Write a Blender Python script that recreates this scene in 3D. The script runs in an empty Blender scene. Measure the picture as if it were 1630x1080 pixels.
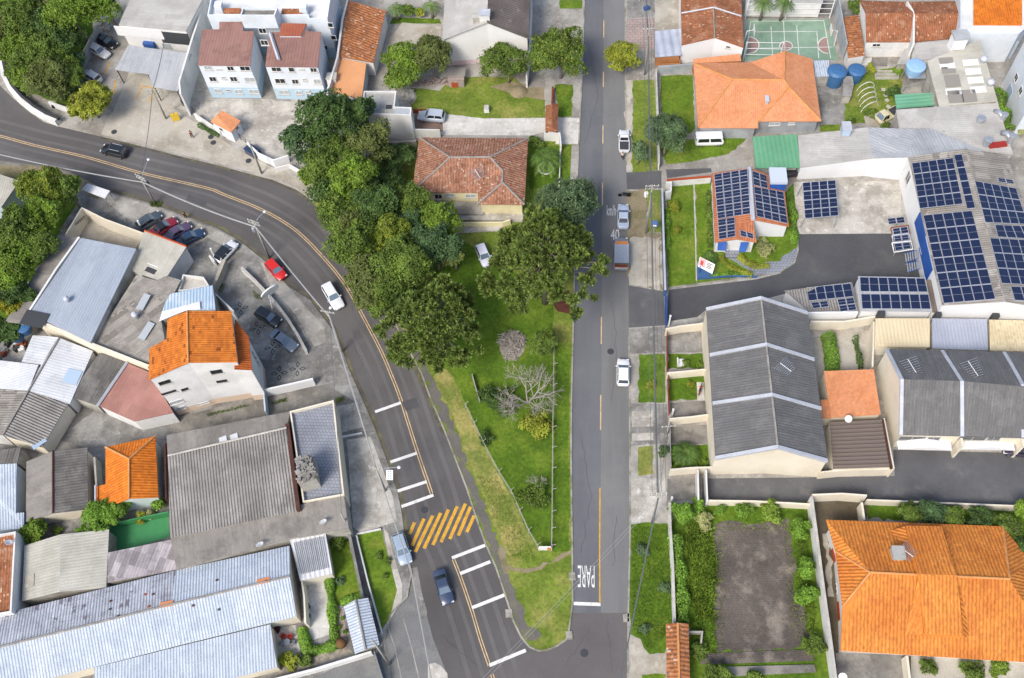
import bpy, bmesh, math, random
from mathutils import Vector, Matrix, noise as mnoise
rnd = random.Random(11)
sc = bpy.context.scene
COL = sc.collection

# ---------------------------------------------------------------- camera / survey
FOC, NX, NY, HC = 1600.0, 75.0, 905.0, 124.0
dn = Vector((NX, NY, FOC)).normalized()
UPc = -dn
yv = Vector((145, -3140, FOC)); yv = (yv - UPc * yv.dot(UPc)).normalized()
xv = yv.cross(UPc)
def c2w(v): return Vector((xv.dot(v), yv.dot(v), UPc.dot(v)))
CAM = Vector((0, 0, HC))
def ray(u, v): return c2w(Vector((u - 815.0, v - 540.0, FOC)))
def P(u, v, z=0.0):
    d = ray(u, v); t = (z - HC) / d.z
    return Vector((d.x * t, d.y * t, z))
def ppm(u, v, z=0.0): return 1.0 / (P(u + 1, v, z) - P(u, v, z)).length
cd = bpy.data.cameras.new('camera'); cam = bpy.data.objects.new('camera', cd); COL.objects.link(cam)
cr, cu, cb = c2w(Vector((1, 0, 0))), c2w(Vector((0, -1, 0))), c2w(Vector((0, 0, -1)))
cam.matrix_world = Matrix(((cr.x, cu.x, cb.x, 0), (cr.y, cu.y, cb.y, 0), (cr.z, cu.z, cb.z, HC), (0, 0, 0, 1)))
cd.sensor_width = 36; cd.lens = FOC * 36 / 1630; cd.clip_end = 3000; cd.clip_start = 1
sc.camera = cam

# ---------------------------------------------------------------- light
SUN_EL, SUN_AZ = math.radians(48), math.radians(212)      # azimuth clockwise from +Y
w = bpy.data.worlds.new('World'); sc.world = w; w.use_nodes = True
nt = w.node_tree; bg = nt.nodes['Background']
sky = nt.nodes.new('ShaderNodeTexSky'); sky.sky_type = 'NISHITA'; sky.sun_disc = False
sky.sun_elevation = SUN_EL; sky.sun_rotation = SUN_AZ; sky.air_density = 1.0; sky.dust_density = 3.0; sky.ozone_density = 1.0
nt.links.new(sky.outputs[0], bg.inputs[0]); bg.inputs[1].default_value = 0.15
sl = bpy.data.lights.new('sun', 'SUN'); so = bpy.data.objects.new('sun', sl); COL.objects.link(so)
sl.energy = 2.2; sl.angle = math.radians(20); sl.color = (1.0, 0.96, 0.9)
sd = Vector((math.sin(SUN_AZ) * math.cos(SUN_EL), math.cos(SUN_AZ) * math.cos(SUN_EL), math.sin(SUN_EL)))
so.rotation_euler = sd.to_track_quat('Z', 'Y').to_euler(); so.location = (0, 0, 80)
sc.view_settings.view_transform = 'Standard'; sc.view_settings.look = 'None'; sc.view_settings.exposure = 0.6; sc.view_settings.gamma = 1

# ---------------------------------------------------------------- materials
def hexc(h, k=0.75):
    if not isinstance(h, str): return h
    h = h.lstrip('#'); r = []
    for i in (0, 2, 4):
        c = int(h[i:i + 2], 16) / 255
        r.append(min(.82, (c / 12.92 if c <= .04045 else ((c + .055) / 1.055) ** 2.4) * k))
    return (r[0], r[1], r[2], 1)
MATS = {}
def mk(name, c1, c2=None, ns=.35, pat=None, per=.35, row=.42, cell=None, cv=.12, rough=.85, bump=.5, stain=None, sscale=.12, samt=.6, sthr=.55, fine=.12, fs=5.0, uv=False, spec=.3, metal=0.0, band=None, aniso=None, spots=None):
    if name in MATS: return MATS[name]
    m = bpy.data.materials.new(name); m.use_nodes = True; n = m.node_tree.nodes; L = m.node_tree.links
    bs = n['Principled BSDF']; bs.inputs['Roughness'].default_value = rough; bs.inputs['Specular IOR Level'].default_value = spec; bs.inputs['Metallic'].default_value = metal
    def N(t, **k):
        x = n.new(t)
        for a, b in k.items(): setattr(x, a, b)
        return x
    def mth(op, a, b=None, c=None):
        x = N('ShaderNodeMath', operation=op)
        for i, s in enumerate((a, b, c)):
            if s is None: continue
            if isinstance(s, (int, float)): x.inputs[i].default_value = s
            else: L.new(s, x.inputs[i])
        return x.outputs[0]
    if uv: co = N('ShaderNodeUVMap').outputs[0]
    else: co = N('ShaderNodeNewGeometry').outputs['Position']
    def noise(scale, det=5, rg=.6, c=None, stretch=None):
        x = N('ShaderNodeTexNoise'); x.inputs['Scale'].default_value = scale; x.inputs['Detail'].default_value = det; x.inputs['Roughness'].default_value = rg
        src = c or co
        if stretch:
            mp = N('ShaderNodeMapping'); mp.inputs['Scale'].default_value = stretch; L.new(src, mp.inputs[0]); src = mp.outputs[0]
        L.new(src, x.inputs['Vector']); return x.outputs['Fac']
    def mix(f, a, b, bt='MIX'):
        x = N('ShaderNodeMix', data_type='RGBA', blend_type=bt)
        for i, s in ((0, f), (6, a), (7, b)):
            if isinstance(s, (int, float)): x.inputs[i].default_value = s
            elif isinstance(s, tuple): x.inputs[i].default_value = s
            else: L.new(s, x.inputs[i])
        return x.outputs[2]
    def mr(s, a, b, c, d):
        x = N('ShaderNodeMapRange'); L.new(s, x.inputs[0])
        for i, q in enumerate((a, b, c, d)): x.inputs[1 + i].default_value = q
        return x.outputs[0]
    c1 = hexc(c1); c2 = hexc(c2) if c2 else tuple(min(.85, q * .8) for q in c1[:3]) + (1,)
    col = mix(mr(noise(ns, 6, .62, stretch=aniso), .36, .64, 0, 1), c1, c2)
    sep = N('ShaderNodeSeparateXYZ'); L.new(co, sep.inputs[0]); U, V = sep.outputs[0], sep.outputs[1]
    h = None
    if pat in ('corr', 'tile'):
        h = mth('SINE', mth('MULTIPLY', U, 2 * math.pi / per))
        if pat == 'tile':
            fr = mth('FRACT', mth('DIVIDE', V, row)); h = mth('ADD', h, mth('MULTIPLY', fr, -1.1))
    if pat == 'brick':
        b = N('ShaderNodeTexBrick'); L.new(co, b.inputs[0]); b.inputs['Scale'].default_value = 1.0; b.inputs['Brick Width'].default_value = per; b.inputs['Row Height'].default_value = row
        b.inputs['Mortar Size'].default_value = .035; b.inputs['Color1'].default_value = (1, 1, 1, 1); b.inputs['Color2'].default_value = (.8, .8, .8, 1); b.inputs['Mortar'].default_value = (.78, .78, .76, 1) if name.startswith('concrete') else ((.75, .74, .7, 1) if name == 'pavers' else (.55, .55, .5, 1)); b.inputs['Color2'].default_value = (.9, .9, .9, 1)
        col = mix(1.0, col, b.outputs['Color'], 'MULTIPLY'); h = mth('MULTIPLY', b.outputs['Fac'], -1.0)
    if cell:
        cb_ = N('ShaderNodeCombineXYZ'); L.new(mth('FLOOR', mth('DIVIDE', U, cell[0])), cb_.inputs[0]); L.new(mth('FLOOR', mth('DIVIDE', V, cell[1])), cb_.inputs[1])
        wn = N('ShaderNodeTexWhiteNoise', noise_dimensions='2D'); L.new(cb_.outputs[0], wn.inputs['Vector'])
        g = mr(wn.outputs['Value'], 0, 1, 1 - cv, 1 + cv); gc = N('ShaderNodeCombineColor')
        for i in range(3): L.new(g, gc.inputs[i])
        col = mix(1.0, col, gc.outputs[0], 'MULTIPLY')
    if stain:
        col = mix(mth('MULTIPLY', mr(noise(sscale, 9, .68), sthr - .06, sthr + .08, 0, 1), samt), col, hexc(stain))
    if uv and stain and name.startswith(('r_grey', 'r_patch', 'r_light', 'r_beige', 'r_metal', 'r_bluew', 'r_bluem', 'r_terra', 'r_orange_')):
        sk = noise(1.0, 6, .7, stretch=(2.6, .22, 1)); col = mix(mth('MULTIPLY', mr(sk, .5, .66, 0, 1), .42), col, hexc(stain)); col = mix(mth('MULTIPLY', mr(noise(2.4, 7, .75), .58, .66, 0, 1), .4), col, hexc(stain))
    if spots:
        cs = N('ShaderNodeCombineXYZ'); L.new(mth('FLOOR', mth('DIVIDE', U, spots[0])), cs.inputs[0]); L.new(mth('FLOOR', mth('DIVIDE', V, spots[1])), cs.inputs[1])
        w2 = N('ShaderNodeTexWhiteNoise', noise_dimensions='2D'); L.new(cs.outputs[0], w2.inputs['Vector'])
        col = mix(mth('MULTIPLY', mth('GREATER_THAN', mth('ADD', w2.outputs['Value'], mth('MULTIPLY', noise(.6, 3, .6), .35)), spots[2] + .17), .8), col, hexc(spots[3]))
    if stain and name.startswith('concrete'):
        col = mix(mth('MULTIPLY', mr(noise(sscale * 4.5, 8, .75), .56, .62, 0, 1), .5), col, tuple(min(.85, q * 1.35) for q in c1[:3]) + (1,)); col = mix(mth('MULTIPLY', mr(noise(sscale * 9, 8, .7), .6, .66, 0, 1), .55), col, hexc(stain))
    if band:
        ps = N('ShaderNodeNewGeometry').outputs['Position']; sz = N('ShaderNodeSeparateXYZ'); L.new(ps, sz.inputs[0])
        col = mix(mth('LESS_THAN', sz.outputs[2], band[0]), col, hexc(band[1]))
    if fine:
        g = mr(noise(fs, 4, .7), .3, .7, 1 - fine, 1 + fine); gc = N('ShaderNodeCombineColor')
        for i in range(3): L.new(g, gc.inputs[i])
        col = mix(1.0, col, gc.outputs[0], 'MULTIPLY')
    L.new(col, bs.inputs['Base Color'])
    if bump:
        if h is None: h = mth('MULTIPLY', noise(fs * 1.5, 4, .6), 1.0); dist = .06
        else: dist = .07
        bp = N('ShaderNodeBump'); bp.inputs['Strength'].default_value = bump; bp.inputs['Distance'].default_value = dist
        L.new(h, bp.inputs['Height']); L.new(bp.outputs[0], bs.inputs['Normal'])
    MATS[name] = m; return m
def plain(name, c, rough=.5, spec=.5, metal=0.0, k=.75):
    if name in MATS: return MATS[name]
    m = bpy.data.materials.new(name); m.use_nodes = True; b = m.node_tree.nodes['Principled BSDF']
    n = m.node_tree.nodes; L = m.node_tree.links
    tx = n.new('ShaderNodeTexNoise'); tx.inputs['Scale'].default_value = 2.5; tx.inputs['Detail'].default_value = 5
    g = n.new('ShaderNodeNewGeometry'); L.new(g.outputs['Position'], tx.inputs['Vector'])
    mx = n.new('ShaderNodeMix'); mx.data_type = 'RGBA'; h = hexc(c, k); mx.inputs[6].default_value = tuple(q * .86 for q in h[:3]) + (1,); mx.inputs[7].default_value = tuple(min(.85, q * 1.1) for q in h[:3]) + (1,)
    L.new(tx.outputs['Fac'], mx.inputs[0]); L.new(mx.outputs[2], b.inputs['Base Color'])
    b.inputs['Roughness'].default_value = rough; b.inputs['Specular IOR Level'].default_value = spec; b.inputs['Metallic'].default_value = metal
    MATS[name] = m; return m
def leafmat(name, a, b, c=None):
    if name in MATS: return MATS[name]
    m = bpy.data.materials.new(name); m.use_nodes = True; n = m.node_tree.nodes; L = m.node_tree.links; bs = n['Principled BSDF']
    g = n.new('ShaderNodeNewGeometry'); r = n.new('ShaderNodeValToRGB'); L.new(g.outputs['Random Per Island'], r.inputs[0])
    r.color_ramp.elements[0].color = hexc(a); r.color_ramp.elements[1].color = hexc(b)
    if c: e = r.color_ramp.elements.new(.82); e.color = hexc(b); r.color_ramp.elements[-1].color = hexc(c)
    nz = n.new('ShaderNodeTexNoise'); nz.inputs['Scale'].default_value = .45; nz.inputs['Detail'].default_value = 3; L.new(g.outputs['Position'], nz.inputs['Vector'])
    rm = n.new('ShaderNodeMapRange'); L.new(nz.outputs['Fac'], rm.inputs[0]); rm.inputs[1].default_value = .35; rm.inputs[2].default_value = .65; rm.inputs[3].default_value = .72; rm.inputs[4].default_value = 1.3
    cc = n.new('ShaderNodeCombineColor')
    for i in range(3): L.new(rm.outputs[0], cc.inputs[i])
    mx = n.new('ShaderNodeMix'); mx.data_type = 'RGBA'; mx.blend_type = 'MULTIPLY'; mx.inputs[0].default_value = 1; L.new(r.outputs[0], mx.inputs[6]); L.new(cc.outputs[0], mx.inputs[7])
    L.new(mx.outputs[2], bs.inputs['Base Color']); bs.inputs['Roughness'].default_value = .6; bs.inputs['Specular IOR Level'].default_value = .25
    tr = n.new('ShaderNodeBsdfTranslucent'); L.new(mx.outputs[2], tr.inputs[0]); ms = n.new('ShaderNodeMixShader'); ms.inputs[0].default_value = .25
    L.new(bs.outputs[0], ms.inputs[1]); L.new(tr.outputs[0], ms.inputs[2]); L.new(ms.outputs[0], n['Material Output'].inputs[0])
    MATS[name] = m; return m

# ---------------------------------------------------------------- object helpers
OFF = {}
def tag(o, label=None, cat=None, group=None, kind=None):
    if label: o['label'] = label
    if cat: o['category'] = cat
    if group: o['group'] = group
    if kind: o['kind'] = kind
    return o
def thing(name, loc, label, cat, group=None, rz=0.0):
    o = bpy.data.objects.new(name, None); o.empty_display_size = .5; COL.objects.link(o)
    o.location = loc; o.rotation_euler = (0, 0, rz); OFF[o.name] = Vector(loc); tag(o, label, cat, group); return o
class MB:
    def __init__(s): s.v = []; s.f = []; s.mi = []; s.uv = []
    def face(s, pts, mi=0, uv=None):
        i = len(s.v); s.v += [Vector(p) for p in pts]; s.f.append(tuple(range(i, i + len(pts)))); s.mi.append(mi); s.uv.append(uv)
    def box(s, c, sx, sy, sz, rz=0.0, mi=0, mat=None):     # c = centre of bottom
        M_ = mat or (Matrix.Translation(Vector(c)) @ Matrix.Rotation(rz, 4, 'Z'))
        x, y = sx / 2, sy / 2
        q = [M_ @ Vector(p) for p in ((-x, -y, 0), (x, -y, 0), (x, y, 0), (-x, y, 0), (-x, -y, sz), (x, -y, sz), (x, y, sz), (-x, y, sz))]
        for f in ((3, 2, 1, 0), (4, 5, 6, 7), (0, 1, 5, 4), (1, 2, 6, 5), (2, 3, 7, 6), (3, 0, 4, 7)): s.face([q[k] for k in f], mi)
    def prism(s, pts, z0, z1, mi=0, mside=None):           # pts xy outline (ccw), z1 may be a list
        n = len(pts); z1s = z1 if isinstance(z1, (list, tuple)) else [z1] * n
        a = sum(pts[i][0] * pts[(i + 1) % n][1] - pts[(i + 1) % n][0] * pts[i][1] for i in range(n))
        if a < 0: pts = pts[::-1]; z1s = list(z1s)[::-1]
        t = [Vector((p[0], p[1], z)) for p, z in zip(pts, z1s)]; b = [Vector((p[0], p[1], z0)) for p in pts]
        s.face(t, mi); s.face(b[::-1], mi)
        for i in range(n):
            j = (i + 1) % n; s.face([b[i], b[j], t[j], t[i]], mi if mside is None else mside)
    def tube(s, pts, r, k=6, mi=0, cap=True):
        pts = [Vector(p) for p in pts]; rs = r if isinstance(r, (list, tuple)) else [r] * len(pts); rings = []
        for i, p in enumerate(pts):
            d = (pts[min(i + 1, len(pts) - 1)] - pts[max(i - 1, 0)]).normalized()
            a = d.cross(Vector((0, 0, 1)) if abs(d.z) < .9 else Vector((1, 0, 0))).normalized(); b = d.cross(a)
            rings.append([p + (a * math.cos(2 * math.pi * q / k) + b * math.sin(2 * math.pi * q / k)) * rs[i] for q in range(k)])
        i0 = len(s.v)
        for rg in rings: s.v += rg
        for i in range(len(rings) - 1):
            for q in range(k):
                q2 = (q + 1) % k; s.f.append((i0 + i * k + q, i0 + i * k + q2, i0 + (i + 1) * k + q2, i0 + (i + 1) * k + q)); s.mi.append(mi); s.uv.append(None)
        if cap:
            s.f.append(tuple(i0 + q for q in range(k))[::-1]); s.mi.append(mi); s.uv.append(None)
            s.f.append(tuple(i0 + (len(rings) - 1) * k + q for q in range(k))); s.mi.append(mi); s.uv.append(None)
    def lathe(s, c, prof, k=16, mi=0):                      # prof [(r,z)]
        i0 = len(s.v); c = Vector(c)
        for r, z in prof:
            for q in range(k): s.v.append(c + Vector((r * math.cos(2 * math.pi * q / k), r * math.sin(2 * math.pi * q / k), z)))
        for i in range(len(prof) - 1):
            for q in range(k):
                q2 = (q + 1) % k; s.f.append((i0 + i * k + q, i0 + i * k + q2, i0 + (i + 1) * k + q2, i0 + (i + 1) * k + q)); s.mi.append(mi); s.uv.append(None)
        s.f.append(tuple(i0 + (len(prof) - 1) * k + q for q in range(k))); s.mi.append(mi); s.uv.append(None)
        s.f.append(tuple(i0 + q for q in range(k))[::-1]); s.mi.append(mi); s.uv.append(None)
    def build(s, name, mats, parent=None, local=False, smooth=False, weld=False):
        me = bpy.data.meshes.new(name); off = Vector((0, 0, 0))
        if parent is not None and not local: off = OFF[parent.name]
        me.from_pydata([tuple(p - off) for p in s.v], [], s.f)
        mats = mats if isinstance(mats, (list, tuple)) else [mats]
        for m in mats: me.materials.append(m)
        me.polygons.foreach_set('material_index', s.mi)
        if any(u for u in s.uv):
            ul = me.uv_layers.new(name='UVMap')
            for p, u in zip(me.polygons, s.uv):
                if u:
                    for li, q in zip(p.loop_indices, u): ul.data[li].uv = q
        if weld:
            bm = bmesh.new(); bm.from_mesh(me); bmesh.ops.remove_doubles(bm, verts=bm.verts, dist=.002); bmesh.ops.recalc_face_normals(bm, faces=bm.faces); bm.to_mesh(me); bm.free()
        if smooth: me.polygons.foreach_set('use_smooth', [True] * len(me.polygons))
        me.update()
        o = bpy.data.objects.new(name, me); COL.objects.link(o)
        if parent is not None: o.parent = parent; OFF[o.name] = off
        return o
def planeuv(pts):
    n = Vector((0, 0, 0))
    for i in range(len(pts)): n += pts[i].cross(pts[(i + 1) % len(pts)])
    n.normalize()
    if n.z < 0: n = -n
    h = Vector((0, 0, 1)).cross(n)
    if h.length < .03:
        e = max(((pts[i] - pts[i - 1]) for i in range(len(pts))), key=lambda q: q.length); h = Vector((-e.y, e.x, 0))
    h.normalize(); s_ = n.cross(h); return [(p.dot(h), p.dot(s_)) for p in pts]
def inset(pts, d):
    n = len(pts); a = sum(pts[i].x * pts[(i + 1) % n].y - pts[(i + 1) % n].x * pts[i].y for i in range(n)); sg = 1 if a > 0 else -1; r = []
    for i in range(n):
        p0, p, p1 = pts[i - 1], pts[i], pts[(i + 1) % n]
        e0 = Vector((p.x - p0.x, p.y - p0.y)).normalized(); e1 = Vector((p1.x - p.x, p1.y - p.y)).normalized()
        n0 = Vector((-e0.y, e0.x)) * sg; n1 = Vector((-e1.y, e1.x)) * sg; b = n0 + n1
        if b.length < .3: q = n0 * d
        else: b.normalize(); q = b * (d / max(.35, b.dot(n0)))
        r.append(Vector((p.x + q.x, p.y + q.y, p.z)))
    return r
WALLS = {}; FAC = {}
def loops(faces):
    cnt = {}
    for f in faces:
        for i in range(len(f)): cnt[(f[i], f[(i + 1) % len(f)])] = 1
    nx = {a: b for (a, b) in cnt if (b, a) not in cnt}
    out = []
    while nx:
        a = next(iter(nx)); lp = [a]; b = nx.pop(a)
        while b != a and b in nx: lp.append(b); b = nx.pop(b)
        out.append(lp)
    return out
def roofmesh(V, faces, th, mat, root, name='roof'):
    mb = MB()
    for f in faces:
        pts = [V[k] for k in f]
        nz = sum((pts[i].x * pts[(i + 1) % len(pts)].y - pts[(i + 1) % len(pts)].x * pts[i].y) for i in range(len(pts)))
        if nz < 0: pts = pts[::-1]
        mb.face(pts, 0, planeuv(pts)); lo = [p - Vector((0, 0, th)) for p in pts]; mb.face(lo[::-1], 0, planeuv(pts)[::-1])
    for lp in loops(faces):
        for i in range(len(lp)):
            a, b = V[lp[i]], V[lp[(i + 1) % len(lp)]]; z = Vector((0, 0, th)); mb.face([a - z, b - z, b, a], 0, [(0, 0)] * 4)
    return mb.build(name, mat, root)
def orient(V, faces):
    r = []
    for f in faces:
        n = len(f); a = sum(V[f[i]].x * V[f[(i + 1) % n]].y - V[f[(i + 1) % n]].x * V[f[i]].y for i in range(n)); r.append(f if a > 0 else f[::-1])
    return r
def house(name, label, cat, V, F, wall, roof, base=0.0, ov=.25, th=.14, roofs=None, nowall=False, group=None, ridge=None, into=None):
    """V: letter -> (u, v, z) surveyed roof corners; F: facets as strings of letters"""
    V = {k: P(*q) for k, q in V.items()}; F = orient(V, F.split())
    c = sum(V.values(), Vector()) / len(V); root = into or thing(name, (c.x, c.y, base), label, cat, group)
    mats = roofs or [roof] * len(F)
    done = []
    for m in dict.fromkeys(mats):
        fs = [f for f, q in zip(F, mats) if q is m]
        roofmesh(V, fs, th, m, root)
    FAC.setdefault(root.name, []).extend([[V[k] for k in f] for f in F]); ws = []
    if not nowall:
        mb = MB()
        for lp in loops(F):
            q = [V[k] for k in lp]; ins = inset(q, ov) if ov else q
            n = len(q)
            for i in range(n):
                j = (i + 1) % n
                a, b = ins[i].copy(), ins[j].copy(); a.z -= th + .02; b.z -= th + .02
                mb.face([Vector((a.x, a.y, base)), Vector((b.x, b.y, base)), b, a]); ws.append((Vector((a.x, a.y, base)), Vector((b.x, b.y, base)), a.z, b.z))
        mb.build('wall', wall, root)
    WALLS.setdefault(root.name, []).extend(ws)
    if ridge:
        for rr in ridge.split():
            rb = MB(); rb.tube([V[rr[0]] + Vector((0, 0, .05)), V[rr[1]] + Vector((0, 0, .05))], .14, 6); rb.build('ridge_cap', MATS['ridge'], root)
    return root
def flat(name, label, cat, pts, z, wall, roof, par=.5, t=.2, base=0.0, group=None, into=None):
    q = [P(u, v, z) for u, v in pts]
    n = len(q)
    if sum(q[i].x * q[(i + 1) % n].y - q[(i + 1) % n].x * q[i].y for i in range(n)) < 0: q = q[::-1]
    c = sum(q, Vector()) / n; root = into or thing(name, (c.x, c.y, base), label, cat, group); ins = inset(q, t); mb = MB(); ws = []
    dz = Vector((0, 0, par))
    for i in range(n):
        j = (i + 1) % n; a, b = Vector((q[i].x, q[i].y, base)), Vector((q[j].x, q[j].y, base))
        mb.face([a, b, q[j], q[i]]); mb.face([q[i], q[j], ins[j], ins[i]]); mb.face([ins[i], ins[j], ins[j] - dz, ins[i] - dz]); ws.append((a, b, q[i].z, q[j].z))
    mb.build('wall', wall, root); rb = MB(); rp = [p - dz for p in ins]; rb.face(rp, 0, planeuv(rp)); rb.build('roof', roof, root)
    WALLS.setdefault(root.name, []).extend(ws); FAC.setdefault(root.name, []).append([p - dz for p in ins])
    return root
def hitwall(root, u, v):
    d = ray(u, v); best = None
    for a, b, za, zb in WALLS[root.name]:
        e = Vector((b.x - a.x, b.y - a.y)); L_ = e.length
        if L_ < .2: continue
        n = Vector((e.y, -e.x)) / L_
        den = n.x * d.x + n.y * d.y
        if den > -1e-9: continue
        t = (n.x * a.x + n.y * a.y) / den; h = CAM + d * t; s = ((h.x - a.x) * e.x + (h.y - a.y) * e.y) / L_
        if -.3 < s < L_ + .3 and h.z > -1 and (best is None or t < best[0]): best = (t, h, e / L_, n)
    return best
def wins(root, lst, frame='frame_white', pane='pane', name='window'):
    for q in lst:
        u, v, w_, h_ = q[:4]; b = hitwall(root, u, v)
        if not b: continue
        _, p, e, n = b; e = Vector((e.x, e.y, 0)); n = Vector((n.x, n.y, 0)); z = Vector((0, 0, 1)); mb = MB(); fr = .08
        M_ = Matrix.Translation(p)
        def bar(x0, x1, z0, z1, d0, d1, m):
            c = [p + e * x + z * y + n * d for d in (d0, d1) for x, y in ((x0, z0), (x1, z0), (x1, z1), (x0, z1))]
            for f in ((3, 2, 1, 0), (4, 5, 6, 7), (0, 1, 5, 4), (1, 2, 6, 5), (2, 3, 7, 6), (3, 0, 4, 7)): m.face([c[k] for k in f])
        x, y = w_ / 2, h_ / 2
        if name == 'window':
            bar(-x, -x + fr, -y, y, -.02, .07, mb); bar(x - fr, x, -y, y, -.02, .07, mb); bar(-x + fr, x - fr, y - fr, y, -.02, .07, mb); bar(-x + fr, x - fr, -y, -y + fr, -.02, .07, mb)
            if w_ > 1: bar(-.03, .03, -y + fr, y - fr, -.02, .06, mb)
            o = mb.build('window', MATS[frame], root); m2 = MB(); bar(-x + fr, x - fr, -y + fr, y - fr, -.02, .03, m2); m2.build('pane', MATS[pane], o)
            m3 = MB(); bar(-x - .1, x + .1, -y - .08, -y, -.02, .16, m3); m3.build('sill', MATS['concrete_trim'], o)
        else:
            bar(-x, x, -y, y, -.02, .06, mb); o = mb.build(name, MATS[pane], root)
            if name == 'door': m2 = MB(); bar(x - .25, x - .15, -.1, .05, .06, .11, m2); m2.build('handle', MATS['steel'], o)
def roofpt(root, u, v, lift=0.0):
    d = ray(u, v); best = None
    for f in FAC[root.name]:
        n = (f[1] - f[0]).cross(f[2] - f[0]).normalized()
        if n.z < 0: n = -n
        a = f[0] + Vector((0, 0, lift)); t = (a - CAM).dot(n) / d.dot(n); h = CAM + d * t
        ins = False; m = len(f); j = m - 1
        for i in range(m):
            if (f[i].y > h.y) != (f[j].y > h.y) and h.x < (f[j].x - f[i].x) * (h.y - f[i].y) / (f[j].y - f[i].y) + f[i].x: ins = not ins
            j = i
        if ins and (best is None or t < best[0]): best = (t, h, n)
    if best: return best[1], best[2]
    z = sum(p.z for f in FAC[root.name] for p in f) / sum(len(f) for f in FAC[root.name]); return P(u, v, z + lift), Vector((0, 0, 1))
def grid(q, nx_, ny_, gap=.035, th=.05):
    a, b, c, d = q; out = []
    def at(s, t): return (a * (1 - s) + b * s) * (1 - t) + (d * (1 - s) + c * s) * t
    n = (b - a).cross(d - a).normalized()
    if n.z < 0: n = -n
    W_, D_ = (b - a).length / nx_, (d - a).length / ny_; gx, gy = gap / W_ / nx_, gap / D_ / ny_
    for j in range(ny_):
        for i in range(nx_):
            s0, s1, t0, t1 = i / nx_ + gx, (i + 1) / nx_ - gx, j / ny_ + gy, (j + 1) / ny_ - gy
            out.append([at(s0, t0), at(s1, t0), at(s1, t1), at(s0, t1)])
    return out, n
SOLN = {}
def solar(root, corners, nx_, ny_, lift=.1, pts=None, cap=100):
    """corners: four pixels on the roof (a b / d c)"""
    q = pts or [roofpt(root, u, v, lift)[0] for u, v in corners]
    pan, n = grid(q, nx_, ny_)
    rest = MB()
    for p in pan:
        k = SOLN.get(root.name, 0); SOLN[root.name] = k + 1
        mb = rest if k >= cap else MB()
        up = [x + n * .05 for x in p]; e0 = (p[1] - p[0]).length; e1 = (p[3] - p[0]).length
        mb.face(up, 0, [(0, 0), (e0, 0), (e0, e1), (0, e1)])
        for i in range(4): j = (i + 1) % 4; mb.face([p[i], p[j], up[j], up[i]], 1)
        f = .04
        ce = sum(up, Vector()) / 4; inn = [x + (ce - x).normalized() * .055 + n * .012 for x in up]; ou = [x + n * .012 for x in up]
        for i in range(4): j = (i + 1) % 4; mb.face([ou[i], ou[j], inn[j], inn[i]], 1)
        m1, m2 = (up[0] + up[3]) / 2 + n * .012, (up[1] + up[2]) / 2 + n * .012; dd = (up[3] - up[0]).normalized() * .012; mb.face([m1 - dd, m2 - dd, m2 + dd, m1 + dd], 1)
        if k < cap: mb.build('solar_panel', [MATS['solar'], MATS['alu']], root)
    if rest.v: tag(rest.build('solar_panel_field', [MATS['solar'], MATS['alu']], root), kind='stuff')
ROUGH = ('lawn', 'verge', 'dirt_path', 'dirt_patch', 'vacant_lot', 'path', 'garden', 'undergrowth_ground')
def sheet(name, pts, mat, z=.004, slab=0.0, label=None, kind='structure', cat=None, uvp=False):
    q = [P(u, v, z) for u, v in pts]; mb = MB()
    if name in ROUGH and not slab:
        r_ = []
        for i in range(len(q)):
            p0, p1 = q[i], q[(i + 1) % len(q)]; n_ = max(1, int((p1 - p0).length / .7))
            for k_ in range(n_):
                g = .0 if k_ == 0 else (.09 if name == 'lawn' else .2); r_.append(p0.lerp(p1, k_ / n_) + Vector((rnd.gauss(0, g), rnd.gauss(0, g), 0)))
        q = r_
    if slab: mb.prism([(p.x, p.y) for p in q], z - slab, z)
    else:
        a = sum(q[i].x * q[(i + 1) % len(q)].y - q[(i + 1) % len(q)].x * q[i].y for i in range(len(q)))
        mb.face(q if a > 0 else q[::-1])
    o = mb.build(name, mat); tag(o, label, cat, None, kind); return o
def ribbon3(pts, w_, z, mb, closed=False):
    """flat strip of width w_ along world points"""
    L_, R_ = [], []
    for i, p in enumerate(pts):
        d = pts[min(i + 1, len(pts) - 1)] - pts[max(0, i - 1)]; d = Vector((d.x, d.y, 0)).normalized(); n = Vector((-d.y, d.x, 0)) * (w_ / 2)
        L_.append(Vector((p.x, p.y, z)) + n); R_.append(Vector((p.x, p.y, z)) - n)
    for i in range(len(pts) - 1): mb.face([R_[i], R_[i + 1], L_[i + 1], L_[i]])
def smoothpx(pts, n=6):
    out = []
    for i in range(len(pts) - 1):
        p0, p1, p2, p3 = (Vector(pts[max(0, min(len(pts) - 1, k))]) for k in (i - 1, i, i + 1, i + 2))
        for j in range(n):
            t = j / n; out.append(.5 * ((2 * p1) + (p2 - p0) * t + (2 * p0 - 5 * p1 + 4 * p2 - p3) * t * t + (3 * p1 - p0 - 3 * p2 + p3) * t ** 3))
    out.append(Vector(pts[-1])); return [(p.x, p.y) for p in out]
def strip(name, px, w_, mat, z=.012, label=None, off=0.0):
    pts = [P(u, v, 0) for u, v in px]
    if off:
        r = []
        for i, p in enumerate(pts):
            d = pts[min(i + 1, len(pts) - 1)] - pts[max(0, i - 1)]; d.normalize(); r.append(p + Vector((-d.y, d.x, 0)) * off)
        pts = r
    mb = MB(); ribbon3(pts, w_, z, mb); return tag(mb.build(name, mat), label, None, None, 'structure')
def kerb(px, w_=.22, h=.14, mat=None, name='kerb'):
    pts = [P(u, v, 0) for u, v in px]; mb = MB(); wallrun(mb, pts, w_, 0, h); return tag(mb.build(name, mat or MATS['kerb']), None, None, None, 'structure')
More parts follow.
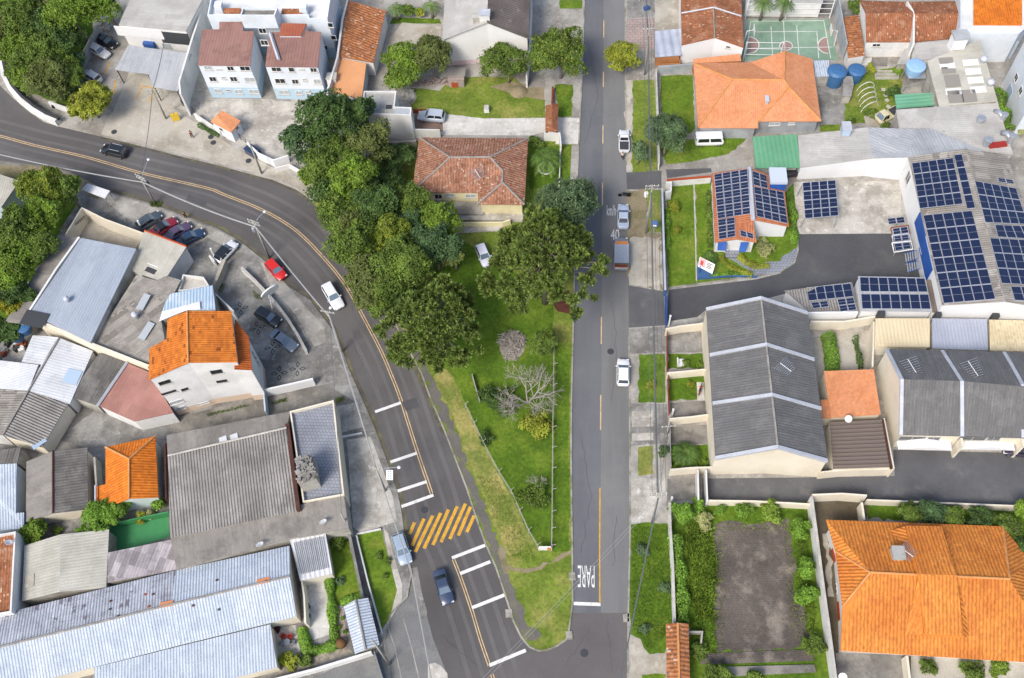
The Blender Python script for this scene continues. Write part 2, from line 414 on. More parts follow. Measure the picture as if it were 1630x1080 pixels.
def wallrun(mb, pts, t, z0, z1, mi=0):
    L_, R_ = [], []
    for i, p in enumerate(pts):
        if 0 < i < len(pts) - 1:
            d0 = (pts[i] - pts[i - 1]); d1 = (pts[i + 1] - pts[i]); d0 = Vector((d0.x, d0.y, 0)).normalized(); d1 = Vector((d1.x, d1.y, 0)).normalized()
            d = (d0 + d1).normalized(); k = 1 / max(.4, d.dot(d0))
        else:
            d = pts[min(i + 1, len(pts) - 1)] - pts[max(0, i - 1)]; d = Vector((d.x, d.y, 0)).normalized(); k = 1
        n = Vector((-d.y, d.x, 0)) * (t / 2 * k); L_.append(p + n); R_.append(p - n)
    zz = z1 if isinstance(z1, (list, tuple)) else [z1] * len(pts)
    def at(p, z): return Vector((p.x, p.y, z))
    for i in range(len(pts) - 1):
        a, b, c, d = R_[i], R_[i + 1], L_[i + 1], L_[i]
        mb.face([at(a, zz[i]), at(b, zz[i + 1]), at(c, zz[i + 1]), at(d, zz[i])], mi); mb.face([at(a, z0), at(b, z0), at(b, zz[i + 1]), at(a, zz[i])], mi); mb.face([at(c, z0), at(d, z0), at(d, zz[i]), at(c, zz[i + 1])], mi)
    for a, b, z in ((L_[0], R_[0], zz[0]), (R_[-1], L_[-1], zz[-1])): mb.face([at(a, z0), at(b, z0), at(b, z), at(a, z)], mi)
def wall(label, px, h, mat, t=.18, top=True, name='boundary_wall', cat='wall', cap=None, z0=0.0):
    """px along the top edge (top=True) or along the foot"""
    pts = [P(u, v, h if top else 0) for u, v in px]; c = sum(pts, Vector()) / len(pts)
    if cap:
        r = thing(name, (c.x, c.y, 0), label, cat); mb = MB(); wallrun(mb, pts, t, z0, h - .06); mb.build('wall_body', mat, r); m2 = MB(); wallrun(m2, pts, t + .1, h - .06, h); m2.build('coping', cap, r); return r
    mb = MB(); wallrun(mb, pts, t, z0, h); return tag(mb.build(name, mat), label, cat)
# ---------------------------------------------------------------- palette
mk('asphalt_dark', '#666362', '#5a5756', ns=.08, fine=.16, fs=9, rough=.9, bump=.25, stain='#74716f', sscale=.05, samt=.5)
mk('asphalt_right', '#727377', '#67686c', ns=.1, fine=.1, fs=8, rough=.9, bump=.2, stain='#7b7b7c', sscale=.06, samt=.6, aniso=(3.0, .25, 1))
mk('asphalt_right_lane', '#80807f', '#757574', ns=.1, fine=.1, fs=8, rough=.9, bump=.2, stain='#888785', sscale=.06, samt=.6, aniso=(3.0, .25, 1))
mk('asphalt_worn', '#726f6e', '#656261', ns=.08, fine=.14, fs=9, rough=.85, bump=.2)
mk('gutter_dirt', '#6b6459', '#585147', ns=.6, fine=.2, rough=1, bump=.3, stain='#7f8150', sscale=.5, samt=.6)
mk('asphalt_patch', '#5f5e5f', '#555455', ns=.3, fine=.15, fs=7, rough=.9, bump=.25)
mk('asphalt_junction', '#706b6a', '#635f5e', ns=.1, fine=.12, fs=8, rough=.9, bump=.2, stain='#5f5a5b', sscale=.07, samt=.4)
mk('asphalt_old', '#858583', '#757574', ns=.2, fine=.14, rough=.95, bump=.3, stain='#959590', sscale=.25, samt=.5)
mk('asphalt_lane', '#6b6b6c', '#5a5a5c', ns=.12, fine=.12, fs=7, rough=.85, bump=.3, stain='#8d8b86', sscale=.16, samt=.45, sthr=.6)
mk('tar', '#525254', '#5f5f60', ns=.1, fine=.12, rough=.7, bump=.25, stain='#77756f', sscale=.15, samt=.35, sthr=.62)
mk('ground', '#8f8a80', '#7d796f', ns=.15, fine=.15, rough=.95, stain='#6d6a62', sscale=.1)
mk('concrete', '#bab6ad', '#a09b92', ns=.25, fine=0.14, rough=.9, bump=.25, stain='#857f76', sscale=0.22, samt=0.75, sthr=.53)
mk('concrete_tan', '#c3bdb0', '#b3ab9b', ns=.15, fine=.1, rough=.9, bump=.25, stain='#938a7c', sscale=0.15, samt=.6, sthr=.56)
mk('concrete_light', '#d6d1c7', '#bdb7ac', ns=.3, fine=0.14, rough=.9, bump=.25, stain='#958f85', sscale=0.25, samt=0.75, sthr=.52, pat='brick', per=3.1, row=2.6)
mk('concrete_white', '#e3e0d9', '#d2cec6', ns=.3, fine=.08, rough=.8, bump=.15, stain='#a9a499', sscale=0.35, samt=0.65, pat='brick', per=2.6, row=2.2)
mk('concrete_grey', '#a9a7a1', '#8b8984', ns=.3, fine=0.16, rough=.9, bump=.3, stain='#6f6c67', sscale=0.22, samt=0.85, sthr=.5, pat='brick', per=2.4, row=1.9)
mk('concrete_dark', '#85817a', '#69665f', ns=.3, fine=.15, rough=.9, bump=.3, stain='#a29d94', sscale=0.22, samt=.7, sthr=.52)
mk('concrete_trim', '#cfcbc2', '#b5b1a9', ns=.8, rough=.8, bump=.1)
mk('kerb', '#b0aca2', '#8f8b82', ns=.5, rough=.9, bump=.2, stain='#6f7350', sscale=.5, samt=.7)
mk('dirt', '#9c8f74', '#877b62', ns=.3, fine=.2, rough=1, stain='#6f7040', sscale=.3, samt=.6)
mk('dirt_dark', '#6d6250', '#585040', ns=.4, fine=.2, rough=1)
mk('leaf_litter', '#6b4034', '#543228', ns=1.2, fine=.3, rough=1)
mk('path_tar', '#747069', '#67645e', ns=.2, fine=.15, rough=.95, stain='#8c8a5a', sscale=.35, samt=.5, sthr=.58)
mk('slabs_pink', '#bba79f', '#a89a94', ns=.4, pat='brick', per=.9, row=.6, rough=.9, bump=.2)
mk('patio_tile', '#a3a7b1', '#8f939d', ns=.3, pat='brick', per=.45, row=.45, rough=.5, bump=.25)
mk('pavers', '#766d65', '#5d5650', ns=.2, pat='brick', per=.42, row=.22, rough=.95, bump=0.3, stain='#a2978a', sscale=0.22, samt=0.65, sthr=0.56, fine=0.24)
mk('pavers_red', '#a48a7d', '#8f776c', ns=.3, pat='brick', per=.4, row=.2, rough=.95, bump=.3)
mk('lawn', '#6c8826', '#58731b', ns=0.25, fine=0.32, fs=2.2, rough=1, bump=.9, stain='#8a9138', sscale=0.2, samt=.6)
mk('lawn_dark', '#5d7c1e', '#4b6716', ns=0.25, fine=0.34, fs=2.2, rough=1, bump=.9, stain='#75892b', sscale=0.18, samt=.7)
mk('lawn_dry', '#90924a', '#74803a', ns=.22, fine=0.32, fs=2.2, rough=1, bump=.9, stain='#b5a468', sscale=.2, samt=.7, sthr=.54)
mk('lawn_worn', '#7b8d35', '#647828', ns=0.25, fine=0.32, fs=2.2, rough=1, bump=.9, stain='#a69c5a', sscale=0.22, samt=.55, sthr=0.55)
mk('court_green', '#93ae98', '#819c86', ns=.25, fine=.06, rough=.7, bump=.1, stain='#6f8c76', sscale=.2, samt=0.7)
mk('court_vivid', '#4b9a62', '#438c58', ns=.3, fine=.05, rough=.6, bump=.1)
mk('court_pink', '#a98c84', '#947a74', ns=.4, rough=.8, bump=.1)
mk('paint_yellow', '#e8b340', '#d19c34', ns=1.5, fine=.2, rough=.7, bump=.1, stain='#9b7f4a', sscale=1.2, samt=.6, sthr=.6)
mk('paint_yellow_soft', '#e4c79a', '#cfae7f', ns=1.2, fine=.15, rough=.7, bump=.1, stain='#9b8a6a', sscale=.8, samt=.5, sthr=.58)
mk('paint_white', '#f4f3ef', '#e2e0da', ns=1.2, fine=.1, rough=.7, bump=.1, stain='#b5b2ac', sscale=1.0, samt=.5, sthr=.6)
# walls
mk('w_white', '#f3f2ee', '#e4e3df', ns=.3, fine=.04, fs=3, rough=.8, bump=.05, stain='#c9c7c1', sscale=0.35, samt=0.55, sthr=.58, aniso=(1, 1, .3))
mk('w_white_clean', '#f6f6f5', '#edeeee', ns=.3, fine=.03, fs=3, rough=.7, bump=.04)
mk('w_bluewhite', '#eef3f8', '#e0e8ef', ns=.3, fine=.03, fs=3, rough=.8, bump=.04, band=(2.55, '#bcd6e6'))
mk('w_bluewhite_plain', '#eef3f8', '#dfe7ee', ns=.3, fine=.03, rough=.8, bump=.04, stain='#c4ccd2', sscale=.25, samt=.4)
mk('w_cream', '#f3ead6', '#e9dfc9', ns=.25, fine=.04, rough=.8, bump=.05, stain='#d8cbb2', sscale=0.35, samt=0.5, sthr=.6)
mk('w_cream2', '#efe4b9', '#e2d7ad', ns=.25, fine=.05, rough=.8, bump=.05, stain='#c9bf9a', sscale=.25, samt=.5)
mk('w_stained', '#f6f5f2', '#ebeae6', ns=.2, fine=.05, rough=.85, bump=.06, stain='#d3d1cb', sscale=.2, samt=0.5, sthr=.54, band=(1.5, '#e6cdb5'))
mk('w_pinkbase', '#f4f3f0', '#e9e7e4', ns=.2, fine=.04, rough=.8, bump=.05, band=(1.1, '#e5cdd0'))
mk('w_grey', '#b6babd', '#a5a9ac', ns=.3, fine=.06, rough=.85, bump=.06, stain='#8d9092', sscale=.3)
mk('w_bluegrey', '#cbd6df', '#b9c6d0', ns=.3, fine=.05, rough=.8, bump=.05)
mk('w_mint', '#dcebe6', '#cfe0da', ns=.3, fine=.04, rough=.8, bump=.05)
mk('w_blue', '#2c5faf', '#2855a0', ns=.4, fine=.06, rough=.6, bump=.05)
mk('w_fenceblue', '#4a6f9f', '#40628e', ns=.4, fine=.08, rough=.6, bump=.1)
mk('w_orange', '#c98d5c', '#b67d50', ns=.4, fine=.08, rough=.8)
mk('w_brickred', '#a4533a', '#8c4632', ns=.5, pat='brick', per=.3, row=.1, rough=.9, bump=.3)
mk('w_stone', '#b4ab9a', '#8e8678', ns=1.4, fine=.2, rough=.95, bump=.6, stain='#6f6a5e', sscale=1.2)
mk('w_dirty', '#c8c3b8', '#a9a59b', ns=.4, fine=.12, rough=.9, bump=.2, stain='#807c72', sscale=.3, samt=.7)
# roofs
mk('r_brown', '#a37d73', '#936d63', ns=.25, uv=True, pat='corr', per=.5, fine=.08, rough=.8, bump=0.25, stain='#7b5a53', sscale=.3, samt=.6, aniso=(2, .3, 1))
mk('r_brown_tile', '#ab7b62', '#94654e', ns=.5, uv=True, pat='tile', per=.42, row=.5, cell=(.21, .42), cv=0.28, rough=.9, bump=0.6, stain='#dac8b6', sscale=1.6, samt=0.5, sthr=0.6, spots=(0.22, 0.25, 0.975, '#cdbaa8'))
mk('r_rust_tile', '#b4754a', '#99613e', ns=.5, uv=True, pat='tile', per=.5, row=.45, cell=(.25, .45), cv=.3, rough=.9, bump=0.6, stain='#d8c4ae', sscale=1.5, samt=0.4, sthr=0.6, spots=(0.25, 0.3, 0.98, '#d8c2aa'))
mk('r_rust_dark', '#a86c4b', '#8d5a3c', ns=.4, uv=True, pat='tile', per=.36, row=.4, cell=(.18, .4), cv=.2, rough=.9, bump=0.4, stain='#d2b194', sscale=0.5, samt=0.4, sthr=0.58, spots=(0.22, 0.3, 0.985, '#d0b598'))
mk('r_orange', '#e09c70', '#d98f62', ns=.3, uv=True, pat='tile', per=.34, row=.36, cell=(.34, .36), cv=0.1, rough=.75, bump=0.25, fine=0.06, stain='#c07a52', sscale=0.4, samt=0.35)
mk('r_orange_se', '#e2903f', '#cf7a30', ns=.2, uv=True, pat='tile', per=.42, row=.42, cell=(.21, .42), cv=0.2, rough=.7, bump=0.55, fine=0.09, stain='#b9652f', sscale=0.45, samt=0.45, sthr=0.57)
mk('r_orange_bright', '#ea8526', '#dd7720', ns=.3, uv=True, pat='tile', per=.38, row=.42, cell=(.38, .42), cv=0.18, rough=.75, bump=0.45, fine=.05, stain='#b0601f', sscale=0.5, samt=0.4)
mk('r_orange_worn', '#e0832f', '#d0722a', ns=.3, uv=True, pat='tile', per=.33, row=.4, cell=(.66, .4), cv=.2, rough=.8, bump=0.4, fine=.08, stain='#b3601f', sscale=0.5, samt=0.5, sthr=0.57, aniso=(.5, 2.0, 1), spots=(0.55, 0.3, 0.95, '#7a4018'))
mk('r_terracotta_flat', '#e7a877', '#dd9d6c', ns=.3, fine=.05, rough=.8, bump=.05)
mk('r_terracotta_sheet', '#b28377', '#a27469', ns=.3, uv=True, pat='corr', per=.4, cell=(1.1, 2.4), cv=0.09, rough=.85, bump=0.25, fine=.07)
mk('r_grey_old', '#aca69d', '#9b948b', ns=.25, uv=True, pat='corr', per=.36, cell=(1.1, 2.3), cv=0.24, rough=.95, bump=0.45, stain='#7f7971', sscale=.4, samt=.6, spots=(1.1, 2.3, 0.93, '#7a746d'))
mk('r_grey_warm', '#a8a39d', '#928d87', ns=.2, uv=True, pat='corr', per=.38, cell=(1.1, 6), cv=.07, rough=.9, bump=0.9, stain='#76716c', sscale=.25, samt=.6, fine=0.12)
mk('r_grey_strip', '#a09a92', '#8c8780', ns=.2, uv=True, cell=(1.6, 9), cv=.06, rough=.9, bump=.3, stain='#6d6963', sscale=.3, samt=.6, aniso=(1.5, .3, 1), fine=0.12)
mk('r_grey_dark', '#74716c', '#63605c', ns=.25, uv=True, pat='corr', per=.4, cell=(1.1, 2.3), cv=0.2, rough=.95, bump=0.4, stain='#8e8a84', sscale=.3, samt=.6)
mk('r_grey_row', '#706f6f', '#605f5f', ns=.3, uv=True, pat='corr', per=.38, cell=(1.1, 2.0), cv=.08, rough=.9, bump=0.22, stain='#8b8a88', sscale=.3, samt=.5, fine=0.14)
mk('r_grey_brown', '#7c7068', '#6a5f58', ns=.3, uv=True, pat='corr', per=.4, cell=(1.1, 1.6), cv=.15, rough=.95, bump=.6, stain='#a29a92', sscale=.4, samt=.6, sthr=.6)
mk('r_patch', '#b3abad', '#9f989b', ns=.3, uv=True, pat='corr', per=.4, cell=(.9, 1.8), cv=0.38, rough=.95, bump=0.3, stain='#77706f', sscale=.5, samt=.6)
mk('r_beige', '#cbc7ba', '#bab6a9', ns=.2, uv=True, pat='corr', per=.4, cell=(1.2, 5), cv=.05, rough=.85, bump=0.18, stain='#a7a496', sscale=.2, samt=.5, fine=0.1)
mk('r_lightgrey', '#c6c3bd', '#b4b1ab', ns=.25, uv=True, pat='corr', per=.4, cell=(1.2, 3), cv=0.09, rough=.9, bump=0.12, stain='#a8a49e', sscale=.22, samt=.6, fine=0.1)
mk('r_whiteold', '#dfe1e2', '#cfd1d3', ns=.25, uv=True, pat='corr', per=.42, cell=(1.1, 3), cv=.05, rough=.8, bump=0.2, stain='#a9abad', sscale=.3, samt=.5, sthr=.58)
mk('r_bluemetal', '#b4bcc7', '#a6afbb', ns=.15, uv=True, pat='corr', per=.42, cell=(1.05, 30), cv=.04, rough=.45, bump=0.4, spec=.5, stain='#98a1ad', sscale=.2, samt=.5, aniso=(1.5, .2, 1))
mk('r_bluewhite', '#cdd6e0', '#bec8d4', ns=.2, uv=True, pat='tile', per=.36, row=.9, cell=(.36, .9), cv=.07, rough=.75, bump=0.6, stain='#a6b1c0', sscale=.3, samt=.5)
mk('r_bluewhite_worn', '#c4c8d0', '#b0b4bd', ns=.25, uv=True, pat='tile', per=.36, row=.9, cell=(.36, .9), cv=.12, rough=.8, bump=0.6, stain='#8d8a93', sscale=.6, samt=.7, sthr=.57, spots=(0.36, 0.9, 0.98, '#6d6470'))
mk('r_blue_canopy', '#bfd3e6', '#adc3d8', ns=.2, uv=True, pat='corr', per=.45, rough=.4, bump=.6, stain='#d8e2ec', sscale=.3, samt=.6)
mk('r_metal_grey', '#bfc1c3', '#adafb1', ns=.15, uv=True, pat='corr', per=.5, cell=(1.1, 30), cv=.04, rough=.5, bump=0.2, stain='#93979b', sscale=.2, samt=.5, aniso=(1.5, .3, 1))
mk('r_green', '#70ad84', '#629b75', ns=.2, uv=True, pat='corr', per=.7, rough=.6, bump=0.3, stain='#7fb892', sscale=.4, samt=.5)
mk('r_green_light', '#79b592', '#6ba684', ns=.2, uv=True, pat='corr', per=.7, rough=.6, bump=.4)
mk('r_cream_metal', '#ead9b4', '#ddcba6', ns=.2, uv=True, pat='corr', per=.5, rough=.6, bump=0.25)
mk('r_cream_tile', '#e2d2ae', '#d2c19c', ns=.3, uv=True, pat='tile', per=.4, row=.5, cell=(.4, .5), cv=.12, rough=.8, bump=0.3, stain='#9b8a6c', sscale=1.0, samt=.6, sthr=.63)
mk('r_bluegrey_tile', '#b3b8c6', '#a6abb9', ns=.2, uv=True, pat='tile', per=.45, row=.45, rough=.5, bump=0.25)
mk('r_whitemetal', '#e9e9ea', '#dcdcde', ns=.2, uv=True, pat='corr', per=.6, rough=.5, bump=.6)
mk('r_white', '#f3f3f2', '#e6e6e5', ns=.3, fine=.04, rough=.7, bump=.05, stain='#c8c8c6', sscale=.3, samt=.4)
mk('r_slab', '#b4b3ad', '#a09f99', ns=.3, fine=.1, rough=.9, bump=.15, stain='#7e7d78', sscale=.3, samt=.6)
mk('r_solarhouse', '#c9805a', '#b8724f', ns=.4, uv=True, pat='tile', per=.36, row=.4, cell=(.36, .4), cv=.15, rough=.85, bump=.6)
mk('r_stripe', '#c9cfdb', '#aab1bf', ns=.3, uv=True, pat='corr', per=1.3, rough=.6, bump=1.0)
mk('ridge', '#b98f78', '#a47c66', ns=.8, rough=.9)
mk('ridge_grey', '#a9a49d', '#8f8a84', ns=.8, rough=.9)
mk('ridge_orange', '#e3a266', '#d18f54', ns=.8, rough=.85)
mk('flash_white', '#c8ccd4', '#b6bac2', ns=.5, rough=.6, bump=.05)
mk('gutter', '#5f3b33', '#4d3029', ns=.5, rough=.6)
# misc
plain('frame_white', '#e9e9e7'); plain('frame_dark', '#3a3b3d'); plain('pane', '#3f4650', .12, .8); plain('pane_dark', '#24272c', .12, .8); plain('pane_teal', '#2f6b68', .15, .7); plain('pane_pale', '#b9bfc2', .25, .6)
plain('glass_painted_sky', '#6d7f8f', .08, .9); plain('solar', '#1f2947', .14, .7); plain('solar_light', '#8f98b8', .3, .5); plain('alu', '#c6cad6', .4, .6, 0); plain('steel', '#9a9da1', .4, .6, .4); plain('zinc', '#c3c8cd', .35, .6, .5)  # windscreen glass: sky reflection painted in as a lighter bluish base colour
plain('tyre', '#1e1e20', .9, .2); plain('rim', '#a5a8ab', .35, .6, .5); plain('glass', '#20272e', .08, .9); plain('lamp', '#eef0f0', .2, .7); plain('tail', '#a51d1d', .3, .6); plain('black', '#1b1b1d', .6, .4); plain('darkgrey', '#45474a', .7, .3)
plain('pole_conc', '#a9a69d', .9, .2); plain('cable', '#6a6c6e', .7, .2); plain('cable_light', '#a7a8a6', .7, .2); plain('wood', '#7a5a3d', .8, .2); plain('rust', '#8f4f36', .8, .2); plain('redpaint', '#a6332b', .5, .4); plain('tank_blue', '#42709f', .5, .4); plain('bark_white', '#cfc8bd', .95, .1); plain('tank_pale', '#9ec4e6', .5, .4)
plain('skin', '#b98d6f', .6, .3, 0, .9); plain('hair', '#2a211c', .7, .2); plain('cl_red', '#b04a3d', .8, .1); plain('cl_dark', '#2d2f36', .8, .1); plain('cl_white', '#dedede', .8, .1); plain('cl_brown', '#5d4030', .8, .1); plain('cl_blue', '#3d5a86', .8, .1)
plain('sign_white', '#f2f2ef', .5, .4); plain('sign_yellow', '#e7c33f', .5, .4); plain('sign_pink', '#d9a7ae', .5, .4); plain('sign_red', '#c0392e', .5, .4); plain('sign_blue', '#3a63a8', .5, .4); plain('sign_orange', '#d98a4a', .5, .4); plain('blue_tarp', '#2f5aa0', .6, .3); plain('terracotta', '#b4532f', .8, .2)
plain('bark', '#8a8073', .95, .1); plain('bark_dark', '#5d5347', .95, .1); plain('bark_pale', '#b3aba0', .95, .1)
LEAF = dict(
    lf_mid=((.06, .105, .016), (.175, .25, .042)), lf_dark=((.036, .075, .018), (.11, .18, .045)), lf_bright=((.084, .155, .016), (.22, .32, .04)),
    lf_yellow=((.085, .13, .016), (.18, .24, .024), (.38, .34, .05)), lf_yellowtip=((.048, .09, .014), (.145, .21, .03), (.31, .34, .06)),
    lf_olive=((.075, .105, .023), (.18, .21, .06)), lf_arauc=((.048, .085, .018), (.23, .3, .065)), lf_grey=((.06, .11, .045), (.15, .22, .1)),
    lf_blueg=((.035, .08, .03), (.115, .19, .07)), lf_hedge=((.09, .19, .018), (.215, .36, .048)), lf_lime=((.155, .19, .018), (.35, .37, .046)),
    lf_flower=((.115, .16, .016), (.27, .25, .016), (.48, .37, .022)), lf_pale=((.25, .27, .082), (.39, .4, .19)), lf_palm=((.066, .14, .026), (.165, .255, .05)),
    lf_tall=((.11, .2, .02), (.28, .38, .06)), lf_red=((.085, .023, .017), (.17, .045, .04)), lf_dead=((.21, .19, .165), (.32, .29, .26)))
for _k, _v in LEAF.items(): leafmat(_k, *[q + (1,) for q in _v])

# ---------------------------------------------------------------- plants
def crown_mesh(name, seed, R, Hc, mat, n, leaf, lumps=9, flatb=.35, outl=.22, fill=.25):
    """foliage: lumps spread over an ellipsoid, each covered by small leaf clumps; R=1 unit, Hc crown height"""
    r = random.Random(seed); L_ = []; sq = r.uniform(.85, 1.0)
    for i in range(lumps):
        a = r.uniform(0, 2 * math.pi); el = math.asin(r.uniform(-.15, 1)); q = r.uniform(.5, .82)
        L_.append((Vector((math.cos(a) * math.cos(el) * q * R, math.sin(a) * math.cos(el) * q * R * sq, Hc * (.4 + .42 * math.sin(el)))), r.uniform(.17, .42) * R))
    L_.append((Vector((0, 0, Hc * .5)), .55 * R)); vs, fs = [], []
    wts = [b * b for _, b in L_]
    for i in range(n):
        c, rad = r.choices(L_, wts)[0]
        d = Vector((r.gauss(0, 1), r.gauss(0, 1), r.gauss(0, 1))).normalized()
        if d.z < -flatb: d.z = -d.z
        k = r.uniform(1 - fill, 1.0) ** .6 + (r.random() ** 4) * outl * 1.3
        p = c + Vector((d.x * rad, d.y * rad, d.z * rad * min(1.0, Hc / R * .62))) * k
        p = p + mnoise.noise_vector(Vector((p.x * 1.9 / R + seed, p.y * 1.9 / R, p.z * 1.9 / R))) * R * .2 + mnoise.noise_vector(Vector((p.x * 5 / R, p.y * 5 / R + seed, p.z * 5 / R))) * R * .1
        nn = (d + Vector((r.gauss(0, .55), r.gauss(0, .55), r.gauss(0, .55) + .25))).normalized()
        a = nn.cross(Vector((r.gauss(0, 1), r.gauss(0, 1), r.gauss(0, 1)))).normalized(); b = nn.cross(a); s = leaf * r.uniform(.6, 1.35)
        i0 = len(vs); bend = nn * s * .25
        vs += [p - a * s * .5, p + b * s * .32 - bend, p + a * s * .55, p - b * s * .32 - bend]; fs.append((i0, i0 + 1, i0 + 2, i0 + 3))
    me = bpy.data.meshes.new(name); me.from_pydata([tuple(q) for q in vs], [], fs); me.materials.append(mat); me.update(); return me
CACHE = {}
def trunk_mb(h, r0, R, seed, nl=6, z1=None):
    r = random.Random(seed); mb = MB(); top = Vector((r.uniform(-.3, .3), r.uniform(-.3, .3), h * .8))
    mb.tube([(0, 0, 0), (0, 0, h * .12), tuple(top * .5), tuple(top)], [r0 * 1.35, r0, r0 * .75, r0 * .35], 8)
    for i in range(nl):
        a = i * 2 * math.pi / nl + r.uniform(-.3, .3); s = top * r.uniform(.45, .9); e = s + Vector((math.cos(a), math.sin(a), .55)) * R * r.uniform(.5, .75)
        mb.tube([s, (s + e) / 2 + Vector((0, 0, .3)), e], [r0 * .45, r0 * .3, r0 * .1], 5)
    return mb
def tree(name, label, u, v, rpx, h, leaf='lf_mid', seed=0, n=4200, leafsz=.46, bark='bark', squash=1.0, ch=None, cat='tree', group=None, z0=0.0, lumps=17, key=None):
    """(u, v) = middle of the crown as seen, rpx = crown radius in photo pixels"""
    ch = ch or .6; zc = h * (1 - ch / 2) + z0; p = P(u, v, zc); R = rpx / ppm(u, v, zc)
    t = thing(name, (p.x, p.y, z0), label, cat, group, rz=rnd.uniform(0, 6.28)); Hc = h * ch
    me = crown_mesh('crown', seed or rnd.randint(1, 9999), R * 1.03, Hc, MATS[leaf], int(n * 2.5), leafsz * .82, lumps)
    for vv in me.vertices: vv.co.z += h - Hc * 1.05; vv.co.y *= squash
    o = bpy.data.objects.new('crown', me); COL.objects.link(o); o.parent = t
    trunk_mb(h, max(.1, h * .025), R, seed + 5).build('trunk', MATS[bark], t, local=True, smooth=True); return t
def bush(label, u, v, rpx, h, leaf='lf_mid', n=900, leafsz=.3, name='bush', cat='bush', sx=1.0, rz=0.0, group=None, z0=0.0, lumps=7):
    p = P(u, v, h * .5 + z0); R = rpx / ppm(u, v, h * .5); me = crown_mesh(name, rnd.randint(1, 9999), R, h * 1.15, MATS[leaf], n, leafsz, lumps, flatb=.1)
    o = bpy.data.objects.new(name, me); COL.objects.link(o); o.location = (p.x, p.y, z0 - h * .12); o.scale = (sx, 1, 1); o.rotation_euler = (0, 0, rz); return tag(o, label, cat, group)
def hedge(label, px, w_, h, leaf='lf_hedge', n=2500, leafsz=.28, name='hedge', top=True, z0=0.0):
    pts = [P(u, v, h if top else 0) for u, v in px]; vs, fs = [], []; seg = [(pts[i], pts[i + 1]) for i in range(len(pts) - 1)]; wt = [(b - a).length for a, b in seg]
    ph = rnd.uniform(0, 9)
    for i in range(n):
        a, b = rnd.choices(seg, wt)[0]; t = rnd.random(); c = a.lerp(b, t); d = (b - a).normalized(); nr = Vector((-d.y, d.x, 0)); th = rnd.uniform(0, math.pi)
        lump = .82 + .25 * math.sin(c.x * 1.9 + ph) * math.sin(c.y * 1.7 + ph * 2) + rnd.uniform(-.12, .12)
        o = nr * (w_ / 2 * math.cos(th) * lump) ; z = z0 + h * (.15 + .85 * math.sin(th)) * lump * rnd.uniform(.75, 1.05); p = Vector((c.x, c.y, z)) + o
        nn = (nr * math.cos(th) + Vector((0, 0, .4 + math.sin(th))) + Vector((rnd.gauss(0, .45), rnd.gauss(0, .45), rnd.gauss(0, .3)))).normalized()
        A = nn.cross(Vector((rnd.gauss(0, 1), rnd.gauss(0, 1), rnd.gauss(0, 1)))).normalized(); B = nn.cross(A); s = leafsz * rnd.uniform(.6, 1.3); i0 = len(vs)
        vs += [p - A * s * .5, p + B * s * .34, p + A * s * .5, p - B * s * .34]; fs.append((i0, i0 + 1, i0 + 2, i0 + 3))
    me = bpy.data.meshes.new(name); me.from_pydata([tuple(q) for q in vs], [], fs); me.materials.append(MATS[leaf]); o = bpy.data.objects.new(name, me); COL.objects.link(o); return tag(o, label, 'hedge')
def araucaria(label, u, v, rpx, h, seed, nt=150, leaf='lf_arauc', tr=.98):
    r = random.Random(seed); p = P(u, v, h * .8); R = rpx / ppm(u, v, h * .8); t = thing('araucaria_tree', (p.x, p.y, 0), label, 'tree', None)
    mb = MB(); mb.tube([(0, 0, 0), (0, 0, h * .5), (0, 0, h * .93)], [.5, .4, .14], 9); vs, fs = [], []
    ph = [r.uniform(0, 6.28) for _ in range(3)]
    for k in range(nt):
        a = r.uniform(0, 6.283); q = math.sqrt(r.random()); lim = R * (.86 + .1 * math.sin(3 * a + ph[0]) + .07 * math.sin(7 * a + ph[1])); d = Vector((math.cos(a), math.sin(a), 0))
        c = d * lim * q + Vector((0, 0, h * (.66 + .3 * (1 - q * q)) + r.uniform(-.12, .06) * h)); sz = r.uniform(.6, 1.15); s = Vector((0, 0, max(h * .45, c.z - lim * q * .18)))
        if q > .25 and k % 2: mb.tube([s, s.lerp(c, .55) - Vector((0, 0, .2)), c], [.11, .08, .04], 5)
        rad = tr * sz
        for _ in range(int(150 * sz)):
            dd = Vector((r.gauss(0, 1), r.gauss(0, 1), r.gauss(0, .8) + .6)).normalized(); st = c + dd * rad * r.uniform(.1, .35); en = c + dd * rad * r.uniform(.65, 1.15)
            sd_ = dd.cross(Vector((r.gauss(0, 1), r.gauss(0, 1), r.gauss(0, 1)))).normalized() * .11; i0 = len(vs)
            vs += [st - sd_ * .5, st.lerp(en, .6) - sd_, en, st.lerp(en, .6) + sd_]; fs.append((i0, i0 + 1, i0 + 2, i0 + 3))
    mb.build('trunk', MATS['bark'], t, local=True, smooth=True)
    me = bpy.data.meshes.new('crown'); me.from_pydata([tuple(q) for q in vs], [], fs); me.materials.append(MATS[leaf]); o = bpy.data.objects.new('crown', me); COL.objects.link(o); o.parent = t; return t
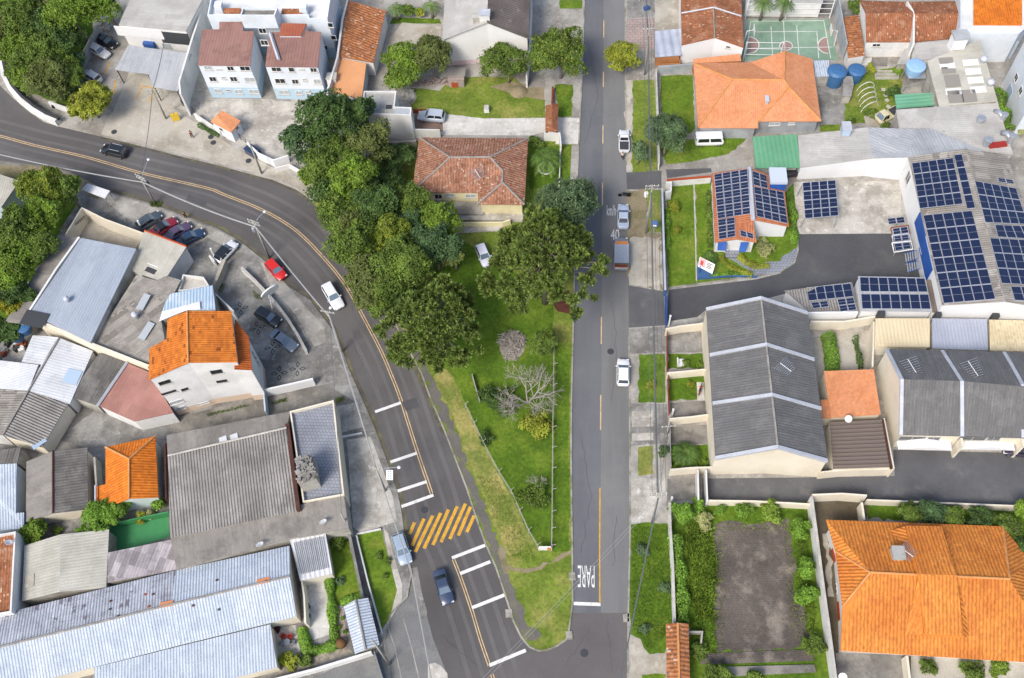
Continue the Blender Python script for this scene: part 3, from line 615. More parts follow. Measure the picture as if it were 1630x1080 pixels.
def palm(label, u, v, h, rpx, nf=16, leaf='lf_palm', seed=1, name='palm_tree', z0=0.0, th=None):
    r = random.Random(seed); p = P(u, v, h + z0); R = rpx / ppm(u, v, h); t = thing(name, (p.x, p.y, z0), label, 'palm', None)
    mb = MB(); mb.tube([(0, 0, 0), (.05, 0, h * .5), (0, 0, h)], [.28, .2, .17] if h > 1 else [.2, .2, .2], 8); mb.build('trunk', MATS['bark'], t, local=True, smooth=True)
    for i in range(nf):
        f = MB(); a = i * 2 * math.pi / nf + r.uniform(-.15, .15); el = r.uniform(.15, .8); prev = None; d = Vector((math.cos(a), math.sin(a), 0)); nr = Vector((-d.y, d.x, 0)); pts = []
        for k in range(9):
            s = k / 8; pts.append(Vector((0, 0, h)) + d * R * s * (1 - .12 * el) + Vector((0, 0, R * (el * .9 * s - 1.05 * s * s * (.5 + el * .5)))))
        for k in range(8):
            w0 = .05; ll = R * .24 * math.sin(math.pi * min(.97, (k + .6) / 8.6)) + .06
            m0, m1 = pts[k], pts[k + 1]; f.face([m0 - nr * .03, m1 - nr * .03, m1 + nr * .03, m0 + nr * .03])
            for sgn in (-1, 1):
                for q in (0, .5):
                    b = m0.lerp(m1, q); e = b + nr * sgn * ll + (m1 - m0).normalized() * ll * .5 - Vector((0, 0, ll * .3)); w_ = (m1 - m0) * .2; f.face([b - w_, b + w_, e + w_ * .3])
        f.build('frond', MATS[leaf], t, local=True)
    return t
def tufts(name, label, polys, n, h, leaf, wd=.05, cat='grass'):
    vs, fs = [], []
    tri = []
    for px in polys:
        q = [P(u, v, 0) for u, v in px]
        for i in range(1, len(q) - 1): tri.append((q[0], q[i], q[i + 1]))
    wt = [abs((b - a).cross(c - a).z) for a, b, c in tri]
    for i in range(n):
        a, b, c = rnd.choices(tri, wt)[0]; s, t = rnd.random(), rnd.random()
        if s + t > 1: s, t = 1 - s, 1 - t
        p = a + (b - a) * s + (c - a) * t; an = rnd.uniform(0, 6.28); d = Vector((math.cos(an), math.sin(an), 0)); hh = h * rnd.uniform(.5, 1.3); e = p + Vector((rnd.gauss(0, .35) * hh, rnd.gauss(0, .35) * hh, hh)); i0 = len(vs)
        vs += [p - d * wd, p + d * wd, e + d * wd * .3, e - d * wd * .3]; fs.append((i0, i0 + 1, i0 + 2, i0 + 3))
    me = bpy.data.meshes.new(name); me.from_pydata([tuple(q) for q in vs], [], fs); me.materials.append(MATS[leaf]); o = bpy.data.objects.new(name, me); COL.objects.link(o); return tag(o, label, cat, None, 'stuff')

# ---------------------------------------------------------------- vehicles
CARS = dict(  # L, W, H, hood z, deck z, cabin base x0 x1, roof x0 x1 (fractions from rear -.5 to front .5)
    hatch=(4.0, 1.72, 1.5, .92, .98, -.47, .24, -.38, .06), sedan=(4.5, 1.75, 1.46, .9, 1.0, -.34, .22, -.19, .04), suv=(4.5, 1.85, 1.72, 1.08, 1.1, -.47, .23, -.41, .08),
    wagon=(4.4, 1.72, 1.45, .9, .95, -.48, .2, -.43, .03), van=(4.5, 1.75, 1.95, 1.0, 1.0, -.49, .49, -.475, .4), pickup=(4.5, 1.75, 1.6, .98, .98, -.06, .24, .0, .1), minitruck=(4.3, 1.75, 1.9, 1.0, .95, .12, .49, .16, .36))
def paintmat(c):
    k = 'paint_' + c.strip('#')
    if k in MATS: return MATS[k]
    m = bpy.data.materials.new(k); m.use_nodes = True; n = m.node_tree.nodes; b = n['Principled BSDF']; h = hexc(c, .8)
    lw = n.new('ShaderNodeTexNoise'); lw.inputs['Scale'].default_value = 40; g = n.new('ShaderNodeMix'); g.data_type = 'RGBA'; g.inputs[6].default_value = tuple(q * .93 for q in h[:3]) + (1,); g.inputs[7].default_value = h
    m.node_tree.links.new(lw.outputs['Fac'], g.inputs[0]); m.node_tree.links.new(g.outputs[2], b.inputs['Base Color'])
    b.inputs['Roughness'].default_value = .32; b.inputs['Coat Weight'].default_value = .6; b.inputs['Coat Roughness'].default_value = .06; MATS[k] = m; return m
def car(name, label, style, color, u, v, head, z0=.0, roofcol=None, cat='car', group=None, extra=None, k=1.0):
    L_, W, H_, hz, dz, cb0, cb1, cr0, cr1 = CARS[style]; L_ *= k; W *= k; p = P(u, v, .6 + z0); q = P(head[0], head[1], .6 + z0); rz = math.atan2(q.y - p.y, q.x - p.x)
    t = thing(name, (p.x, p.y, z0), label, cat, group, rz); pm = paintmat(color); rm = paintmat(roofcol) if roofcol else pm
    # body: loft of rounded sections
    xs = [-.5, -.485, -.45, -.36, -.2, 0, .2, .33, .43, .475, .5]; wf = [.74, .86, .95, 1, 1, 1, 1, .99, .93, .82, .66]
    i0 = 0; mb = MB(); rings = []
    for x, f in zip(xs, wf):
        if x <= cb0: zt = dz if style != 'pickup' else dz
        elif x >= cb1: zt = hz - max(0, (x - cb1)) * .55 * (hz - .55) / max(.1, .5 - cb1) - (.06 if x > .46 else 0)
        else: zt = dz + (hz - dz) * (x - cb0) / (cb1 - cb0)
        if abs(x) > .49: zt *= .9
        hw = W / 2 * f; zb = .24 if abs(x) < .47 else .36
        ring = [(-hw * .82, zb), (-hw * .97, zb + .12), (-hw, .62), (-hw * .95, zt - .07), (-hw * .84, zt - .01), (0, zt + .03), (hw * .84, zt - .01), (hw * .95, zt - .07), (hw, .62), (hw * .97, zb + .12), (hw * .82, zb)]
        rings.append([Vector((x * L_, y, z)) for y, z in ring])
    m = len(rings[0])
    for rg in rings: mb.v += rg
    for i in range(len(rings) - 1):
        for a in range(m):
            b = (a + 1) % m; mb.f.append((i * m + a, i * m + b, (i + 1) * m + b, (i + 1) * m + a)); mb.mi.append(0); mb.uv.append(None)
    mb.f.append(tuple(range(m))[::-1]); mb.mi.append(0); mb.uv.append(None); mb.f.append(tuple((len(rings) - 1) * m + a for a in range(m))); mb.mi.append(0); mb.uv.append(None)
    mb.build('body', pm, t, local=True, smooth=True)
    hb, hr = W / 2 * .9, W / 2 * (.74 if style != 'van' else .84); zb0, zb1 = dz - .02, hz - .02; zr = H_ - .05
    A = [Vector((cb0 * L_, -hb, zb0)), Vector((cb1 * L_, -hb, zb1)), Vector((cb1 * L_, hb, zb1)), Vector((cb0 * L_, hb, zb0))]; B = [Vector((cr0 * L_, -hr, zr)), Vector((cr1 * L_, -hr, zr)), Vector((cr1 * L_, hr, zr)), Vector((cr0 * L_, hr, zr))]
    # cabin shell (painted pillars) and glass slightly proud
    mb = MB(); c = (sum(A, Vector()) + sum(B, Vector())) / 8
    for f in ((A[0], A[1], B[1], B[0]), (A[1], A[2], B[2], B[1]), (A[2], A[3], B[3], B[2]), (A[3], A[0], B[0], B[3])): mb.face(f)
    mb.build('cabin', pm, t, local=True)
    def glass(a, b, c_, d, nm, s0=.06, s1=.94, t0=.12, t1=.92):
        def at(s, tt): return (a.lerp(b, s)).lerp(d.lerp(c_, s), tt)
        n = (b - a).cross(d - a).normalized() * .015; g = MB(); g.face([at(s0, t0) + n, at(s1, t0) + n, at(s1, t1) + n, at(s0, t1) + n]); g.build(nm, MATS['glass_painted_sky' if nm == 'windscreen' else 'glass'], t, local=True)
    glass(A[1], A[2], B[2], B[1], 'windscreen'); glass(A[3], A[0], B[0], B[3], 'rear_window')
    for a, b, c_, d in ((A[0], A[1], B[1], B[0]), (A[2], A[3], B[3], B[2])):
        glass(a, b, c_, d, 'side_window', .08, .48); glass(a, b, c_, d, 'side_window', .53, .93)
    mb = MB(); rr = []
    for s, zz in ((1.03, 0), (1.0, .05), (.86, .085)):
        cx = (cr0 + cr1) / 2 * L_; hx = (cr1 - cr0) / 2 * L_; ring = []
        for sx, sy in ((-1, -1), (-.8, -1.0), (.8, -1.0), (1, -1), (1.03, -.6), (1.03, .6), (1, 1), (.8, 1.0), (-.8, 1.0), (-1, 1), (-1.03, .6), (-1.03, -.6)): ring.append(Vector((cx + sx * hx * s * (1 if abs(sx) < 1.01 or s > 1 else 1), sy * hr * s, zr + zz)))
        rr.append(ring)
    for rg in rr: mb.v += rg
    for i in range(2):
        for a in range(12): b = (a + 1) % 12; mb.f.append((i * 12 + a, i * 12 + b, (i + 1) * 12 + b, (i + 1) * 12 + a)); mb.mi.append(0); mb.uv.append(None)
    mb.f.append(tuple(24 + a for a in range(12))); mb.mi.append(0); mb.uv.append(None); mb.build('roof', rm, t, local=True, smooth=False)
    for x in (-.31, .32):
        for s in (-1, 1):
            wm = MB(); M_ = Matrix.Translation((x * L_, s * W * .43, .31)) @ Matrix.Rotation(math.pi / 2, 4, 'X'); k0 = []
            pr = [(.2, -.1), (.3, -.1), (.31, -.05), (.31, .05), (.3, .1), (.2, .1)]; wm.lathe((0, 0, 0), pr, 14); wm.v = [M_ @ q for q in wm.v]; wo = wm.build('wheel', MATS['tyre'], t, local=True, smooth=False)
            rmb = MB(); rmb.lathe((0, 0, 0), [(.19, -.11), (.19, .11)], 10); rmb.v = [M_ @ q for q in rmb.v]; rmb.build('rim', MATS['rim'], wo, local=True)
    for s in (-1, 1):
        h = MB(); h.box((L_ * .468, s * W * .34, hz * .62), .16, .32, .14); h.build('headlight', MATS['lamp'], t, local=True)
        h = MB(); h.box((-L_ * .478, s * W * .37, dz * .68), .12, .24, .2); h.build('tail_light', MATS['tail'], t, local=True)
        h = MB(); h.box((cb1 * L_ - .25, s * (W / 2 + .06), hz - .02), .12, .2, .14); h.build('side_mirror', pm, t, local=True)
    h = MB(); h.box((L_ * .49, 0, .5), .08, W * .36, .12); h.build('grille', MATS['black'], t, local=True)
    if extra: extra(t, L_, W, H_, pm)
    return t
def bed(t, L_, W, H_, pm):
    mb = MB(); mb.box((-.28 * L_, 0, .99), L_ * .38, W * .8, .03); mb.build('load_bed', MATS['darkgrey'], t, local=True)
    for s in (-1, 1): mb = MB(); mb.box((-.28 * L_, s * W * .44, .95), L_ * .42, .1, .18); mb.build('bed_side', pm, t, local=True)
    mb = MB(); mb.box((-.49 * L_, 0, .9), .08, W * .86, .22); mb.build('tailgate', pm, t, local=True)
def canopybed(t, L_, W, H_, pm):
    mb = MB(); x0, x1 = -.47 * L_, .14 * L_; hw = W * .47
    mb.box(((x0 + x1) / 2 + .15, 0, 1.86), x1 - x0 - .1, hw * 2, .09); mb.build('canopy_roof', MATS['zinc'], t, local=True)
    for i in range(5): m = MB(); m.box(((x0 + x1) / 2 + .15, -hw * .8 + i * hw * .4, 1.95), x1 - x0 - .3, .05, .03); m.build('roof_rail', MATS['alu'], t, local=True)
    for s in (-1, 1): m = MB(); m.box(((x0 + x1) / 2, s * hw, .9), x1 - x0, .06, .96); m.build('canopy_side', pm, t, local=True)
    m = MB(); m.box((x0 + .25, 0, .96), .5, W * .8, .06); m.build('load_bed', MATS['rust'], t, local=True); m = MB(); m.box((x0, 0, .8), .07, W * .86, .22); m.build('tailgate', MATS['sign_pink'], t, local=True)
    m = MB(); m.box((.17 * L_, 0, 1.8), .5, W * .8, .2); m.build('front_cap', MATS['sign_orange'], t, local=True)
def rack(t, L_, W, H_, pm):
    for s in (-1, 1): m = MB(); m.box((-.16 * L_, s * W * .33, H_ + .03), L_ * .4, .05, .05); m.build('roof_rail', MATS['alu'], t, local=True)
def motorbike(label, u, v, head, body='black', z0=0.0):
    p = P(u, v, .5 + z0); q = P(head[0], head[1], .5 + z0); t = thing('motorcycle', (p.x, p.y, z0), label, 'motorcycle', None, math.atan2(q.y - p.y, q.x - p.x))
    for x in (-.65, .68):
        m = MB(); M_ = Matrix.Translation((x, 0, .31)) @ Matrix.Rotation(math.pi / 2, 4, 'X'); m.lathe((0, 0, 0), [(.22, -.06), (.31, -.05), (.31, .05), (.22, .06)], 14); m.v = [M_ @ a for a in m.v]; m.build('wheel', MATS['tyre'], t, local=True)
    m = MB(); m.tube([(-.65, 0, .32), (-.2, 0, .5), (.3, 0, .75), (.5, 0, .95)], .06); m.tube([(.45, 0, .95), (.68, 0, .31)], .05); m.box((0, 0, .3), .5, .26, .36); m.build('frame', MATS['darkgrey'], t, local=True)
    m = MB(); m.lathe((.12, 0, .68), [(.12, 0), (.19, .06), (.18, .16), (.08, .24)], 10); m.build('fuel_tank', MATS[body], t, local=True, smooth=True)
    m = MB(); m.box((-.4, 0, .72), .7, .26, .1); m.build('seat', MATS['black'], t, local=True)
    m = MB(); m.tube([(.42, -.38, 1.02), (.5, 0, .97), (.42, .38, 1.02)], .03); m.build('handlebar', MATS['steel'], t, local=True); m = MB(); m.box((-.8, 0, .75), .25, .2, .2); m.build('rear_box', MATS[body], t, local=True); return t

# ---------------------------------------------------------------- people
def skin(name, pts, edges, mat, parent):
    me = bpy.data.meshes.new(name); me.from_pydata([p[:3] for p in pts], edges, []); o = bpy.data.objects.new(name, me); COL.objects.link(o); m = o.modifiers.new('s', 'SKIN'); m.use_smooth_shade = True
    for i, p in enumerate(pts): me.skin_vertices[0].data[i].radius = (p[3], p[4] if len(p) > 4 else p[3])
    me.skin_vertices[0].data[0].use_root = True
    s = o.modifiers.new('d', 'SUBSURF'); s.levels = 1; s.render_levels = 1
    dg = bpy.context.evaluated_depsgraph_get(); me2 = bpy.data.meshes.new_from_object(o.evaluated_get(dg)); o.modifiers.clear(); o.data = me2; me2.name = name; me2.materials.clear(); me2.materials.append(mat); o.parent = parent; return o
def person(label, u, v, face, shirt, trousers, z0=0.0, stride=.22):
    p = P(u, v, z0); q = P(face[0], face[1], z0); t = thing('person', (p.x, p.y, z0), label, 'person', None, math.atan2(q.y - p.y, q.x - p.x)); s = stride
    J = [(0, 0, .95, .13), (0, 0, 1.2, .14), (0, 0, 1.42, .13), (.01, 0, 1.52, .06), (.03, 0, 1.62, .095), (.03, 0, 1.72, .09),
         (0, .1, .9, .09), (s * .6, .1, .5, .065), (s * .7, .1, .08, .045), (s * .7 + .16, .1, .04, .04), (0, -.1, .9, .09), (-s * .3, -.1, .5, .065), (-s, -.1, .1, .045), (-s + .15, -.1, .04, .04),
         (0, .2, 1.4, .06), (-.06, .25, 1.14, .045), (.08, .26, .92, .035), (.14, .26, .84, .03), (0, -.2, 1.4, .06), (.06, -.25, 1.14, .045), (.2, -.26, .95, .035), (.26, -.26, .88, .03)]
    E = [(0, 1), (1, 2), (2, 3), (3, 4), (4, 5), (0, 6), (6, 7), (7, 8), (8, 9), (0, 10), (10, 11), (11, 12), (12, 13), (2, 14), (14, 15), (15, 16), (16, 17), (2, 18), (18, 19), (19, 20), (20, 21)]
    skin('body', J, E, MATS['skin'], t)
    S = [(0, 0, .95, .15), (0, 0, 1.2, .155), (0, 0, 1.42, .15), (0, .2, 1.4, .085), (-.05, .25, 1.18, .07), (0, -.2, 1.4, .085), (.05, -.25, 1.18, .07)]
    skin('shirt', S, [(0, 1), (1, 2), (2, 3), (3, 4), (2, 5), (5, 6)], MATS[shirt], t)
    T_ = [(0, 0, .98, .15), (0, .1, .88, .11), (s * .6, .1, .5, .085), (s * .7, .1, .14, .07), (0, -.1, .88, .11), (-s * .3, -.1, .5, .085), (-s * .98, -.1, .16, .07)]
    skin('trousers', T_, [(0, 1), (1, 2), (2, 3), (0, 4), (4, 5), (5, 6)], MATS[trousers], t)
    m = MB(); m.lathe((.02, 0, 1.66), [(.1, 0), (.112, .05), (.09, .1), (.04, .13)], 10); m.build('hair', MATS['hair'], t, local=True, smooth=True)
    for sy in (-.035, .035): m = MB(); m.box((.125, sy, 1.645), .015, .02, .012); m.build('eye', MATS['black'], t, local=True)
    return t

# ---------------------------------------------------------------- street furniture
POLES = {}
def pole(key, label, foot, top, arm=None, lamp=None, xarm=None, tr=None, name='utility_pole', z0=0.05, group=None):
    b = P(foot[0], foot[1], 0); best = None
    for k in range(20, 260):
        z = k * .05; q = P(top[0], top[1], z); e = (q - Vector((b.x, b.y, z))).length
        if best is None or e < best[0]: best = (e, z)
    h = best[1]; t = thing(name, (b.x, b.y, 0), label, 'utility pole', group); mb = MB(); mb.tube([(0, 0, 0), (0, 0, h)], [.17, .11], 10); mb.build('shaft', MATS['pole_conc'], t, local=True, smooth=True)
    POLES[key] = Vector((b.x, b.y, h))
    if xarm:
        d = P(xarm[1][0], xarm[1][1], h) - P(xarm[0][0], xarm[0][1], h); d.normalize()
        for dz in (.35, .95)[:1 if len(xarm) < 3 else 2]:
            m = MB(); a = math.atan2(d.y, d.x); m.box((0, 0, h - dz), 2.0, .12, .12, a); m.build('crossarm', MATS['pole_conc'], t, local=True)
            for s in (-.85, -.3, .3, .85):
                m = MB(); m.lathe((d.x * s, d.y * s, h - dz + .12), [(.04, 0), (.07, .06), (.07, .12), (.03, .2)], 8); m.build('insulator', MATS['frame_white'], t, local=True)
    if lamp:
        e = P(lamp[0], lamp[1], h - .4) - Vector((b.x, b.y, 0)); e.z = h - .4; m = MB(); m.tube([(0, 0, h - 1.0), (e.x * .4, e.y * .4, h - .5), (e.x, e.y, e.z)], .05, 6); m.build('lamp_arm', MATS['zinc'], t, local=True)
        m = MB(); m.lathe((e.x, e.y, e.z - .12), [(.1, 0), (.24, .05), (.22, .14), (.08, .22)], 12); m.build('lamp_head', MATS['lamp'], t, local=True, smooth=True)
    if tr:
        m = MB(); m.lathe((tr[0], tr[1], h - 2.6), [(.1, 0), (.3, .05), (.3, .8), (.22, .9)], 12); m.build('transformer', MATS[tr[2]], t, local=True)
    return t
def wire(label, a, b, r=.035, sag=.5, n=10, mat='cable', bundle=1, spread=.25, name='power_line', group='power lines along the streets'):
    mb = MB(); d = b - a; nr = Vector((-d.y, d.x, 0)).normalized()
    for k in range(bundle):
        o = nr * (k - (bundle - 1) / 2) * spread
        mb.tube([a + o + d * (i / n) - Vector((0, 0, sag * 4 * (i / n) * (1 - i / n))) for i in range(n + 1)], r, 5)
    return tag(mb.build(name, MATS[mat]), label, 'power line', None)
def dish(label, u, v, z, r=.45, az=2.0):
    p = P(u, v, z); t = thing('satellite_dish', p, label, 'dish', None, az); m = MB(); m.tube([(0, 0, -.5), (0, 0, .1), (.1, 0, .25)], .03); m.build('mast', MATS['steel'], t, local=True)
    m = MB(); m.lathe((0, 0, 0), [(.02, -.14), (r * .5, -.1), (r * .85, -.03), (r, .03), (r * .82, 0), (r * .45, -.06), (.03, -.09)], 16); M_ = Matrix.Translation((.12, 0, .3)) @ Matrix.Rotation(.6, 4, 'Y'); m.v = [M_ @ q for q in m.v]; m.build('reflector', MATS['sign_white'], t, local=True, smooth=True)
    m = MB(); m.tube([(.12, 0, .3), (.12 + r * 1.0, 0, .75)], .02); m.build('feed_arm', MATS['steel'], t, local=True); return t
def antenna(label, root, u, v, u2, v2, n=9, h=1.6):
    p, _ = roofpt(root, u, v, h); q, _ = roofpt(root, u2, v2, h); q.z = p.z; t = thing('television_antenna', (p.x, p.y, p.z - h), label, 'antenna', None, math.atan2(q.y - p.y, q.x - p.x)); L_ = (q - p).length
    m = MB(); m.tube([(L_ * .5, 0, 0), (L_ * .5, 0, h + .05)], .03); m.build('mast', MATS['steel'], t, local=True); m = MB(); m.tube([(0, 0, h), (L_, 0, h)], .05); m.build('boom', MATS['sign_white'], t, local=True)
    for i in range(n): m = MB(); l = .75 + .5 * (1 - i / n); m.tube([(L_ * i / (n - 1), -l, h + .04), (L_ * i / (n - 1), l, h + .04)], .026, 5); m.build('element', MATS['zinc'], t, local=True)
    return t
def tank(label, u, v, z, r, h, mat='tank_blue', lid=None):
    p = P(u, v, z + h); t = thing('water_tank', (p.x, p.y, z), label, 'water tank'); m = MB(); m.lathe((0, 0, 0), [(r * .86, 0), (r * .95, h * .4), (r, h * .82), (r * 1.02, h * .84)], 20); m.build('tank_body', MATS[mat], t, local=True, smooth=False)
    m = MB(); m.lathe((0, 0, h * .84), [(r * 1.06, 0), (r * 1.06, .08), (r * .8, h * .12), (r * .3, h * .16), (r * .28, h * .2)], 20); m.build('lid', MATS[lid or mat], t, local=True); return t
def turbine(label, root, u, v, r=.45):
    p, _ = roofpt(root, u, v, .0); t = thing('roof_ventilator', p, label, 'roof vent'); m = MB(); m.lathe((0, 0, -.3), [(r * .7, 0), (r * .7, .7)], 14); m.build('neck', MATS['zinc'], t, local=True)
    m = MB(); m.lathe((0, 0, .4), [(r * .7, 0), (r * 1.05, .25), (r, .5), (r * .5, .75), (.05, .8)], 14); m.build('turbine_head', MATS['alu'], t, local=True); return t
def skylight(root, u, v, w_, l_, ang_px, mat='pane_pale', name='skylight'):
    p, n = roofpt(root, u, v, .06); q, _ = roofpt(root, ang_px[0], ang_px[1], .06); d = (q - p).normalized(); s = n.cross(d); m = MB()
    c = [p + d * a * l_ / 2 + s * b * w_ / 2 for a, b in ((-1, -1), (1, -1), (1, 1), (-1, 1))]; up = [x + n * .03 for x in c]; m.face(up)
    for i in range(4): j = (i + 1) % 4; m.face([c[i], c[j], up[j], up[i]])
    m.build(name, MATS[mat], root)
def roofbox(root, u, v, sx, sy, h, mat, name='chimney', capm=None, rz=0.0, lid=.0):
    p, _ = roofpt(root, u, v, 0); m = MB(); m.box((p.x, p.y, p.z - .6), sx, sy, h + .6, rz); o = m.build(name, MATS[mat], root)
    if capm: m = MB(); m.box((p.x, p.y, p.z + h), sx + .2, sy + .2, .1, rz); m.build('cap', MATS[capm], o)
    return o
def txt(name, s, c, up_px, hgt, wid, mat, z=.012):
    cu = bpy.data.curves.new(name, 'FONT'); cu.body = s; o = bpy.data.objects.new(name, cu); COL.objects.link(o); dg = bpy.context.evaluated_depsgraph_get()
    me = bpy.data.meshes.new_from_object(o.evaluated_get(dg)); bpy.data.objects.remove(o)
    xs = [v.co.x for v in me.vertices]; ys = [v.co.y for v in me.vertices]; p = P(c[0], c[1], z); q = P(up_px[0], up_px[1], z); d = (q - p).normalized(); r = Vector((d.y, -d.x, 0))
    for vv in me.vertices:
        x = ((vv.co.x - min(xs)) / (max(xs) - min(xs)) - .5) * wid; y = ((vv.co.y - min(ys)) / (max(ys) - min(ys)) - .5) * hgt; w_ = p + r * x + d * y; vv.co = (w_.x, w_.y, z)
    me.materials.clear(); me.materials.append(MATS[mat]); me.name = name; o = bpy.data.objects.new(name, me); COL.objects.link(o); return tag(o, None, None, None, 'structure')
def fence(label, px, h, mat_post='pole_conc', step=2.6, top=False, wires=3, r=.07, panel=None, lean=0.0, name='fence', pr=.02):
    pts = [P(u, v, h if top else 0) for u, v in px]; pts = [Vector((p.x, p.y, 0)) for p in pts]; c = pts[0]; t = thing(name, c, label, 'fence'); 
    tot = 0
    for i in range(len(pts) - 1):
        a, b = pts[i], pts[i + 1]; L_ = (b - a).length; n = max(1, round(L_ / step)); d = (b - a) / L_; nr = Vector((-d.y, d.x, 0))
        for k in range(n + (1 if i == len(pts) - 2 else 0)):
            q = a + d * L_ * k / n - c; m = MB(); m.tube([q, q + Vector((0, 0, h)), q + Vector((0, 0, h + .02)) + nr * lean + Vector((0, 0, abs(lean) * .6))], r, 6); m.build('post', MATS[mat_post], t, local=True); tot += 1
    for wv in range(wires):
        m = MB(); z = h * (wv + 1) / wires - .05; m.tube([p - c + Vector((0, 0, z)) for p in pts], pr, 5); m.build('rail', MATS[mat_post], t, local=True)
    if panel:
        m = MB(); wallrun(m, [p - c for p in pts], .04, .1, h - .1); m.build('panel', MATS[panel], t, local=True)
    return t
# ================================================================ GROUND, ROADS, LAWNS
def st(name, pts, m, z=.004, slab=0.0): return sheet(name, pts, MATS[m], z, slab)
mb = MB(); mb.face([Vector(p) for p in ((-900, -500, -.05), (900, -500, -.05), (900, 1400, -.05), (-900, 1400, -.05))]); tag(mb.build('ground', MATS['ground']), None, None, None, 'structure')
# left road
LR_OUT = [(0, 136), (14, 150), (42, 175), (69, 194), (92, 201), (139, 212), (161, 217), (250, 239), (292, 250), (347, 263), (406, 279), (433, 286), (472, 302), (492, 316), (508, 335), (545, 372), (582, 425), (614, 485), (625, 507), (647, 552), (659, 573), (671, 595), (684, 631), (709, 689), (743, 778), (762, 836), (773, 866), (790, 905), (804, 947), (818, 991), (830, 1015), (843, 1031)]
LR_IN = [(0, 256), (60, 263), (111, 273), (172, 304), (242, 324), (294, 343), (345, 362), (380, 382), (422, 415), (456, 453), (494, 477), (531, 527), (545, 558), (556, 589), (578, 639), (594, 675), (614, 728), (633, 784), (640, 820), (647, 880), (660, 930), (678, 974), (689, 1016), (711, 1072), (722, 1110)]
st('road', [(-60, 110)] + LR_OUT + [(857, 1037), (871, 1036), (887, 1029), (901, 1019), (905, 1010), (912, 976), (1000, 974), (1000, 1110)] + LR_IN[::-1] + [(-60, 252)], 'asphalt_dark', .004)
st('road', [(690, 1110), (740, 1075), (800, 1050), (850, 1037), (871, 1036), (887, 1029), (901, 1019), (905, 1010), (912, 974), (1001, 972), (1000, 1110)], 'asphalt_junction', .009)
RR_L = [(931, -40), (930, 0), (929, 48), (926, 133), (923, 186), (919.5, 270), (917, 330), (915, 420), (913, 500), (911, 580), (909.5, 640), (909, 720), (910, 820), (911, 870), (912, 958), (912, 976)]
RR_R = [(994, -40), (995, 0), (995.5, 130), (996, 211), (997, 264), (999, 360), (1001, 452), (1001, 538), (1002, 625), (1003, 798), (1003, 833), (1001, 935), (1000, 976)]
st('road', RR_L + RR_R[::-1], 'asphalt_right', .013)
st('road', [(960, -40), (995, -40), (995.5, 130), (996, 211), (999, 360), (1001, 540), (1002, 640), (1003, 790), (1002, 900), (1000, 976), (957, 976), (956, 800), (957, 640), (958, 420), (959, 290), (961, 60)], 'asphalt_right_lane', .017)
YLW = smoothpx([(-60, 203), (0, 217), (56, 232), (139, 251), (222, 275), (328, 299.5), (356, 310), (420, 336), (472, 368), (517, 413), (550, 454.5), (578, 504.5), (605.5, 557), (622, 595), (639, 639.5), (661, 709), (687, 786), (705, 850), (722, 891), (751, 972), (779, 1060), (795, 1110)], 8)
# old asphalt driveway at the lower left
st('driveway', [(436, 1110), (580, 1040), (603, 1036), (612, 1022), (622, 975), (650, 950), (662, 935), (678, 974), (689, 1016), (711, 1072), (722, 1110)], 'asphalt_old', .02)
st('driveway', [(655, 905), (664, 902), (672, 945), (680, 975), (676, 990), (668, 983), (664, 955), (656, 925)], 'concrete_grey', .024)
st('driveway', [(681, 1058), (692, 1055), (702, 1060), (712, 1072), (714, 1090), (681, 1090)], 'concrete_light', .024)
st('driveway', [(612, 1026), (620, 1050), (622, 1085), (616, 1085), (607, 1050)], 'concrete_light', .024)
strip('pavement_joint', [(642, 985), (655, 1030), (668, 1085)], .12, MATS['concrete'], .024); strip('pavement_joint', [(612, 980), (628, 1030), (640, 1085)], .1, MATS['concrete'], .024)
for o_, w_ in ((-1.1, .5), (-2.7, .6), (1.2, .5), (2.9, .6)): strip('road_wear', YLW, w_, MATS['asphalt_worn'], .0195, off=o_)
# markings -------------------------------------------------------
YL = smoothpx([(-60, 203), (0, 217), (56, 232), (139, 251), (222, 275), (328, 299.5), (356, 310), (420, 336), (472, 368), (517, 413), (550, 454.5), (578, 504.5), (605.5, 557), (622, 595), (639, 639.5), (661, 709), (687, 786)], 8)
for s in (-.16, .16): strip('road_marking', YL, .13, MATS['paint_yellow_soft'], .022, off=s)
YB = smoothpx([(722, 891), (734, 922), (751, 972), (765, 1019), (779, 1060)], 4)
for s in (-.15, .15): strip('road_marking', YB, .12, MATS['paint_yellow_soft'], .022, off=s)
for s in (-.15, .15): strip('road_marking', [(783, 1074), (789, 1095)], .12, MATS['paint_yellow_soft'], .022, off=s)
for a, b in (((597, 656), (638, 641.5)), ((621.5, 736), (664, 721.5)), ((632, 782.5), (679.5, 767)), ((639, 807), (690, 788.5)), ((719.5, 888.5), (772, 868.5)), ((732.5, 913.5), (780.5, 894.5)), ((751, 968), (803, 947.5)), ((779, 1059.5), (837, 1035.5))):
    strip('road_marking', [a, b], .42, MATS['paint_white'], .023)
for a, b in (((652, 851), (660, 832)), ((656, 869), (675, 826)), ((661, 879), (689, 821)), ((675, 873.5), (701.5, 817)), ((689, 868), (714, 811.5)), ((702, 863.5), (728, 806.5)), ((716, 858.5), (741, 802)), ((729.5, 853), (749, 807)), ((743, 847.5), (755, 821))):
    strip('road_marking', [a, b], .44, MATS['paint_yellow'], .023)
for y0, y1 in ((33, 60), (115, 139), (200, 229), (291, 327), (410, 432), (505, 548), (629, 685)):
    xa = 961.5 - y0 * .0083; strip('road_marking', [(xa, y0), (xa - .3, y1)], .16, MATS['paint_yellow_soft'], .026)
strip('road_marking', [(955, 777), (954.5, 880), (954.8, 960)], .17, MATS['paint_yellow'], .026)
strip('road_marking', [(913, 961), (956, 962.5)], .42, MATS['paint_white'], .026)
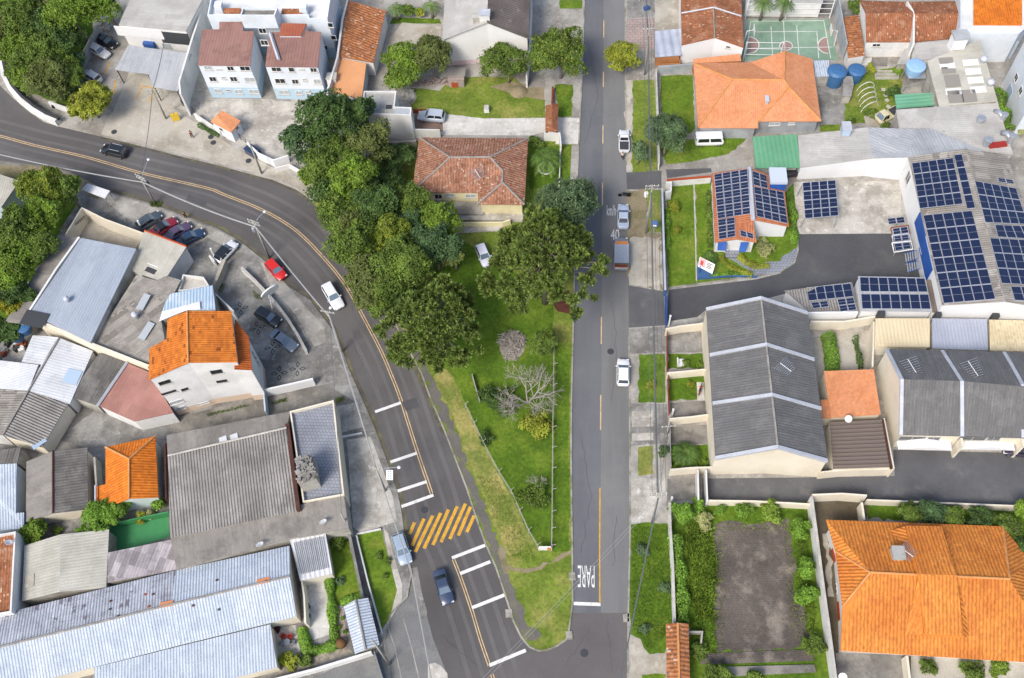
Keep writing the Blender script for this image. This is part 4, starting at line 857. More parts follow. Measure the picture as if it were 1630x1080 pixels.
strip('road_marking', [(1000.5, 1008), (999, 1090)], .16, MATS['paint_yellow'], .026)
txt('road_lettering', 'PARE', (933, 918), (933, 960), 2.75, 2.1, 'paint_white', .027)
txt('road_lettering', 'km/h', (973, 335), (973, 300), 2.0, 1.35, 'paint_white', .027)
txt('road_lettering', '40', (979, 374), (979, 330), 2.0, 1.25, 'paint_white', .027)
# the wedge of green between the two roads ------------------------
ISL_R = [(913, 500), (911, 580), (909.5, 640), (909, 720), (910, 820), (911, 870), (911.5, 958), (905, 1010), (901, 1019), (887, 1028.5), (871, 1035.5), (857, 1036.5), (843, 1030.5)]
st('lawn', [(492, 316), (508, 335), (545, 372), (582, 425), (614, 485), (647, 552), (671, 595), (684, 631), (709, 689), (743, 778), (762, 836), (773, 866), (790, 905), (804, 947), (818, 991), (830, 1015), (843, 1030)] + ISL_R[::-1] + [(915, 420), (917, 330), (919.5, 225), (880, 222), (660, 222), (600, 235)], 'lawn_worn', .08, .12)
st('path', [(508, 330), (512, 334), (550, 371), (588, 424), (620, 484), (650, 540), (672, 570), (690, 605), (709, 642), (723, 681), (751, 756), (776, 819), (782, 833), (797, 875), (807, 899), (811, 920), (829, 961), (840, 997), (862, 1010), (858, 1020), (840, 1020), (830, 1010), (818, 985), (804, 940), (790, 897), (775, 860), (764, 830), (746, 776), (712, 689), (687, 631), (674, 595), (662, 572), (645, 545), (614, 488), (582, 430), (545, 377)], 'path_tar', .085)
st('lawn', [(690, 600), (712, 640), (727, 681), (755, 756), (780, 819), (800, 868), (808, 885), (825, 880), (838, 868), (848, 866), (850, 862), (840, 849), (812, 785), (793, 756), (770, 709), (742, 650), (720, 598), (705, 585)], 'lawn_dry', .086)
st('lawn', [(815, 905), (840, 908), (870, 900), (906, 884), (909, 950), (903, 1005), (890, 1020), (868, 1026), (850, 1022), (866, 1010), (842, 992), (832, 958)], 'lawn_worn', .0865)
st('lawn', [(722, 600), (772, 709), (795, 756), (814, 785), (842, 849), (857, 872), (877, 876), (879, 820), (880, 687), (882, 556), (880, 480), (800, 420), (730, 380), (690, 420), (690, 560)], 'lawn_dark', .088)
st('lawn', [(884, 545), (882, 700), (880, 880), (906, 878), (907, 780), (904, 720), (906, 640), (908, 560)], 'lawn_dark', .087)
st('dirt_patch', [(885, 468), (905, 462), (912, 478), (906, 500), (888, 496), (880, 482)], 'leaf_litter', .0888)
st('dirt_path', [(808, 899), (830, 906), (860, 901), (885, 888), (909, 876), (909, 882), (888, 894), (862, 907), (830, 912), (809, 907)], 'dirt', .0895)
st('dirt_path', [(798, 868), (808, 899), (810, 915), (802, 912), (795, 888)], 'dirt', .0893)
kerb([(508, 335), (545, 372), (582, 425), (614, 485), (647, 552), (659, 573), (671, 595), (684, 631), (709, 689), (743, 778), (762, 836), (773, 866), (790, 905), (804, 947), (818, 991), (830, 1015), (843, 1030.5), (857, 1036.5), (871, 1035.5), (887, 1028.5), (901, 1019), (905, 1010), (911.5, 958), (911, 870), (910, 820), (909, 720), (909.5, 640), (911, 580), (913, 500), (915, 420), (917, 330), (919.5, 270), (923, 186), (926, 133), (929, 48), (930, 0), (931, -40)])
# blocks of pavement ----------------------------------------------
st('pavement', [(-60, 60), (130, 20), (330, -60), (560, -60), (920, -60), (930, 0), (929, 48), (926, 133), (923, 186), (921, 226), (880, 224), (660, 224), (600, 237), (500, 322), (492, 316), (472, 302), (433, 286), (406, 279), (347, 263), (292, 250), (250, 239), (161, 217), (139, 212), (92, 201), (69, 194), (42, 175), (14, 150), (0, 136), (-60, 110)], 'concrete', .1, .14)
st('pavement', [(161, 214), (250, 236), (292, 247), (347, 260), (406, 276), (433, 283), (470, 298), (488, 312), (520, 300), (440, 270), (380, 240), (310, 195), (285, 180), (262, 160), (245, 120), (205, 115), (180, 170)], 'concrete_tan', .104)
st('undergrowth_ground', [(-60, 60), (20, -60), (185, -60), (172, 8), (150, 45), (138, 70), (122, 125), (118, 150), (112, 172), (80, 160), (50, 150), (24, 125), (14, 100), (8, 60)], 'lawn_dark', .115)
st('undergrowth_ground', [(-60, 285), (20, 285), (110, 290), (125, 318), (95, 370), (10, 510), (-60, 540)], 'lawn_dark', .115)
st('yard', [(283, 172), (345, 200), (362, 222), (455, 262), (490, 240), (520, 170), (430, 158), (340, 158), (318, 110), (296, 160)], 'concrete_light', .105)
st('driveway', [(205, 116), (245, 120), (250, 140), (262, 165), (255, 190), (230, 188), (178, 183), (190, 150)], 'concrete_tan', .107)
st('car_park', [(131, 130), (140, 70), (152, 45), (176, 5), (205, -10), (185, 40), (200, 72), (184, 112), (205, 118), (180, 178), (165, 192), (140, 168)], 'concrete', .108)
for a, b in (((227, 140), (217, 159)), ((249, 143), (237, 164)), ((221, 137), (250, 142))): strip('parking_line', [a, b], .2, MATS['paint_yellow'], .112)
for a, b in (((184, 128), (182, 150)), ((152, 90), (170, 95)), ((170, 70), (178, 58)), ((176, 100), (166, 120))): strip('parking_line', [a, b], .24, MATS['paint_yellow'], .112)
st('lawn', [(655, 140), (700, 145), (722, 124), (815, 122), (868, 160), (868, 188), (770, 189), (700, 180), (655, 176)], 'lawn_worn', .11)
st('lawn', [(620, 38), (703, 38), (699, 30), (625, 28)], 'lawn_dark', .11)
st('yard', [(702, 181), (770, 189), (868, 188), (868, 210), (845, 216), (700, 215), (658, 212), (658, 198), (700, 200)], 'concrete_white', .112)
st('yard', [(660, 178), (705, 178), (705, 210), (660, 208)], 'pavers_red', .114)
st('driveway', [(888, 188), (922, 188), (921, 230), (884, 230), (888, 214)], 'concrete_white', .112)
st('lawn', [(884, 135), (912, 135), (910, 186), (888, 186)], 'lawn_dark', .112)
st('lawn', [(843, 232), (892, 232), (889, 300), (843, 300)], 'lawn_dark', .118)
st('lawn', [(896, 232), (909, 232), (906, 300), (892, 300)], 'lawn', .116)
st('pavement', [(910, 232), (921, 230), (918, 320), (906, 315)], 'concrete', .119)
st('lawn', [(891, 0), (926, 0), (926, 14), (891, 14)], 'lawn', .112)
st('yard', [(622, 60), (640, 36), (702, 42), (700, 70), (640, 75), (605, 90)], 'concrete_tan', .112)
st('yard', [(848, 30), (888, 25), (915, 20), (925, 45), (880, 80), (850, 70)], 'concrete', .113)
st('yard', [(838, 122), (866, 118), (868, 138), (842, 140)], 'concrete_dark', .115)
st('yard', [(780, 138), (815, 130), (866, 140), (866, 160), (815, 150)], 'dirt', .1125)
# right-hand side
st('pavement', [(995, -60), (1700, -60), (1760, 1110), (1000, 1110), (1000, 976), (1001, 935), (1003, 833), (1003, 798), (1002, 625), (1001, 538), (1001, 452), (999, 360), (997, 264), (996, 211), (995.5, 130), (995, 0)], 'concrete', .1, .14)
kerb([(995, -40), (995, 0), (995.5, 130), (996, 211), (997, 264)], .2, .15); kerb([(1001, 538), (1002, 625), (1003, 798), (1003, 833), (1001, 935), (1000, 976), (999, 1100)], .2, .15)
st('yard', [(998, 30), (1042, 28), (1042, 75), (1030, 80), (996, 75)], 'slabs_pink', .105)
st('yard', [(997, -40), (1042, -40), (1042, 26), (998, 30)], 'concrete_grey', .104)
st('verge', [(996, 128), (1006, 128), (1006, 272), (997, 272)], 'concrete_tan', .106)
st('lawn', [(1008, 128), (1047, 128), (1049, 200), (1047, 272), (1006, 275), (1007, 200)], 'lawn_worn', .107)
st('driveway', [(997, 275), (1053, 272), (1053, 300), (1026, 302), (998, 302)], 'asphalt_lane', .106)
st('lawn', [(1029, 302), (1053, 302), (1055, 325), (1055, 372), (1030, 370), (1031, 330)], 'lawn_worn', .107)
st('verge', [(999, 302), (1030, 302), (1030, 372), (1055, 372), (1054, 455), (1056, 462), (1001, 452)], 'dirt', .1065)
st('verge', [(1003, 380), (1053, 376), (1053, 462), (1002, 452)], 'concrete_tan', .1075)
st('driveway', [(1001, 455), (1056, 464), (1060, 518), (1001, 522)], 'asphalt_lane', .108)
st('pavement', [(1001, 524), (1060, 520), (1062, 560), (1002, 564)], 'concrete_grey', .106)
st('lawn', [(1017, 564), (1058, 564), (1059, 641), (1016, 641)], 'lawn_dark', .107)
st('pavement', [(1003, 643), (1062, 643), (1064, 705), (1004, 710)], 'concrete_grey', .1062)
for y in (655, 668, 690): st('pavement', [(1006, y), (1040, y - 1), (1040, y + 11), (1006, y + 12)], 'concrete_light', .1075)
st('lawn', [(1016, 712), (1040, 710), (1041, 755), (1016, 758)], 'lawn_dry', .107)
st('pavement', [(1004, 762), (1060, 760), (1062, 830), (1004, 832)], 'concrete_light', .1064)
st('lawn', [(1004, 835), (1037, 832), (1066, 834), (1072, 1000), (1058, 1040), (1034, 1042), (1020, 1018), (1003, 1010), (1002, 935)], 'lawn_dark', .107)
st('verge', [(1002, 1014), (1020, 1018), (1034, 1042), (1060, 1040), (1060, 1072), (1002, 1100)], 'concrete_tan', .1065)
st('lawn', [(1022, 1074), (1060, 1074), (1060, 1110), (1022, 1110)], 'lawn', .1075)
# right-hand plots
st('lawn', [(1052, 121), (1103, 120), (1106, 206), (1085, 222), (1195, 217), (1160, 245), (1062, 266), (1052, 240)], 'lawn', .108)
st('driveway', [(1062, 262), (1100, 258), (1160, 246), (1196, 232), (1200, 268), (1132, 268), (1064, 285)], 'concrete', .11)
st('driveway', [(1060, 270), (1132, 268), (1133, 274), (1062, 284)], 'asphalt_lane', .112)
st('yard', [(1300, 96), (1345, 120), (1350, 200), (1305, 205)], 'concrete_grey', .11)
st('lawn', [(1345, 120), (1440, 105), (1428, 180), (1400, 195), (1345, 198)], 'lawn_worn', .111)
st('yard', [(1375, 185), (1427, 172), (1428, 205), (1380, 206)], 'concrete_tan', .112)
st('lawn', [(1305, 200), (1342, 198), (1342, 208), (1305, 210)], 'lawn', .1125)
st('sports_court', [(1189, 31), (1320, 31), (1334, 96), (1180, 96)], 'court_green', .112)
CT = .116
for a, b in (((1195, 35), (1311, 34)), ((1311, 34), (1322, 94)), ((1195, 35), (1186, 94)), ((1199, 52), (1302, 51)), ((1195, 78), (1325, 76)), ((1247, 35), (1250, 94)), ((1227, 43), (1230, 94)), ((1268, 42), (1272, 94)), ((1300, 52), (1303, 94))): strip('court_line', [a, b], .1, MATS['paint_white'], CT)
def ringpx(c, rx, ry, a0=0, a1=360, n=28): return [(c[0] + rx * math.cos(math.radians(a0 + (a1 - a0) * i / n)), c[1] + ry * math.sin(math.radians(a0 + (a1 - a0) * i / n))) for i in range(n + 1)]
st('court_circle', ringpx((1251, 74), 10, 7.2)[:-1], 'court_pink', .1145); strip('court_line', ringpx((1251, 74), 10, 7.2), .14, MATS['paint_white'], CT)
for c, a0, a1 in (((1192, 73), -90, 90), ((1318, 73), 90, 270)): st('court_circle', ringpx(c, 16, 13, a0, a1), 'court_pink', .1146); strip('court_line', ringpx(c, 16, 13, a0, a1), .14, MATS['paint_white'], CT)
st('yard', [(1183, 4), (1330, 2), (1325, 29), (1186, 30)], 'concrete_dark', .111)
# solar plot
st('lawn', [(1060, 298), (1104, 292), (1107, 370), (1109, 452), (1063, 458)], 'lawn', .11)
st('lawn', [(1106, 292), (1133, 290), (1140, 390), (1150, 400), (1201, 438), (1150, 447), (1111, 452), (1108, 370)], 'lawn', .111)
st('lawn', [(1255, 300), (1263, 292), (1268, 350), (1269, 395), (1240, 418), (1210, 424), (1178, 408), (1170, 395), (1205, 385)], 'lawn', .111)
st('path', [(1153, 407), (1177, 407), (1190, 418), (1215, 424), (1242, 416), (1268, 394), (1270, 400), (1262, 418), (1240, 434), (1204, 443), (1198, 433), (1180, 424)], 'patio_tile', .113)
st('yard', [(1263, 290), (1436, 288), (1432, 372), (1271, 373)], 'concrete_light', .11)
st('lane', [(1064, 462), (1110, 456), (1204, 445), (1241, 436), (1264, 420), (1271, 400), (1271, 373), (1416, 372), (1452, 390), (1485, 445), (1250, 468), (1210, 478), (1122, 495), (1110, 505), (1062, 512)], 'tar', .112)
kerb([(1064, 459), (1110, 453), (1201, 440), (1241, 436), (1264, 420), (1270, 400), (1269, 380)], .16, .2)
# row house yards
st('yard', [(1064, 530), (1122, 528), (1123, 561), (1063, 562)], 'concrete_grey', .108)
st('lawn', [(1063, 564), (1121, 563), (1122, 585), (1063, 588)], 'lawn_dark', .109)
st('lawn', [(1064, 602), (1124, 599), (1128, 634), (1065, 638)], 'lawn_dark', .109)
st('yard', [(1109, 609), (1120, 609), (1122, 637), (1110, 638)], 'concrete_white', .1105)
st('yard', [(1067, 642), (1128, 638), (1128, 662), (1068, 665)], 'concrete_dark', .109)
st('yard', [(1068, 680), (1133, 676), (1135, 708), (1068, 706)], 'concrete_dark', .109)
st('lawn', [(1068, 708), (1134, 710), (1136, 742), (1068, 745)], 'lawn_dark', .109)
st('yard', [(1362, 530), (1392, 525), (1392, 590), (1310, 590), (1300, 540), (1340, 520)], 'concrete_tan', .108)
st('lane', [(1118, 762), (1304, 760), (1424, 758), (1422, 716), (1640, 722), (1640, 806), (1380, 796), (1300, 800), (1118, 796)], 'asphalt_lane', .11)
st('driveway', [(1062, 762), (1108, 762), (1110, 796), (1074, 798), (1062, 800)], 'concrete_dark', .109)
# vacant plot
st('lawn', [(1069, 802), (1296, 800), (1304, 860), (1318, 1000), (1330, 1110), (1098, 1110), (1098, 1000), (1075, 990)], 'lawn_dark', .108)
st('vacant_lot', [(1137, 835), (1168, 829), (1200, 834), (1256, 826), (1260, 860), (1268, 905), (1263, 930), (1286, 985), (1288, 1022), (1250, 1034), (1190, 1038), (1140, 1036), (1137, 1010), (1136, 975), (1134, 930), (1143, 900), (1138, 880)], 'pavers', .112)
st('steps', [(1118, 1040), (1290, 1034), (1296, 1052), (1115, 1058)], 'pavers', .2, .2); st('steps', [(1140, 1062), (1296, 1058), (1300, 1070), (1140, 1078)], 'concrete_dark', .3, .3)
# house at the lower right
st('yard', [(1296, 795), (1385, 798), (1378, 832), (1330, 830), (1335, 1040), (1450, 1045), (1450, 1110), (1335, 1110)], 'dirt_dark', .108)
st('yard', [(1330, 1040), (1440, 1042), (1442, 1110), (1336, 1110)], 'concrete_dark', .112)
st('path', [(1309, 850), (1320, 850), (1328, 950), (1318, 950)], 'concrete_tan', .112)
st('garden', [(1380, 800), (1640, 806), (1640, 860), (1500, 830), (1382, 828)], 'lawn_dark', .11)
st('yard', [(1450, 1045), (1640, 1050), (1640, 1110), (1450, 1110)], 'concrete_tan', .109)
# left-hand blocks
st('pavement', [(-60, 252), (0, 258), (60, 265), (111, 275), (172, 305), (242, 325), (294, 344), (345, 363), (380, 383), (422, 416), (456, 454), (494, 478), (531, 528), (545, 558), (556, 589), (578, 639), (594, 675), (614, 728), (633, 784), (640, 820), (647, 880), (655, 915), (648, 950), (622, 975), (612, 1022), (603, 1036), (580, 1040), (436, 1110), (-60, 1110)], 'concrete_grey', .1, .14)
st('pavement', [(172, 307), (242, 328), (294, 347), (345, 366), (376, 384), (372, 400), (330, 378), (296, 400), (230, 370), (170, 322)], 'concrete', .104)
st('verge', [(-60, 258), (60, 266), (111, 276), (170, 306), (160, 320), (100, 292), (-60, 285)], 'dirt', .104)
st('pavement', [(404, 405), (424, 418), (455, 455), (492, 480), (530, 530), (543, 560), (555, 592), (530, 600), (505, 640), (492, 570), (470, 520), (440, 470), (400, 420)], 'concrete_grey', .104)
st('pavement', [(415, 418), (428, 420), (470, 470), (515, 520), (520, 545), (500, 552), (470, 500), (430, 455)], 'concrete', .106)
st('car_park', [(344, 462), (354, 445), (362, 425), (388, 430), (410, 450), (440, 480), (470, 525), (486, 560), (500, 605), (420, 625), (408, 580), (395, 530), (372, 492)], 'concrete_grey', .106)
st('yard', [(285, 405), (300, 400), (345, 420), (338, 455), (300, 448), (270, 435)], 'concrete_grey', .107)
st('yard', [(128, 372), (150, 340), (210, 368), (228, 380), (215, 396), (130, 380)], 'concrete_tan', .107)
st('yard', [(65, 715), (110, 640), (150, 650), (160, 670), (230, 690), (275, 668), (300, 660), (420, 630), (530, 610), (530, 640), (400, 670), (270, 690), (140, 715), (130, 770), (60, 770)], 'concrete_dark', .107)
st('yard', [(160, 646), (215, 672), (270, 675), (262, 700), (140, 713), (90, 700)], 'concrete_grey', .108)
st('driveway', [(430, 636), (520, 612), (565, 640), (534, 650), (430, 660)], 'concrete_dark', .11)
for q in ([(534, 648), (570, 640), (578, 680), (540, 690)], [(552, 700), (590, 695), (625, 790), (632, 830), (608, 838), (575, 850), (562, 840), (556, 750)], [(560, 785), (575, 780), (592, 812), (562, 822)], [(564, 820), (594, 812), (597, 830), (570, 842)]): st('pavement', q, 'concrete_light', .108 + rnd.random() * .003)
st('lawn', [(568, 850), (606, 842), (615, 872), (630, 925), (633, 940), (620, 985), (606, 1008), (590, 940)], 'lawn', .108)
st('pavement', [(610, 840), (618, 850), (625, 880), (640, 930), (640, 955), (622, 985), (610, 1020), (604, 1008), (620, 985), (632, 940), (616, 875)], 'concrete_light', .1085)
kerb([(647, 880), (655, 912), (648, 950), (622, 978), (611, 1022)], .2, .14)
st('garden', [(522, 850), (552, 846), (578, 950), (545, 966), (525, 960), (528, 920)], 'lawn', .108)
st('yard', [(480, 930), (520, 918), (526, 1010), (490, 1022), (482, 980)], 'concrete_white', .112)
st('yard', [(432, 1000), (470, 995), (478, 1035), (445, 1060), (436, 1040)], 'concrete_white', .112)
st('yard', [(533, 968), (546, 962), (552, 1020), (538, 1018)], 'slabs_pink', .112)
st('yard', [(172, 838), (268, 822), (270, 855), (180, 882)], 'court_vivid', .112)
st('yard', [(445, 1060), (550, 1030), (563, 1040), (440, 1078)], 'w_stone', .113)
# ================================================================ BUILDINGS, upper and right
W = MATS
def RC(mat): MATS['ridge'] = MATS[mat]
RIDGE0 = MATS['ridge']
# -- warehouse at the top left
h = house('warehouse', 'grey roofed warehouse with a white banner along its front above a metal awning', 'warehouse', dict(a=(189, 40, 6.2), b=(296, 50, 6.2), c=(326, -8, 6.4), d=(212, -14, 6.4)), 'abcd', W['w_white'], W['r_lightgrey'], ov=.05)
p = hitwall(h, 225, 52)
def vpost(label, foot, h, s=.2):
    p = P(*foot); b = MB(); b.box((p.x, p.y, 0), s, s, h); b.box((p.x, p.y, h), s + .08, s + .08, .06); return tag(b.build('gate_post', MATS['w_white']), label, 'gate post')
def wallbox(root, u, v, w_, h_, mat, name, dep=.08, sub=None):
    b = hitwall(root, u, v)
    if not b: return
    _, p, e, n = b; e = Vector((e.x, e.y, 0)); n = Vector((n.x, n.y, 0)); z = Vector((0, 0, 1)); m = MB(); c = [p + e * x + z * y + n * d for d in (-.02, dep) for x, y in ((-w_ / 2, -h_ / 2), (w_ / 2, -h_ / 2), (w_ / 2, h_ / 2), (-w_ / 2, h_ / 2))]
    for f in ((3, 2, 1, 0), (4, 5, 6, 7), (0, 1, 5, 4), (1, 2, 6, 5), (2, 3, 7, 6), (3, 0, 4, 7)): m.face([c[k] for k in f])
    return m.build(name, MATS[mat], sub or root)
wallbox(h, 222, 52, 8.4, 2.0, 'sign_white', 'banner', .12); wallbox(h, 279, 61, 5.2, 2.5, 'darkgrey', 'fascia', .1); wallbox(h, 239, 70, 1.9, 1.2, 'sign_blue', 'awning', .7); wallbox(h, 266, 74, 1.6, 1.2, 'pane_pale', 'window', .05)
house('metal_awning', 'large grey metal awning sloping down in front of the warehouse doors', 'awning', dict(a=(204, 72, 4.6), b=(305, 86, 4.6), c=(283, 145, 3.4), d=(244, 139, 3.4), e=(236, 118, 3.8), f=(183, 111, 3.8)), 'abcdef', W['w_dirty'], W['r_metal_grey'], ov=.3, nowall=True)
mm = thing('awning_frame', P(215, 118), 'dark metal posts holding up the front edge of the grey awning', 'posts')
for u, v in ((186, 111), (236, 119), (246, 139), (282, 145)):
    q = P(u, v, 3.3); m = MB(); m.tube([(q.x, q.y, 0), (q.x, q.y, 3.3)], .09); m.build('post', W['darkgrey'], mm)
m = MB(); q = P(240, 108, 1); m.box((q.x, q.y, 0), 7.5, .15, 2.9, .1); m.build('back_wall', W['w_bluegrey'], mm)
wall('tall white party wall between the warehouse and the flats', [(326, 0), (306, 60), (285, 130), (287, 150)], 5.2, W['w_white'], .3)
# -- block of flats (one building: two street blocks and a rear block)
h = house('apartment_building', 'white and pale blue three storey block of flats with two brown roofs', 'apartment block', dict(a=(322, 47, 8.2), b=(349, 47, 8.2), c=(349, 35, 8.5), d=(385, 35, 8.5), e=(387, 50, 8.2), f=(404, 50, 8.2), g=(398, 105, 7.6), h=(315, 104, 7.6)), 'abcdefgh', W['w_bluewhite'], W['r_brown'], ov=.06)
house('', '', '', dict(a=(429, 51, 8.2), b=(446, 51, 8.2), c=(448, 37, 8.5), d=(488, 38, 8.5), e=(488, 50, 8.2), f=(511, 51, 8.2), g=(506, 107, 7.6), h=(422, 106, 7.6)), 'abcdefgh', W['w_bluewhite'], W['r_brown'], ov=.06, into=h)
house('', '', '', dict(a=(448, 37, 8.75), b=(488, 38, 8.75), c=(479, 57, 8.45), d=(445, 57, 8.45)), 'abcd', W['w_bluewhite'], mk('r_brown_new', '#b0674f', '#a05a44', uv=True, pat='corr', per=.5, fine=.05, bump=.3, ns=.3), base=7.9, ov=.0, into=h)
flat('', '', '', [(330, 25), (345, 24), (383, 24), (440, 25), (489, 24), (491, 30), (521, 30), (531, -34), (341, -34)], 8.9, W['w_bluewhite'], W['r_white'], .9, into=h)
flat('', '', '', [(382, 25), (437, 25), (442, 12.5), (386, 12.5)], 10.6, W['w_bluewhite_plain'], W['concrete_dark'], .4, base=7.9, into=h)
for a, b, c, d in ((357, 383, 13, 22), (449, 480, 14, 24)):
    q = [P(a, c, 8.9), P(b, c, 8.9), P(b + 1, d, 8.7), P(a - 2, d, 8.7)]; m = MB(); m.face(q[::-1], 0, planeuv(q)); m.prism([(x.x, x.y) for x in q], 8.0, 8.6, 0); m.build('tank_roof', W['r_rust_dark'], h)
for u, v in ((347, 7), (482, 10)): q = P(u, v, 9.6); m = MB(); m.box((q.x, q.y, 8.0), 1.2, 1.2, 1.7); m.build('vent_box', W['w_bluewhite_plain'], h)
q0, q1 = P(430, 53, 8.5), P(444, 95, 8.0); m = MB(); m.tube([q0, q1], .28, 4); m.build('gutter_strip', W['flash_white'], h)
wins(h, [(331, 108, 1.2, 1.0)], pane='pane_pale')
wins(h, [(367, 109, 1.1, 1.0), (390, 109, 1.7, 1.0), (339, 126, 1.2, 1.1), (372, 126, 1.2, 1.1), (440, 110.5, 1.6, 1.0), (464, 111, 1.0, 1.0), (499, 111.5, 1.1, 1.0), (446, 129, 1.7, 1.1), (470, 130, 1.1, 1.1), (418, 49, 1.2, 1.1), (421, 68, 1.2, 1.1), (363, 144, .8, .4), (348.5, 110, .8, .25), (480, 110, .8, .25)], pane='pane_dark')
wins(h, [(356, 124, .7, .6), (398, 127, 1.8, 1.1), (347, 145, 1.2, 1.0), (380, 146, 1.3, 1.0), (404, 146, 1.7, 1.0), (485, 127, .7, .6), (505, 130, 1.1, 1.1), (452, 147, 1.7, 1.0), (476, 148, 1.1, .9), (490, 147, .9, .6)], pane='pane_pale')
wins(h, [(526, 40, .9, 1.0), (531, 60, .9, 1.0), (518, 76, .8, 1.0)], pane='pane_dark')
# -- houses along the top
h = house('tiled_house', 'long house with a rust coloured tile roof beside the block of flats', 'house', dict(a=(554, 1, 4.2), b=(614, 17, 3.6), c=(594.5, 100, 3.2), d=(538, 90, 3.8)), 'abcd', W['w_white'], W['r_rust_tile'], ov=.1)
wall('white parapet wall along the rust tiled roof', [(553, 0), (545, 30), (537, 90), (520, 148)], 4.4, W['w_white'], .3)
h = house('terrace_house', 'low house with a smooth terracotta coloured flat roof and a white tank box', 'house', dict(a=(536, 92, 3.4), b=(583, 101, 3.3), c=(576, 158, 3.1), d=(522, 146, 3.2)), 'abcd', W['w_bluegrey'], W['r_terracotta_flat'], ov=.1)
roofbox(h, 529, 128, 1.5, 1.3, .9, 'sign_white', 'tank_box', 'concrete_trim')
h = flat('flat_roofed_house', 'white two storey house with a grey flat roof and teal windows', 'house', [(579, 145), (631, 145), (628, 170), (655, 171), (654, 184), (575, 181)], 5.7, W['w_white'], W['r_slab'], .35)
wins(h, [(588.5, 199, 1.7, .9), (611, 199.5, 1.3, .9)], pane='pane_teal'); roofbox(h, 619, 171, .9, .7, .15, 'darkgrey', 'roof_hatch'); roofbox(h, 641, 178, 2.2, 1.2, .15, 'r_slab', 'roof_light', 'pane_pale')
RC('ridge_grey')
h = house('gabled_house', 'white gabled house roofed half in dark stained and half in pale sheets', 'house', dict(a=(704, 64, 6.2), b=(775, 36, 9.2), c=(842, 62, 6.4), d=(845, -40, 6.4), e=(779, -60, 9.2), f=(710, -40, 6.2)), 'abef bcde', W['w_pinkbase'], None, roofs=[W['r_lightgrey'], mk('r_darkold', '#7b716a', '#685f59', ns=.25, uv=True, pat='corr', per=.4, cell=(1.1, 2), cv=.1, rough=.95, bump=.5, stain='#cfc8c2', sscale=.7, samt=.6, sthr=.66)], ov=.3)
roofbox(h, 760, 33, 1.3, 1.0, 1.0, 'w_dirty', 'chimney', 'concrete_trim'); roofbox(h, 772, 29, 1.6, 1.3, 1.1, 'w_white', 'tank_box', 'flash_white')
wall('narrow white side wall along the dark stained roof', [(846, 0), (843, 70), (838, 120)], 3.0, W['w_white'], .25)
m = thing('garden_shed', P(727, 120), 'small pink and grey shed of old boards at the foot of the gabled wall', 'shed')
q = P(727, 116, 1.6); mb_ = MB(); mb_.box((q.x, q.y - .6, 0), 2.6, 2.4, 1.7); mb_.build('wall', W['slabs_pink'], m); mb_ = MB(); mb_.box((q.x, q.y, 1.7), 2.9, 1.9, .1); mb_.build('roof', W['r_grey_strip'], m); mb_ = MB(); mb_.box((q.x - .3, q.y - 1.85, .0), 1.0, .1, 1.2); mb_.build('door', W['terracotta'], m)
# gate with a little tile roof beside the street
m = thing('gatehouse_roof', P(878, 195), 'small brown tiled gateway roof beside the straight street', 'gateway')
house('', '', '', dict(a=(869, 168, 2.6), b=(879, 166, 3.2), c=(889, 165, 2.6), d=(887.5, 209, 2.6), e=(878, 203, 3.2), f=(868, 209, 2.6)), 'abef bcde edf', W['w_white'], W['r_rust_dark'], nowall=True, into=m, th=.1)
for u, v in ((871, 170), (887, 168), (886, 207), (870, 207)): q = P(u, v, 2.5); b = MB(); b.box((q.x, q.y, 0), .35, .35, 2.5); b.build('pillar', W['w_brickred'], m)
wall('white painted garden wall below the tiled gateway', [(866, 211), (891, 212), (893, 232)], 2.0, W['w_white'], .2)
wall('low brick wall above the tiled gateway', [(880, 138), (879, 165)], 1.0, W['w_brickred'], .3)
wall('thin white wall along the palm garden', [(892, 234), (890, 300)], 1.0, W['w_white'], .15)
# brown hipped house in the middle
RC('ridge'); RIDGE_ = 'ae be bf fg'
h = house('hipped_house', 'cream house with a large weathered brown hipped tile roof behind the trees', 'house', dict(a=(667, 219, 3.6), b=(840.5, 220.5, 3.6), c=(656, 306, 3.5), d=(761, 307, 3.5), e=(716.5, 251, 6.0), f=(780, 250.5, 6.0), g=(800.5, 273, 5.06), i=(800, 291, 5.02), j=(760.5, 325, 3.4), k=(835, 326, 3.5)), 'abfe aec cefgd bkigf dgij jik', W['w_cream2'], W['r_brown_tile'], ov=.45, ridge='ae ef fg gi ce bf ij ik')
wins(h, [(698, 313, 1.2, 1.2)], pane='pane_dark'); wins(h, [(716, 311, 1.5, .9), (749, 312, 1.6, .9)], pane='pane_pale')
antenna('old television antenna on the weathered brown tile roof', h, 756, 270, 765, 289, 7, .9)
b = MB(); b.prism([(p.x, p.y) for p in (P(668, 320, .9), P(770, 322, .9), P(770, 341, .9), P(672, 341, .9))], 0, .9); t = thing('porch', P(720, 330), 'pale concrete porch platform along the cream house wall', 'porch'); b.build('platform', W['concrete'], t); b = MB(); b.box(tuple(P(760, 347, 0) + Vector((0, 0, 0))), 14, 1.6, .55); b.build('step', W['concrete_light'], t)
wall('cream garden wall with railings at the foot of the porch steps', [(716, 355), (800, 354), (812, 350)], 1.2, W['w_cream2'], .25)
b = MB(); b.prism([(p.x, p.y) for p in (P(722, 362, .3), P(800, 356, .3), P(800, 367, .3), P(724, 371, .3))], 0, .3); tag(b.build('path', W['concrete_light']), None, None, None, 'structure')
wall('long grubby white wall behind the brown hipped roof', [(610, 228), (662, 224)], 1.6, W['w_dirty'], .3)
wall('white wall of the parking place beside the flat roofed house', [(657, 206), (700, 207)], 2.0, W['w_white'], .2); wall('rusty red wall behind the parked silver car', [(657, 174), (703, 176)], 1.0, W['w_brickred'], .2)
